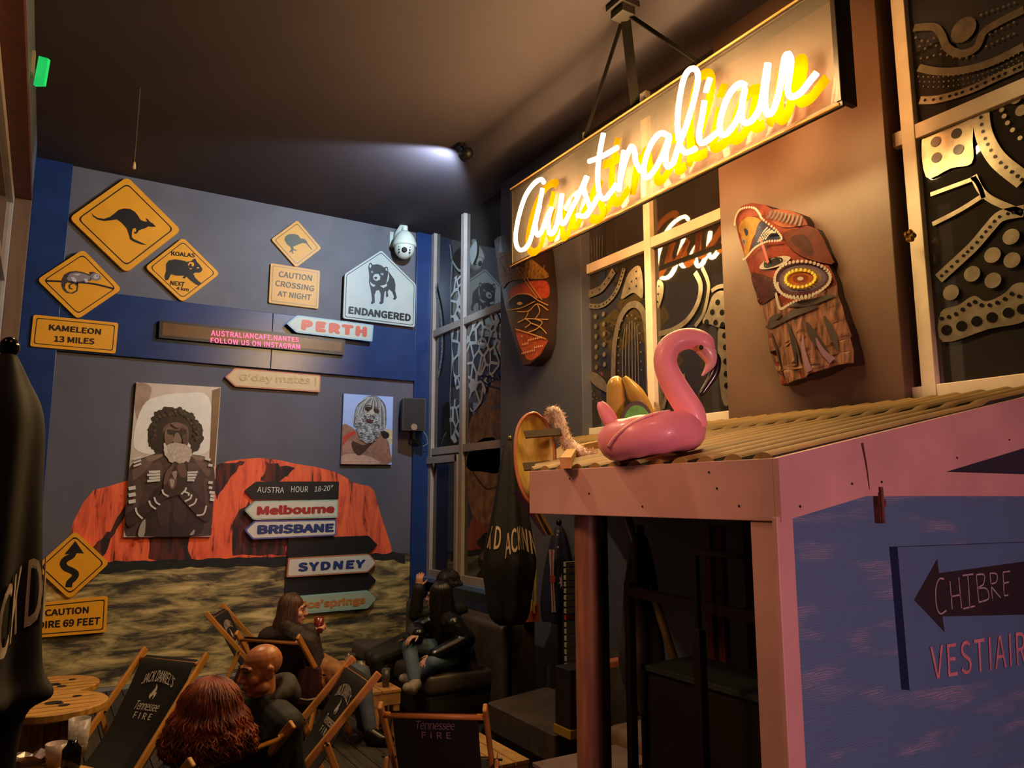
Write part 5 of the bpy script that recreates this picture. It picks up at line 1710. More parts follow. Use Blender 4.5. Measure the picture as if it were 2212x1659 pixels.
# wooden boat-shaped board standing at the far end of the hut
bc = at_d(1156, 988, 4.12)
s_ = (bc - CP).dot(CAMF) / FPX
o = thing('wooden_boat', 'small yellow wooden boat hull with two cross straps standing on end at the hut corner', 'boat', bc)
fwd = (-CAMF * 0.80 + CAMR * 0.36 + Vector((0, 0, 0.50))).normalized()
sid = Vector((fwd.y, -fwd.x, 0)) * -1
axis = Vector((0, 0, 1)) + CAMR * 0.22
axis = (axis - fwd * axis.dot(fwd)).normalized()
sid = axis.cross(fwd).normalized() * -1
if sid.dot(CAMR) < 0:
    sid = -sid
HL, HW, HD = 122 * s_, 50 * s_, 0.05
prof = []
nu_, nv_ = 28, 12
def hull(u, v, k):
    # u along -1..1, v across -1..1
    wdt = HW * (1 - abs(u) ** 2.4) ** 0.6 * (0.92 + 0.08 * u)
    dep = HD * (1 - abs(u) ** 3) ** 0.5
    x = wdt * v
    z = -dep * (1 - abs(v) ** 2.5) + k
    return bc + axis * (HL * u) + sid * x + fwd * z
for nm, k, mat in (('inside', 0.0, M('boat yellow wood', 'd8b048', 0.5, vary=0.25, scale=7, stretch=(3, 3, 0.6))), ('outside', -0.02, M('boat red paint', '8a3a20', 0.4))):
    b = MB()
    vs = [hull(-0.995 + 1.99 * i / nu_, -1 + 2 * j / nv_, k) for i in range(nu_ + 1) for j in range(nv_ + 1)]
    b.add(vs, [(i * (nv_ + 1) + j, i * (nv_ + 1) + j + 1, (i + 1) * (nv_ + 1) + j + 1, (i + 1) * (nv_ + 1) + j) for i in range(nu_) for j in range(nv_)], mat)
    b.build(nm + '_hull', o, True)
b = MB()
rim = [hull(-0.995 + 1.99 * i / nu_, -1, 0.0) for i in range(nu_ + 1)] + [hull(0.995 - 1.99 * i / nu_, 1, 0.0) for i in range(nu_ + 1)]
b.tube(rim + [rim[0]], 0.010, M('boat orange rim', 'b0602a', 0.4), 8)
b.build('rim', o, True)
for u in (0.45, -0.25):
    wdt = HW * (1 - abs(u) ** 2.4) ** 0.6
    q = [bc + axis * (HL * u + 0.03 * t) + sid * (wdt * t) + fwd * (0.012 + 0.02 * (t + 1)) for t in (-0.6, 0.1, 0.7, 1.15)]
    b = MB()
    for i in range(3):
        b.bar(q[i], q[i + 1], 0.045, 0.012, M('boat strap', '4a3418', 0.5), up=fwd)
    b.build('cross_strap', o)
pl = at_d(1207, 1008, 4.05)
MB().bar(at_d(1200, 1022, 3.98), at_d(1222, 978, 3.98), 0.035, 0.02, M('raw batten', 'b08848', 0.7, vary=0.15, scale=8)).build('paddle_handle', o)
# striped paddle blade below the hull
b = MB()
q1, q2 = at_d(1128, 1062, 4.30), at_d(1180, 1156, 4.30)
for o1, o2, nm, col in ((-0.055, 0.0, 'purple', '5a3a5c'), (0.0, 0.020, 'yellow', 'a88c38'), (0.020, 0.030, 'dark', '2a2a20'), (0.030, 0.046, 'yellow', 'a88c38')):
    m_ = M('paddle ' + nm, col, 0.4)
    vs = [p + CAMR * oo - CAMF * dz for p in (q1, q2) for dz in (0.0, 0.02) for oo in (o1 * (1.0 if p is q1 else 0.35), o2)]
    b.add(vs, [(0, 1, 3, 2), (4, 6, 7, 5), (2, 3, 7, 6), (0, 4, 5, 1), (0, 2, 6, 4), (1, 5, 7, 3)], m_)
b.build('striped_paddle', o)

# ------------------------------------------------------------------ folded parasols
m_par = M('black parasol cloth', '17110f', 0.75, vary=0.2, scale=6)
m_steel = M('dark pole metal', '1c1816', 0.4, 0.6)
def parasol(nm, label, x, y, ztop, prof, polez, texts, mat, folds=7, phase=0.4, knob='2a2826', br=0.24):
    o = thing(nm, label, 'parasol', (x, y, 0))
    def wob(a, z):
        t = (ztop - z) / (ztop - prof[-1][1])
        return 1 + (0.05 + 0.17 * t) * math.cos(folds * a + phase + 1.3 * math.sin(a)) + 0.05 * math.sin(3 * a + z * 3)
    pr = [(r, z) for r, z in reversed(prof)]
    q = catmull(pr, 6)
    cl = MB().lathe((x, y, 0), q, mat, 72, wob=wob).build('cloth', o, True)
    MB().lathe((x, y, 0), [(0.020, polez), (0.020, ztop - 0.05)], m_steel, 12).build('pole', o, True)
    MB().ell((x, y, ztop + 0.022), (0.026, 0.026, 0.03), M('knob ' + knob, knob, 0.15, 0.8), nu=14, nv=10).build('finial', o, True)
    MB().lathe((x, y, 0), [(br, 0.0), (br, 0.05), (0.05, 0.08), (0.03, 0.3)], m_steel, 24).build('base', o)
    def surf(a, z):
        for i in range(len(q) - 1):
            if q[i][1] <= z <= q[i + 1][1]:
                t = (z - q[i][1]) / (q[i + 1][1] - q[i][1])
                r = q[i][0] * (1 - t) + q[i + 1][0] * t
                break
        else:
            r = q[0][0]
        rr = r * wob(a, z) + 0.006
        ax = Vector((0, 0, 1)); xx = ax.orthogonal().normalized(); yy = ax.cross(xx)
        return Vector((x, y, z)) + xx * (rr * math.cos(a)) + yy * (rr * math.sin(a))
    ax = Vector((0, 0, 1)); xx = ax.orthogonal().normalized(); yy = ax.cross(xx)
    tc = Vector((-x, -y, 0)).normalized()
    a0 = math.atan2(tc.dot(yy), tc.dot(xx))
    for txt, c_off, span, z0, z1, arc, mt in texts:
        b = MB()
        def fn(u, v):
            a = a0 + c_off + span * (u - 0.5)
            return surf(a, z0 + (z1 - z0) * v + arc * (1 - (2 * u - 1) ** 2))
        text_fn(b, txt, fn, mt, 0.006, 1.0)
        b.build('lettering', cl)
    return o
m_pw = M('parasol print white', 'cdb8a4', 0.7)
m_pw2 = M('parasol print warm white', 'd8b48c', 0.7)
parasol('folded_parasol', 'closed black parasol cut off by the left edge of the photo', -0.115, 2.55, 2.40, [(0.02, 2.40), (0.055, 2.33), (0.098, 2.22), (0.105, 2.0), (0.115, 1.75), (0.125, 1.55), (0.150, 1.47), (0.10, 1.42), (0.085, 1.25)], 0.08,
        [("JACK DANIEL'S", 1.25, 3.0, 1.44, 1.63, 0.22, m_pw)], m_par, 6, 1.0)
cpx = at_d(1101, 1100, 6.78)
parasol('folded_parasol', 'closed black parasol with white lettering standing by the hut corner', cpx.x, cpx.y, 2.50, [(0.02, 2.50), (0.05, 2.44), (0.085, 2.3), (0.13, 2.0), (0.17, 1.75), (0.20, 1.55), (0.21, 1.40), (0.18, 1.2), (0.15, 1.0), (0.10, 0.92)], 0.08,
        [("ACK D", -1.0, 1.15, 1.56, 1.76, 0.0, m_pw2), ('ACK INN', 0.55, 1.5, 1.48, 1.68, 0.08, m_pw2)], m_par, 7, 0.2, '8a7a50')
fpx = at_d(1208, 1200, 6.75)
fo = parasol('folded_parasol', 'closed navy flag parasol with red cross and white star behind the bamboo post', fpx.x, fpx.y, 1.76, [(0.02, 1.76), (0.06, 1.68), (0.10, 1.5), (0.125, 1.3), (0.135, 1.1), (0.12, 0.95)], 0.08, [], M('flag navy cloth', '141730', 0.7, vary=0.15, scale=6), 6, 0.8, br=0.15)
FW = Fr((fpx.x, fpx.y, 0), CAMR, (0, 0, 1), -CAMF)
b = MB()
m_fw, m_fr = M('flag pink white', 'c0989a', 0.7), M('flag red', 'a83838', 0.7)
FC = lambda p: FW.pxs([(980 + x / 3.318, 860 + y / 3.318) for x, y in p], 0.15)
for p, wd, mt in (([(690, 1085), (702, 1280), (712, 1535)], 0.022, m_fw), ([(716, 1085), (710, 1280), (725, 1535)], 0.016, m_fw), ([(703, 1085), (706, 1290), (718, 1535)], 0.012, m_fr)):
    b.ribbon(FW, FC(p), wd, 0.152, mt, 5)
b.fill(FW, FC([(690, 1270), (726, 1272), (728, 1320), (692, 1322)]), 0.154, m_fr)
st = []
for i in range(14):
    a = math.pi / 2 + i * math.pi / 7
    r = 52 if i % 2 == 0 else 20
    st.append((772 + r * 0.42 * math.cos(a), 1315 - r * 1.2 * math.sin(a)))
b.fill(FW, FC(st), 0.153, m_fw)
for x, y in ((748, 1068), (744, 980), (752, 955)):
    b.disc(FW, FC([(x, y)])[0], 0.010, 0.14, m_fw, 7)
b.build('flag_print', fo)
# dark parasol with white emblem seen under the hut roof
p4 = at_d(1385, 1240, 4.35)
o4 = parasol('folded_parasol', 'closed black parasol with a small white emblem seen inside the hut opening', p4.x, p4.y, 1.80, [(0.02, 1.80), (0.05, 1.74), (0.085, 1.55), (0.10, 1.3), (0.11, 1.1), (0.05, 0.85)], 0.08, [], m_par, 6, 0.5, br=0.15)
F4 = Fr((p4.x, p4.y, 0), CAMR, (0, 0, 1), -CAMF)
b = MB()
for q in ([(1356, 1170), (1363, 1178), (1372, 1176), (1368, 1186), (1362, 1190), (1356, 1180)], [(1364, 1192), (1369, 1200), (1366, 1208), (1362, 1204)]):
    b.fill(F4, F4.pxs(q, 0.10), 0.10, m_fw)
b.build('emblem', o4)
# leaning yellow bamboo pole inside
o = thing('leaning_pole', 'long yellow bamboo pole leaning inside the hut opening', 'pole', at_d(1424, 1330, 4.3))
qa, qb = at_d(1356, 1118, 4.45), at_d(1424, 1325, 4.25)
dv = (qb - qa).normalized()
MB().tube([qa - dv * 0.25, qb, qb + dv * ((qb.z - 0.01) / -dv.z)], 0.022, M('yellow bamboo', '8a7030', 0.5, vary=0.2, scale=6), 10).build('pole', o, True)
# orange plank
o = thing('bench_plank', 'orange lit wooden plank on the bench behind the bamboo post', 'plank', at_d(1375, 1420, 4.6))
MB().bar(at_d(1312, 1434, 4.75), at_d(1436, 1410, 4.75), 0.12, 0.03, M('plank orange wood', '9a5a34', 0.6, vary=0.2, scale=8)).build('plank', o)
# ------------------------------------------------------------------ timber things on the deck
m_wood = M('pale spool wood', 'b8863c', 0.6, vary=0.3, scale=6, stretch=(1, 5, 1), bump=0.1)
m_wood2 = M('worn drum wood', '7a5430', 0.7, vary=0.35, scale=6, stretch=(5, 5, 0.5))
def spool(label, x, y, r, z):
    o = thing('cable_spool_table', label, 'table', (x, y, 0))
    MB().lathe((x, y, 0), [(r - 0.006, z - 0.045), (r, z - 0.038), (r, z - 0.006), (r - 0.006, z)], m_wood, 40).build('top_disc', o)
    MB().lathe((x, y, 0), [(r - 0.006, 0.0), (r, 0.006), (r, 0.04), (r - 0.006, 0.045)], m_wood, 40).build('bottom_disc', o)
    b = MB()
    for i in range(14):
        a, a2 = 2 * math.pi * i / 14 + 0.01, 2 * math.pi * (i + 1) / 14 - 0.01
        rr = r * 0.58
        b.add([(x + rr * math.cos(t) * k, y + rr * math.sin(t) * k, zz) for zz in (0.045, z - 0.045) for k in (1, 0.9) for t in (a, a2)], [(0, 1, 5, 4), (2, 6, 7, 3), (0, 4, 6, 2), (1, 3, 7, 5)], m_wood2)
    b.build('drum', o)
    b = MB()
    F0 = Fr((x, y, z), (1, 0, 0), (0, 1, 0), (0, 0, 1))
    for p, rr in (((0, 0), 0.045), ((0.05, -0.09), 0.03), ((-0.14, 0.05), 0.025), ((0.12, 0.1), 0.025), ((0.03, -0.035), 0.02)):
        b.disc(F0, p, rr, 0.0015, M('bolt hole', '1a0e08', 0.9), 16)
    for k in range(5):
        b.box((x - r * 0.8 * math.cos((k - 2) * 0.35), y + (k - 2) * r * 0.33 - 0.002, z + 0.0004), (x + r * 0.8 * math.cos((k - 2) * 0.35), y + (k - 2) * r * 0.33 + 0.002, z + 0.001), m_wood2)
    b.build('bolt_holes', o)
    return o
spool('cable spool table nearer the viewer of the pair beside the deck chair', 0.138, 5.21, 0.276, 0.85)
spool('cable spool table nearer the mural of the pair beside the deck chair', 0.16, 6.45, 0.29, 0.70)
spool('dark cable spool table with cups at the bottom left corner', 0.0, 3.60, 0.30, 0.90)
def lowtable(nm, label, lo, hi, mat, slats=4):
    o = thing(nm, label, 'table', ((lo[0] + hi[0]) / 2, (lo[1] + hi[1]) / 2, 0))
    b = MB()
    n = slats
    for i in range(n):
        x0 = lo[0] + (hi[0] - lo[0]) * i / n
        x1 = lo[0] + (hi[0] - lo[0]) * (i + 1) / n - 0.006
        b.box((x0, lo[1], hi[2] - 0.025), (x1, hi[1], hi[2]), mat)
    b.build('top', o, bevel=0.003)
    MB().box((lo[0] + 0.005, lo[1] + 0.005, hi[2] - 0.12), (hi[0] - 0.01, hi[1] - 0.005, hi[2] - 0.026), mat).build('apron', o)
    for x in (lo[0] + 0.01, hi[0] - 0.07):
        for y in (lo[1] + 0.01, hi[1] - 0.07):
            MB().box((x, y, 0.0), (x + 0.055, y + 0.055, hi[2] - 0.12), mat).build('leg', o)
    return o
m_pal = M('pallet pine', 'b88c4c', 0.65, vary=0.2, scale=6, stretch=(4, 1, 1))
m_cra = M('crate pine', 'a8793e', 0.65, vary=0.25, scale=8)
lowtable('low_table', 'low pine slatted table right of the nearest black deck chair', (2.36, 4.33, 0), (2.78, 4.98, 0.35), m_pal, 4)
lowtable('crate_table', 'small pine crate table carrying the red drink', (2.44, 6.2, 0), (2.70, 6.5, 0.41), m_cra, 3)
lowtable('crate_table', 'low crate table with two beer glasses close to the mural', (2.3, 7.0, 0), (2.72, 7.4, 0.44), m_cra, 4)
q = at_z(1262, 1640, 0.42)
lowtable('low_table', 'pale topped low table at the foot of the bamboo post', (q.x - 0.3, q.y - 0.25, 0), (q.x + 0.35, q.y + 0.12, 0.42), M('pale marble top', '8d7a70', 0.35, vary=0.2, scale=5), 1)
# drinks
m_clear = M('clear glass', 'e8e4e0', 0.05)
m_clear.node_tree.nodes['Principled BSDF'].inputs['Transmission Weight'].default_value = 0.95
def drink(nm, label, p, r, h, fill, liquid, foam=None, group=None, taper=0.82):
    o = thing(nm, label, 'glass', p)
    MB().lathe(p, [(r * taper, 0.0), (r, h), (r * 0.94, h - 0.001), (r * taper * 0.92, 0.008)], m_clear, 20).build('glass', o, True)
    MB().lathe(p, [(r * taper * 0.9, 0.009), (r * (taper + (1 - taper) * fill) * 0.92, h * fill)], liquid, 20).build('drink', o, True)
    if foam:
        MB().lathe(p, [(r * (taper + (1 - taper) * fill) * 0.92, h * fill), (r * 0.93, h * fill + 0.015)], foam, 20).build('foam', o, True)
    return o
m_beer = M('dark beer', '6a3a18', 0.2)
m_reddr = M('red drink', 'b02840', 0.25, coat=0.5)
m_foam = M('beer foam', 'd8c8a8', 0.8)
p = at_z(755, 1447, 0.44); p.z = 0.44
drink('beer_glass', 'round beer glass left of the pair close to the mural', p, 0.05, 0.14, 0.55, m_beer, m_foam)
p = at_z(778, 1462, 0.44); p.z = 0.44
drink('beer_glass', 'pale beer glass right of the pair close to the mural', p, 0.042, 0.13, 0.7, M('pale beer', 'b89a68', 0.25), m_foam)
p = at_z(833, 1484, 0.41); p.z = 0.41
drink('drink_glass', 'tall glass of red drink on the pine crate table', p, 0.036, 0.15, 0.85, m_reddr)
p = at_z(166, 1634, 0.90); p.z = 0.90
_keep, m_clear = m_clear, M('frosted plastic', 'd8cec8', 0.25)
_pb = m_clear.node_tree.nodes['Principled BSDF']
_pb.inputs['Alpha'].default_value = 0.45
o = drink('plastic_cup', 'tall clear plastic cup of ice on the table at bottom left', p, 0.044, 0.155, 0.3, M('pale juice', 'c8a860', 0.3), None)
m_clear = _keep
b = MB()
for i in range(14):
    a = i * 2.4
    b.ell(p + Vector((0.024 * math.cos(a), 0.024 * math.sin(a), 0.05 + i * 0.0065)), (0.015, 0.013, 0.012), M('ice cube', 'd8ccc4', 0.15), nu=6, nv=4)
b.build('ice', o)
p = at_z(118, 1655, 0.90); p.z = 0.90
o = thing('plastic_cup', 'short pale plastic cup in front of the iced cup', 'glass', p)
MB().lathe(p, [(0.032, 0), (0.042, 0.09), (0.038, 0.09), (0.03, 0.006)], M('cloudy plastic', 'b09a90', 0.25), 20).build('cup', o, True)
p = at_z(86, 1650, 0.90); p.z = 0.90
o = thing('foil_wrapper', 'crumpled shiny foil wrapper beside the pale cup', 'wrapper', p)
b = MB()
rnd = random.Random(5)
vs = [(p.x + 0.085 * i / 6 * 2 - 0.085, p.y + 0.05 * j / 4 * 2 - 0.05, p.z + 0.004 + rnd.random() * 0.05) for i in range(7) for j in range(5)]
b.add(vs, [(i * 5 + j, (i + 1) * 5 + j, (i + 1) * 5 + j + 1, i * 5 + j + 1) for i in range(6) for j in range(4)], M('crumpled foil', 'b8a8a4', 0.25, 0.8))
b.build('foil', o)
p = at_z(152, 1662, 0.90); p.z = 0.90
o = thing('dark_bottle', 'short dark bottle between the pale cup and the iced cup', 'bottle', p)
MB().lathe(p, [(0.034, 0), (0.036, 0.01), (0.036, 0.08), (0.02, 0.1), (0.018, 0.115)], M('dark bottle glass', '0c0a0a', 0.15), 18).build('bottle', o, True)
# ------------------------------------------------------------------ sofas
m_lea = M('grey brown leather', '4a4038', 0.42, vary=0.2, scale=6, bump=0.06)
m_lea2 = M('tan worn leather', '7d6850', 0.5, vary=0.25, scale=5, bump=0.06)
def softbox(lo, hi, name, parent, mat, bv=0.05):
    o = MB().box(lo, hi, mat).build(name, parent, True, bevel=bv)
    o.modifiers['bevel'].segments = 4
    return o
o = thing('sofa', 'dark leather sofa under the window carrying the woman with long black hair', 'sofa', (3.3, 7.0, 0))
softbox((2.96, 6.22, 0.30), (3.62, 8.2, 0.47), 'seat', o, m_lea, 0.045)
softbox((2.98, 6.24, 0.06), (3.60, 8.18, 0.298), 'base', o, M('sofa base', '1c1613', 0.7), 0.02)
softbox((3.58, 6.06, 0.06), (3.86, 8.2, 0.87), 'backrest', o, m_lea, 0.06)
o = thing('lounge_seat', 'low leather lounge seat in front of the folded black parasol', 'sofa', (3.4, 5.0, 0))
F0 = Fr((0, 0, 0), (1, 0, 0), (0, 1, 0), (0, 0, 1))
pl = [(3.06, 5.40), (3.74, 5.58), (3.86, 4.95), (3.04, 4.42)]
x_ = MB().prism(F0, round_poly(pl, 0.05), 0.24, 0.42, m_lea).build('seat', o, bevel=0.025)
MB().prism(F0, round_poly([(3.10, 5.36), (3.70, 5.52), (3.8, 4.95), (3.08, 4.5)], 0.04), 0.0, 0.238, M('sofa base', '1c1613', 0.7)).build('base', o)
softbox((3.90, 4.5, 0.0), (4.14, 5.30, 0.80), 'backrest', o, m_lea, 0.09)
o = thing('lounge_seat', 'tan leather lounge seat between the bamboo post and the steel rail', 'sofa', (3.3, 4.1, 0))
softbox((3.33, 3.55, 0.26), (3.98, 4.25, 0.50), 'seat', o, m_lea2, 0.05)
softbox((3.35, 3.58, 0.0), (3.95, 4.22, 0.258), 'base', o, M('sofa base', '1c1613', 0.7), 0.02)
softbox((3.80, 3.62, 0.502), (3.98, 4.25, 0.85), 'backrest', o, m_lea2, 0.08)
# menu box
p = Vector((3.18, 4.62, 0.42))
q = at_d(1247, 1560, 5.45)
p = Vector((q.x, q.y, 0.42))
o = thing('menu_box', 'black menu box on a yellow block left of the bamboo post', 'box', p)
MB().box((p.x - 0.13, p.y - 0.10, 0.421), (p.x + 0.13, p.y + 0.10, 0.48), M('mustard block', '9a7a20', 0.5)).build('block', o, bevel=0.004)
x_ = MB().box((p.x - 0.12, p.y - 0.09, 0.481), (p.x + 0.12, p.y + 0.09, 0.86), M('menu black', '120e0c', 0.5, vary=0.2, scale=6))
x_.build('box', o, bevel=0.006)
# striped shutter stack seen left of the bamboo post
p = at_d(1236, 1300, 6.3)
o = thing('slatted_panel', 'narrow white slatted panel leaning between flag parasol and bamboo post', 'panel', (p.x, p.y, 0))
b = MB()
for i in range(17):
    z = 0.62 + i * 0.052
    b.box((p.x - 0.07, p.y - 0.015, z), (p.x + 0.05 - 0.001 * i, p.y + 0.015, z + 0.036), M('slat red', 'a03028', 0.6) if i == 8 else M('slat white', 'a8a494', 0.6))
b.build('slats', o)
b = MB().box((p.x - 0.075, p.y + 0.016, 0), (p.x - 0.06, p.y + 0.03, 1.52), m_ink)
b.box((p.x + 0.04, p.y + 0.016, 0), (p.x + 0.055, p.y + 0.03, 1.52), m_ink)
b.build('frame', o)
# orange bench front with yellow sticks under the parasol
p = at_d(1120, 1330, 7.4)
o = thing('orange_planter', 'orange planter board with yellow sticks behind the black parasol', 'planter', (p.x, p.y, 0))
PF = Fr((p.x, p.y, 0), CAMR, (0, 0, 1), -CAMF)
b = MB().prism(PF, PF.pxs([(1075, 1348), (1165, 1342), (1165, 1305), (1140, 1298), (1105, 1320), (1088, 1302), (1076, 1320)]), -0.03, 0.0, M('planter orange', '9a4028', 0.6, vary=0.2, scale=6))
b.build('front_board', o)
b = MB()
for x, y0, y1 in ((1121, 1332, 1288), (1148, 1320, 1296), (1157, 1308, 1230), (1154, 1325, 1300)):
    a, c_ = PF.px(x, y0, 0.02), PF.px(x, y1, 0.02)
    b.tube([PF.P(a[0], a[1], 0.02), PF.P(c_[0], c_[1], 0.02)], 0.012, M('yellow stick', 'a88a30', 0.5), 8)
b.build('stick', o)
zb_ = PF.px(1120, 1345)[1]
MB().box((p.x - 0.18, p.y - 0.0, 0.0), (p.x + 0.18, p.y + 0.2, zb_), M('planter shelf', '3a221a', 0.7)).build('plinth', o)
# ------------------------------------------------------------------ deck chairs
m_beech = M('orange beech', 'b87c34', 0.45, vary=0.15, scale=6, stretch=(1, 1, 0.3))
m_canvas = M('black canvas', '16110f', 0.8, vary=0.15, scale=12)
m_print = M('canvas print white', 'd2c4b4', 0.8)
m_print2 = M('canvas print dim', '8a7264', 0.8)
def flame():
    return [(0.42, 0.0), (0.25, 0.15), (0.22, 0.4), (0.32, 0.3), (0.35, 0.5), (0.5, 0.72), (0.46, 1.0), (0.66, 0.8), (0.7, 0.6), (0.62, 0.45), (0.78, 0.5), (0.8, 0.3), (0.72, 0.1), (0.6, 0.0), (0.66, 0.2), (0.55, 0.35), (0.5, 0.15), (0.42, 0.22)]
def deck_chair(label, pa, pb, toward, zt=0.95, front=True, back=None, prints=True, dim=False, s_off=0.10, base=m_canvas):
    A, B = at_z(pa[0], pa[1], zt), at_z(pb[0], pb[1], zt)
    mid = (A + B) / 2
    d = (B - A)
    d.z = 0
    hw = min(max(d.length / 2, 0.25), 0.29)
    d.normalize()
    f = Vector((-d.y, d.x, 0))
    if f.dot(Vector(toward)) < 0:
        f = -f
    wv = (-f).cross(Vector((0, 0, 1)))
    o = thing('deck_chair', label, 'deck chair', (mid.x, mid.y, 0))
    Q = lambda a, y, z: Vector((mid.x, mid.y, 0)) + wv * a + f * y + Vector((0, 0, z))
    for sg in (-1, 1):
        def rail(p, q, wd, th, nm):
            d_ = (q - p).normalized()
            MB().bar(p, q, wd, th, m_beech, up=d_.cross(wv)).build(nm, o, bevel=0.007)
        rail(Q(sg * hw, -0.012, zt + 0.015), Q(sg * hw, 0.86, 0.02), 0.024, 0.046, 'back_rail')
        rail(Q(sg * (hw - 0.04), 0.02, 0.02), Q(sg * (hw - 0.04), 0.96, 0.433), 0.024, 0.046, 'seat_rail')
        rail(Q(sg * (hw + 0.03), 0.30, 0.62), Q(sg * (hw + 0.03), 0.06, 0.02), 0.022, 0.038, 'prop')
        MB().tube([Q(sg * (hw - 0.07), 0.585, 0.275), Q(sg * (hw + 0.05), 0.585, 0.275)], 0.008, m_rail, 8).build('pivot_bolt', o)
        b = MB().tube([Q(sg * (hw - 0.02), 0.30, 0.62), Q(sg * (hw + 0.06), 0.30, 0.62)], 0.007, m_rail, 8)
        b.build('pivot_bolt', o)
    MB().tube([Q(-hw, 0.035, zt - 0.045), Q(hw, 0.035, zt - 0.045)], 0.016, m_beech, 8).build('top_bar', o, True)
    MB().tube([Q(-hw + 0.04, 0.92, 0.415), Q(hw - 0.04, 0.92, 0.415)], 0.016, m_beech, 8).build('front_bar', o, True)
    MB().tube([Q(-hw - 0.04, 0.08, 0.06), Q(hw + 0.04, 0.08, 0.06)], 0.014, m_beech, 8).build('rear_bar', o, True)
    prof = catmull([(0.02, zt - 0.022), (0.07, zt - 0.06), (0.16, 0.72), (0.30, 0.50), (0.46, 0.345), (0.62, 0.27), (0.78, 0.30), (0.92, 0.435)], 7)
    fw = hw - 0.045
    L_ = [0]
    for i in range(1, len(prof)):
        L_.append(L_[-1] + math.dist(prof[i - 1], prof[i]))
    def fab(a, s, off):
        for i in range(len(L_) - 1):
            if s <= L_[i + 1]:
                break
        t = (s - L_[i]) / (L_[i + 1] - L_[i])
        y = prof[i][0] * (1 - t) + prof[i + 1][0] * t
        z = prof[i][1] * (1 - t) + prof[i + 1][1] * t
        ty, tz = prof[i + 1][0] - prof[i][0], prof[i + 1][1] - prof[i][1]
        l = math.hypot(ty, tz)
        ny, nz = -tz / l, ty / l
        return Q(a, y + ny * off, z + nz * off)
    b = MB()
    nn = 34
    for off, rv in ((0.002, 0), (-0.002, 1)):
        vs = [fab(a, L_[-1] * i / nn, off) for i in range(nn + 1) for a in (-fw, -fw / 3, fw / 3, fw)]
        fs = [(i * 4 + j, i * 4 + j + 1, (i + 1) * 4 + j + 1, (i + 1) * 4 + j) for i in range(nn) for j in range(3)]
        b.add(vs, [tuple(reversed(q)) for q in fs] if rv else fs, base)
    slg = b.build('canvas_sling', o, True)
    if prints:
        sg = 1 if front else -1
        off = 0.006 * sg
        mt = m_print2 if dim else m_print
        b = MB()
        def put(u, v, cx, wd, s0, h):
            return fab(sg * (cx + (u - 0.5) * wd), s0 + (1 - v) * h, off)
        def arcf(u, v):
            return put(u, v, 0, 0.27, s_off + 0.045 * (2 * u - 1) ** 2, 0.062 + 0.018 * math.sin(math.pi * u))
        if prints != 'low':
            text_fn(b, "JACK DANIEL'S", arcf, mt, 0.004)
            fl_ = flame()
            tri = tessellate_polygon([[Vector((x, y, 0)) for x, y in fl_]])
            b.add([put(x, y, 0, 0.09, s_off + 0.09, 0.10) for x, y in fl_], [tuple(t) for t in tri], mt)
        text_fn(b, 'Tennessee', lambda u, v: put(u, v, 0.0, 0.20, s_off + 0.205, 0.055), mt, 0.0, 0.95, 0.3)
        text_fn(b, 'FIRE', lambda u, v: put(u, v, 0.0, 0.15, s_off + 0.275, 0.04), mt, 0.004, 1.25)
        b.build('print', slg)
    return o
CH_A = deck_chair('black deck chair with white print facing the viewer beside the spool tables', (312, 1405), (445, 1418), (-1, -0.6, 0))
CH_B = deck_chair('small looking black deck chair nearest the mural with a tilted white print', (447, 1328), (482, 1308), (1, -0.3, 0))
tc_ = Vector((1.73, 5.93, 0.95)); wv_ = Vector((-0.66, 0.75, 0)) * 0.55
def to_px(p):
    q = Vector(p) - CP
    x = q.dot(CAMR); f = q.dot(CAMF)
    dd = f * math.cos(PITCH) + q.z * math.sin(PITCH)
    uu = -f * math.sin(PITCH) + q.z * math.cos(PITCH)
    return (IW / 2 + FPX * x / dd, IH / 2 - FPX * uu / dd)
CH_C = deck_chair('black deck chair seen from behind holding the woman with the red cup', to_px(tc_ + wv_), to_px(tc_), (0.75, 0.66, 0), prints=False)
CH_D = deck_chair('empty black deck chair leaning right with white print between the bald man and the crate', (760, 1425), (815, 1460), (-1, 0, 0))
CH_E = deck_chair('nearest brown black deck chair seen from behind at the bottom left under the red hair', (410, 1652), (628, 1570), (-0.5, 0.8, 0), front=False, s_off=0.07, base=M('brown canvas', '2a1a14', 0.8, vary=0.15, scale=12))
CH_F = deck_chair("black deck chair seen square from behind at the bottom centre", (822, 1528), (1048, 1533), (0.58, 0.81, 0), front=False, dim=True, prints="low", s_off=-0.12)
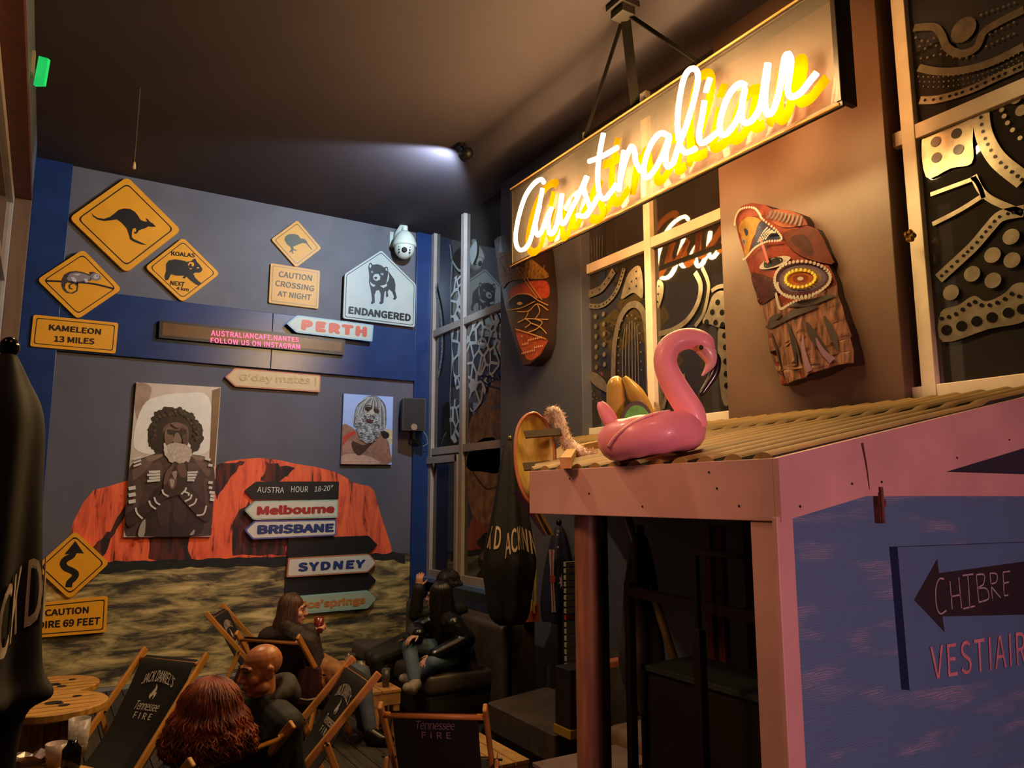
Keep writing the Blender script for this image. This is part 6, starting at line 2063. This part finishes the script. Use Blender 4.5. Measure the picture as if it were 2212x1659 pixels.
# ------------------------------------------------------------------ people
m_dummy = m_ink
def V(*a):
    return Vector(a)
def basis(f, tilt=0.0):
    f = Vector(f)
    f.z = 0
    f.normalize()
    r = f.cross(Vector((0, 0, 1))).normalized()
    f2 = (f * math.cos(tilt) + Vector((0, 0, math.sin(tilt)))).normalized()
    u = r.cross(f2)
    return r, f2, u
def add_head(mb, c, f, tilt=0.0, s=1.0, ears=True):
    r, f, u = basis(f, tilt)
    rot = Matrix((r, f, u)).transposed()
    P = lambda x, y, z: c + (r * x + f * y + u * z) * s
    e = lambda x, y, z, a, b_, c_, q=None: mb.ell(P(x, y, z), (a * s, b_ * s, c_ * s), m_dummy, q or rot)
    e(0, -0.018, 0.035, 0.074, 0.095, 0.082)
    e(0, 0.010, 0.000, 0.066, 0.078, 0.085)
    e(0, 0.028, -0.052, 0.050, 0.056, 0.060)
    e(0, 0.060, -0.096, 0.024, 0.022, 0.018)
    for sx in (-1, 1):
        e(sx * 0.040, 0.050, -0.028, 0.026, 0.030, 0.028)
        e(sx * 0.045, 0.01, -0.075, 0.018, 0.035, 0.025)
        mb.cap(P(sx * 0.012, 0.083, 0.026), P(sx * 0.048, 0.070, 0.026), 0.010 * s, 0.009 * s, m_dummy, 8)
        e(sx * 0.012, 0.092, -0.034, 0.009, 0.012, 0.009)
        if ears:
            q = rot @ Matrix.Rotation(sx * 0.35, 3, 'Z')
            e(sx * 0.078, -0.014, -0.006, 0.009, 0.022, 0.033, q)
            e(sx * 0.081, -0.020, 0.012, 0.012, 0.018, 0.016, q)
            e(sx * 0.076, -0.002, -0.030, 0.008, 0.010, 0.013, q)
    mb.cap(P(0, 0.082, 0.020), P(0, 0.104, -0.030), 0.009 * s, 0.0135 * s, m_dummy, 8)
    e(0, 0.080, -0.061, 0.023, 0.013, 0.0065)
    e(0, 0.078, -0.073, 0.020, 0.013, 0.0075)
    return P, rot
def add_face(P, s, o, lips='9a4a3c', brow='2a1a12', iris='1a120c'):
    b = MB()
    for sx in (-1, 1):
        b.ell(P(sx * 0.031, 0.0705, 0.006), (0.0135 * s,) * 3, M('eye white', '8a7c70', 0.3), nu=12, nv=8)
    ey = b.build('eye', o, True)
    b = MB()
    for sx in (-1, 1):
        b.ell(P(sx * 0.031, 0.0785, 0.005), (0.0072 * s,) * 3, M('iris ' + iris, iris, 0.15), nu=10, nv=6)
    b.build('iris', ey, True)
    b = MB()
    for sx in (-1, 1):
        b.tube([P(sx * 0.013, 0.094, 0.030), P(sx * 0.030, 0.090, 0.036), P(sx * 0.050, 0.078, 0.032)], [0.004 * s, 0.005 * s, 0.003 * s], M('brow ' + brow, brow, 0.8), 6)
        b.tube([P(sx * 0.018, 0.086, 0.012), P(sx * 0.031, 0.0885, 0.017), P(sx * 0.046, 0.078, 0.010)], 0.0025 * s, M('brow ' + brow, brow, 0.8), 5)
    b.build('brow', o, True)
    b = MB()
    b.tube([P(-0.022, 0.084, -0.067), P(-0.008, 0.0935, -0.0655), P(0, 0.0945, -0.067), P(0.008, 0.0935, -0.0655), P(0.022, 0.084, -0.067)], [0.002 * s, 0.004 * s, 0.004 * s, 0.004 * s, 0.002 * s], M('lips ' + lips, lips, 0.4), 6)
    b.build('lips', o, True)
def add_hand(mb, wrist, d, palm_n, side, curl=0.5, s=1.0, spread=0.14):
    d = Vector(d).normalized()
    n = Vector(palm_n)
    n = (n - d * n.dot(d)).normalized()
    x = d.cross(n) * side                       # towards the thumb
    pc = wrist + d * 0.045 * s
    rot = Matrix((x, d, n)).transposed()
    mb.ell(pc, (0.040 * s, 0.050 * s, 0.016 * s), m_dummy, rot, 14, 8)
    mb.cap(wrist - d * 0.02, wrist + d * 0.02, 0.026 * s, 0.028 * s, m_dummy)
    for i, (ox, ln) in enumerate(((0.028, 0.068), (0.010, 0.078), (-0.009, 0.072), (-0.027, 0.056))):
        p = wrist + d * (0.085 * s - abs(ox) * 0.25) + x * (ox * s)
        a = (ox / 0.03) * spread
        dd = (d * math.cos(a) + x * math.sin(a)).normalized()
        ang = 0.15
        for k, fr_ in enumerate((0.45, 0.32, 0.25)):
            ang += curl * (0.75 if k == 0 else 0.9)
            q = p + (dd * math.cos(ang) + n * math.sin(ang)) * (ln * fr_ * s)
            mb.cap(p, q, (0.0095 - 0.001 * k) * s, (0.0088 - 0.001 * k) * s, m_dummy, 8)
            p = q
    p = wrist + d * 0.022 * s + x * (0.030 * s)
    dd = (d * 0.65 + x * 0.75 + n * 0.25).normalized()
    q = p + dd * 0.038 * s
    mb.cap(p, q, 0.012 * s, 0.0105 * s, m_dummy, 8)
    q2 = q + (dd * 0.6 + d * 0.5 + n * (0.2 + 0.5 * curl)).normalized() * 0.03 * s
    mb.cap(q, q2, 0.0105 * s, 0.008 * s, m_dummy, 8)
def limb(mb, pts, rs):
    for i in range(len(pts) - 1):
        mb.cap(pts[i], pts[i + 1], rs[i], rs[i + 1], m_dummy, 12)
def torso(mb, J, g=0.0, s=1.0):
    pe, ch, nk = J['pel'], J['chest'], J['neck']
    sl, sr = J['shL'], J['shR']
    mb.cap(pe, pe.lerp(ch, 0.5), (0.135 + g) * s, (0.118 + g) * s, m_dummy, 16)
    mb.cap(pe.lerp(ch, 0.5), ch, (0.118 + g) * s, (0.128 + g) * s, m_dummy, 16)
    for q in (sl, sr):
        mb.cap(ch, q.lerp(ch, 0.15), (0.10 + g) * s, (0.062 + g) * s, m_dummy, 12)
        mb.cap(nk, q, (0.045 + g) * s, (0.058 + g) * s, m_dummy, 12)
        mb.cap(pe, ch.lerp(q, 0.55), (0.10 + g) * s, (0.085 + g) * s, m_dummy, 12)
    for h in (J['hipL'], J['hipR']):
        mb.cap(pe, h, (0.12 + g) * s, (0.095 + g) * s, m_dummy, 12)
def arms(mb, J, g=0.0, cut=0.0):
    for k in 'LR':
        a, e, w_ = J['sh' + k], J['el' + k], J['wr' + k]
        limb(mb, [a, e, w_.lerp(e, cut)], [0.056 + g, 0.042 + g, (0.030 if not cut else 0.033) + g])
def legs(mb, J, g=0.0, cut=0.0):
    for k in 'LR':
        h, kn, an = J['hip' + k], J['kn' + k], J['an' + k]
        limb(mb, [h, h.lerp(kn, 0.5), kn, kn.lerp(an, 0.35), an.lerp(kn, cut)], [0.092 + g, 0.080 + g, 0.058 + g, 0.056 + g, 0.042 + g])
def feet(mb, J, g=0.0):
    for k in 'LR':
        a, t = J['an' + k], J['to' + k]
        mb.cap(a, a.lerp(t, 0.5) + V(0, 0, -0.02), 0.042 + g, 0.040 + g, m_dummy)
        mb.cap(a.lerp(t, 0.3) + V(0, 0, -0.03), t, 0.036 + g, 0.032 + g, m_dummy)
m_skin = M('skin warm', 'b07a5a', 0.45, vary=0.06, scale=20)
m_skin2 = M('skin pale', 'c49a82', 0.45, vary=0.05, scale=20)
m_lthr = M('black leather jacket', '0f0d0c', 0.28, vary=0.2, scale=8, bump=0.25)
m_blkc = M('black jacket cloth', '131110', 0.7, vary=0.2, scale=9, bump=0.3)
m_jean = M('blue jeans', '47596b', 0.75, vary=0.22, scale=8, bump=0.15)
m_gjean = M('grey jeans', '4a565c', 0.75, vary=0.2, scale=8, bump=0.15)
m_blkt = M('black trousers', '141211', 0.7, vary=0.2, scale=8, bump=0.15)
m_boot = M('black boots', '100d0c', 0.3, bump=0.2, scale=12)
def person(label, J, face, tilt, skin, top, bot, shoe, s=1.0, g=0.020, hands=(), top_nm='jacket', collar=None, ears=True):
    o = thing('person', label, 'person', (J['pel'].x, J['pel'].y, 0))
    b = MB()
    P, rot = add_head(b, J['head'], face, tilt, s, ears)
    b.cap(J['neck'] - V(0, 0, 0.03), J['head'] + rot @ V(0, -0.02, -0.04), 0.058, 0.052, m_dummy, 14)
    torso(b, J, 0.0)
    arms(b, J)
    legs(b, J)
    feet(b, J)
    for h in hands:
        add_hand(b, *h)
    remesh(b, 'body', o, skin, 0.0050, 5)
    b = MB()
    torso(b, J, g)
    arms(b, J, g, 0.06)
    if collar:
        b.cap(J['neck'] - V(0, 0, 0.02), J['neck'] + V(0, 0, collar), 0.082, 0.086, m_dummy, 18)
    remesh(b, top_nm, o, top, 0.008, 2)
    b = MB()
    legs(b, J, 0.012, 0.1)
    for h in (J['hipL'], J['hipR']):
        b.cap(J['pel'] - V(0, 0, 0.03), h, 0.13, 0.108, m_dummy, 12)
    remesh(b, 'trousers', o, bot, 0.008, 2)
    b = MB()
    feet(b, J, 0.012)
    remesh(b, 'shoe', o, shoe, 0.007, 2)
    return o, P, rot
def hair(o, P, rot, s, mat, drop, seed, width=0.004, n=600, cover=0.35, wave=0.0, back=0.0, lay=None, vol=1.0):
    # strands combed from the crown over the skull, then hanging, over a close cap
    rnd = random.Random(seed)
    b = MB()
    b.ell(P(0, -0.026, 0.042), (0.084 * s * vol, 0.100 * s * vol, 0.086 * s * vol), mat, rot, 20, 14)
    part = rnd.uniform(-0.2, 0.2)
    for i in range(n):
        a = rnd.uniform(-math.pi, math.pi)
        if abs(a) < cover:                      # leave the face free
            continue
        pts = []
        rr = rnd.uniform(0.98, 1.07) * vol
        st = rnd.uniform(0.0, 0.35)
        ph, ph2 = rnd.uniform(0, 6.28), rnd.uniform(0, 6.28)
        for k in range(6):
            t = st + (1 - st) * k / 5
            th = t * math.pi * 0.52
            x = math.sin(a) * math.sin(th) * 0.087 * rr
            y = math.cos(a) * math.sin(th) * 0.104 * rr - 0.024
            z = 0.040 + math.cos(th) * 0.090 * rr
            wv_ = wave * 0.5 * t
            pts.append(P(x + wv_ * math.sin(ph + t * 9), y + wv_ * math.cos(ph2 + t * 8), z))
        ln = drop * rnd.uniform(0.7, 1.05)
        outd = (rot @ V(math.sin(a), math.cos(a), 0))
        p = pts[-1]
        m = 8
        for k in range(1, m + 1):
            t = k / m
            q = p + V(0, 0, -ln * t) + outd * (back * math.sin(t * 1.9)) + V(math.sin(ph + t * 11), math.cos(ph2 + t * 10), 0) * wave * (0.4 + t)
            if lay:
                q = q + lay * (t * t)
            pts.append(q)
        wd = width * rnd.uniform(0.7, 1.3)
        b.tube(pts, [wd * (1 - 0.7 * max(0, k - 9) / 5) for k in range(len(pts))], mat, 5)
    return b.build('hair', o, True)

# bald man in a black hooded jacket
hd = at_d(562, 1447, 4.16)
fx = V(-0.98, -0.16, 0).normalized()
lf = V(0, 0, 1).cross(fx)
nk = hd + V(0.035, 0.01, -0.17)
pel = V(nk.x + 0.10, nk.y + 0.02, 0.50)
J = dict(head=hd, neck=nk, chest=nk + V(0.03, 0, -0.16), pel=pel, shL=nk + lf * 0.20 + V(0.02, 0, -0.06), shR=nk - lf * 0.20 + V(0.02, 0, -0.06))
J.update(elL=J['shL'] + V(-0.10, 0.0, -0.27), elR=J['shR'] + V(-0.12, 0.02, -0.26), wrL=J['shL'] + V(-0.27, 0.12, -0.34), wrR=J['shR'] + V(-0.28, -0.06, -0.33))
J.update(hipL=pel + lf * 0.09 + V(0, 0, -0.02), hipR=pel - lf * 0.09 + V(0, 0, -0.02))
J.update(knL=J['hipL'] + V(-0.37, 0.16, 0.03), knR=J['hipR'] + V(-0.36, 0.18, 0.03))
J.update(anL=V(J['knL'].x + 0.04, J['knL'].y + 0.02, 0.09), anR=V(J['knR'].x + 0.04, J['knR'].y + 0.06, 0.09))
J.update(toL=J['anL'] + V(-0.15, 0.05, -0.04), toR=J['anR'] + V(-0.15, 0.06, -0.04))
o, P, rot = person('bald man in a dark hooded jacket turning his face left', J, fx, -0.12, M('skin ruddy', 'b8744a', 0.38, vary=0.06, scale=18), m_blkc, m_blkt, m_boot, 1.03, 0.030,
                   [(J['wrL'], V(-1, 0.3, -0.2), V(0, 0, -1), -1, 0.5), (J['wrR'], V(-1, -0.2, -0.2), V(0, 0, -1), 1, 0.5)])
add_face(P, 1.03, o, '8a4034', '3a2418')
b = MB()
hood = []
for i in range(13):
    a = -2.6 + 5.2 * i / 12
    hood.append(P(0.088 * math.sin(a), -0.045 - 0.085 * math.cos(a), -0.13 + 0.035 * math.cos(a)))
b.tube(hood, [0.020 + 0.030 * math.sin(math.pi * i / 12) for i in range(13)], m_dummy, 12)
b.ell(P(0, -0.13, -0.14), (0.10, 0.06, 0.075), m_dummy, rot)
remesh(b, 'hood', o, M('hood grey cloth', '3a302c', 0.8, vary=0.2, scale=10, bump=0.2), 0.008, 2)
st = thing('stool', 'low dark padded stool under the bald man', 'stool', (pel.x, pel.y, 0))
MB().lathe((pel.x + 0.02, pel.y, 0), [(0.17, 0.0), (0.18, 0.02), (0.18, 0.30), (0.16, 0.34)], m_lea, 24).build('pad', st, True)

# woman with long brown hair and a red cup
hd = at_d(636, 1317, 6.62)
fx = (CAMR * 0.97 + CAMF * 0.10).normalized()
lf = V(0, 0, 1).cross(fx)
body_f = V(0.75, 0.66, 0).normalized()
bl = V(0, 0, 1).cross(body_f)
nk = hd + V(-0.05, -0.02, -0.165)
pel = V(1.86, 6.38, 0.44)
J = dict(head=hd, neck=nk, chest=nk.lerp(pel, 0.36), pel=pel, shL=nk + bl * 0.175 + V(0, 0, -0.06), shR=nk - bl * 0.175 + V(0.0, 0, -0.06))
cup = at_d(688, 1352, 6.50)
wrR = cup - CAMR * 0.065 + V(0, 0, -0.02) - CAMF * 0.01
J.update(elR=J['shR'] + V(0.10, 0.02, -0.24), wrR=wrR, elL=J['shL'] + body_f * 0.12 + V(0, 0, -0.24), wrL=J['shL'] + body_f * 0.34 + V(0.0, -0.08, -0.24))
J.update(hipL=pel + bl * 0.085, hipR=pel - bl * 0.085)
knR, knL = at_d(782, 1455, 6.72), at_d(768, 1450, 6.95)
J.update(knR=knR, knL=knL, anR=V(knR.x + 0.05, knR.y - 0.10, 0.10), anL=V(knL.x + 0.05, knL.y - 0.08, 0.10))
J.update(toR=J['anR'] + V(0.12, -0.10, -0.045), toL=J['anL'] + V(0.13, -0.07, -0.045))
o, P, rot = person('woman with long straight brown hair raising a dark red cup', J, fx, -0.05, M('skin peach', 'c08a68', 0.42, vary=0.05, scale=18), M('brown fur jacket', '2e231b', 0.75, vary=0.5, scale=16, bump=0.5), m_gjean, m_boot, 0.97, 0.034,
                   [(wrR, CAMR * 0.9 + V(0, 0, 0.35), CAMF * 0.4 + V(0, 0, -0.3) + CAMR * 0.5, 1, 0.75), (J['wrL'], body_f + V(0, 0, -0.1), V(0, 0, -1), -1, 0.5)], 'fur_jacket', 0.04, ears=False)
add_face(P, 0.97, o, 'a8503f', '3a2618')
hair(o, P, rot, 0.97, M('long brown hair', '4a2f1c', 0.5, vary=0.45, scale=10, stretch=(6, 6, 0.7)), 0.34, 11, 0.0042, 1100, 0.95, 0.003, 0.012, rot @ V(0, -0.05, 0))
oc = thing('drink_cup', 'dark red cup held up by the woman with long brown hair', 'cup', cup)
MB().lathe(cup + V(0, 0, -0.055), [(0.034, 0.0), (0.042, 0.12), (0.039, 0.12), (0.031, 0.006)], M('dark red cup', '6a1c18', 0.3, coat=0.3), 20, V(0.03, 0, 1)).build('cup', oc, True)
lap = pel.lerp(knR, 0.5)
oc = thing('coat', 'tan coat folded on the lap of the woman with the red cup', 'coat', lap)
b = MB()
rnd = random.Random(4)
for i in range(9):
    t = i / 8
    p = at_d(648, 1408, 6.55).lerp(at_d(735, 1455, 6.5), t)
    q = p + V(rnd.uniform(-0.03, 0.03), rnd.uniform(-0.03, 0.03), -0.10)
    b.cap(p, q, 0.045 + 0.02 * rnd.random(), 0.05, m_dummy)
    b.cap(p + CAMF * 0.12, q + CAMF * 0.12, 0.05, 0.05, m_dummy)
remesh(b, 'coat_cloth', oc, M('tan coat cloth', '8a6030', 0.75, vary=0.3, scale=9, bump=0.3), 0.008, 2)
hb = at_d(668, 1478, 6.35)
oc = thing('handbag', 'brown handbag with a pale strap edge hanging beside the deck chair of the woman', 'bag', hb)
F6 = Fr(hb, CAMR, (0, 0, 1), -CAMF)
MB().prism(F6, round_poly([(-0.09, -0.14), (0.09, -0.14), (0.08, 0.12), (-0.08, 0.12)], 0.03), -0.05, 0.03, M('bag brown', '3a1e18', 0.4, vary=0.2, scale=8)).build('pouch', oc, bevel=0.01)
MB().ribbon(F6, [(-0.08, -0.09), (0, -0.105), (0.08, -0.09)], 0.012, 0.034, m_cream, 5).build('trim_band', oc)
nb = at_d(669, 1402, 6.5)
oc = thing('paper_cup', 'pale paper cup beside the rail of the occupied deck chair', 'cup', nb)
MB().lathe(nb + V(0, 0, -0.04), [(0.026, 0.0), (0.036, 0.085), (0.033, 0.085), (0.024, 0.005)], M('pale paper', 'd8b8a0', 0.6), 16).build('cup', oc, True)

# red haired person seen from behind
hd = at_d(444, 1545, 3.72)
fx = V(-0.53, 0.85, 0).normalized()
lf = V(0, 0, 1).cross(fx)
nk = hd + V(0.01, -0.02, -0.16)
pel = V(0.52, 4.02, 0.42)
J = dict(head=hd, neck=nk, chest=nk.lerp(pel, 0.34), pel=pel, shL=nk + lf * 0.18 + V(0, 0, -0.06), shR=nk - lf * 0.19 + V(0, 0, -0.06))
J.update(elL=J['shL'] + fx * 0.10 + V(0, 0, -0.25), elR=J['shR'] + fx * 0.1 + V(0.05, 0, -0.25))
J.update(wrL=J['elL'] + fx * 0.2 - lf * 0.1, wrR=J['elR'] + fx * 0.2 + lf * 0.12)
J.update(hipL=pel + lf * 0.085, hipR=pel - lf * 0.085)
J.update(knL=J['hipL'] + fx * 0.40 + V(0, 0, 0.06), knR=J['hipR'] + fx * 0.40 + V(0, 0, 0.06))
J.update(anL=V(J['knL'].x + fx.x * 0.05, J['knL'].y + fx.y * 0.05, 0.1), anR=V(J['knR'].x + fx.x * 0.05, J['knR'].y + fx.y * 0.05, 0.1))
J.update(toL=J['anL'] + fx * 0.15 + V(0, 0, -0.045), toR=J['anR'] + fx * 0.15 + V(0, 0, -0.045))
o, P, rot = person('person with thick auburn hair seen from behind in the nearest deck chair', J, fx, 0.0, m_skin2, m_blkc, m_blkt, m_boot, 1.0, 0.028,
                   [(J['wrL'], fx, V(0, 0, -1), -1, 0.5), (J['wrR'], fx, V(0, 0, -1), 1, 0.5)], 'coat', 0.05)
add_face(P, 1.0, o)
hair(o, P, rot, 1.0, M('auburn hair', '7a3414', 0.55, vary=0.5, scale=14), 0.18, 21, 0.0048, 1300, 0.8, 0.016, 0.05, None, vol=1.30)

# woman with long black hair, cross-legged on the sofa
hd = at_d(945, 1288, 7.28)
fx = V(-0.80, 0.60, 0).normalized()
lf = V(0, 0, 1).cross(fx)
bf = V(-0.95, 0.1, 0).normalized()
bl = V(0, 0, 1).cross(bf)
nk = hd + V(0.04, -0.02, -0.17)
pel = V(3.36, 6.52, 0.58)
J = dict(head=hd, neck=nk, chest=nk.lerp(pel, 0.40) + V(0.02, 0, 0), pel=pel, shL=nk + bl * 0.18 + V(0.04, 0, -0.06), shR=nk - bl * 0.18 + V(0.02, 0, -0.06))
J.update(elL=V(3.34, 6.24, 0.74), elR=V(3.05, 6.72, 0.78))
wL = at_d(922, 1425, 6.95)
wR = at_d(893, 1372, 7.05)
J.update(wrL=wL + V(0.06, 0, 0.02), wrR=wR + V(0.05, 0, 0))
J.update(hipL=pel + bl * 0.10, hipR=pel - bl * 0.10)
J.update(knL=at_d(935, 1432, 6.95), knR=at_d(884, 1398, 7.1), anL=at_d(900, 1462, 7.0), anR=at_d(897, 1478, 6.86))
J.update(toL=at_d(872, 1466, 7.0), toR=at_d(880, 1486, 6.8))
o, P, rot = person('woman with long black hair and leather jacket sitting cross-legged in ripped jeans', J, fx, 0.0, M('skin rose', 'c09080', 0.45, vary=0.05, scale=18), m_lthr, m_jean, M('white trainers', '8d8078', 0.6), 1.0, 0.034,
                   [(J['wrL'], V(-0.9, -0.1, -0.35), V(0.2, 0.4, -0.8), -1, 0.35), (J['wrR'], V(-0.9, 0.0, -0.25), V(0, 0, -1), 1, 0.35)], 'leather_jacket', 0.05, ears=False)
add_face(P, 1.0, o)
hair(o, P, rot, 1.0, M('long black hair', '17100d', 0.35, vary=0.5, scale=9, stretch=(6, 6, 0.7)), 0.46, 31, 0.0045, 1000, 0.8, 0.004, 0.02, rot @ V(-0.02, -0.10, 0))

# person beyond her with a raised hand
hd = at_d(964, 1262, 7.95)
fx = V(-0.9, -0.2, 0).normalized()
lf = V(0, 0, 1).cross(fx)
nk = hd + V(0.02, 0, -0.17)
pel = V(3.42, 7.32, 0.58)
J = dict(head=hd, neck=nk, chest=nk.lerp(pel, 0.36), pel=pel, shL=nk + lf * 0.19 + V(0, 0, -0.06), shR=nk - lf * 0.19 + V(0, 0, -0.06))
wu = at_d(905, 1268, 7.55)
J.update(elL=at_d(897, 1328, 7.6), wrL=wu, elR=J['shR'] + V(-0.12, 0, -0.26), wrR=J['shR'] + V(-0.34, -0.05, -0.30))
J.update(hipL=pel + lf * 0.09, hipR=pel - lf * 0.09)
J.update(knL=at_d(812, 1425, 7.5), knR=at_d(800, 1418, 7.75))
J.update(anL=V(J['knL'].x + 0.08, J['knL'].y + 0.02, 0.1), anR=V(J['knR'].x + 0.08, J['knR'].y + 0.02, 0.1))
J.update(toL=J['anL'] + V(-0.16, -0.02, -0.045), toR=J['anR'] + V(-0.16, 0, -0.045))
o, P, rot = person('person in black with one hand raised beside the window frame', J, fx, 0.0, m_skin, m_blkc, m_blkt, m_boot, 1.0, 0.026,
                   [(J['wrL'], V(0.05, 0, 1), V(0.6, 0.8, 0), -1, 0.45), (J['wrR'], V(-1, 0, -0.1), V(0, 0, -1), 1, 0.5)])
add_face(P, 1.0, o)
hair(o, P, rot, 1.0, M('dark curly hair', '1c130f', 0.5, vary=0.5, scale=14), 0.05, 41, 0.005, 500, 0.8, 0.012, 0.02, None, vol=1.12)

# ------------------------------------------------------------------ repeats share a group phrase
GROUPS = {'deck chair': 'deck chairs on the wooden deck', 'arrow sign': 'arrow signs on the back wall', 'parasol': 'closed parasols around the deck',
          'picture': 'photo prints on the mural wall', 'person': 'people sitting on the deck', 'wall art': 'painted face panels on the right wall'}
BYNAME = {'road_sign': 'diamond road signs on the back wall', 'sign_plate': 'yellow sign plates on the back wall', 'cable_spool_table': 'cable spool tables at the left',
          'crate_table': 'crate tables between the seats', 'beer_glass': 'beer glasses on the far crate table', 'lounge_seat': 'leather lounge seats by the hut', 'plastic_cup': 'plastic cups at the bottom left'}
for ob in list(COL.objects):
    if ob.parent is None and 'label' in ob and 'group' not in ob and ob.get('kind') != 'structure':
        g = BYNAME.get(ob.name.split('.')[0]) or GROUPS.get(ob['category'])
        if g:
            ob['group'] = g
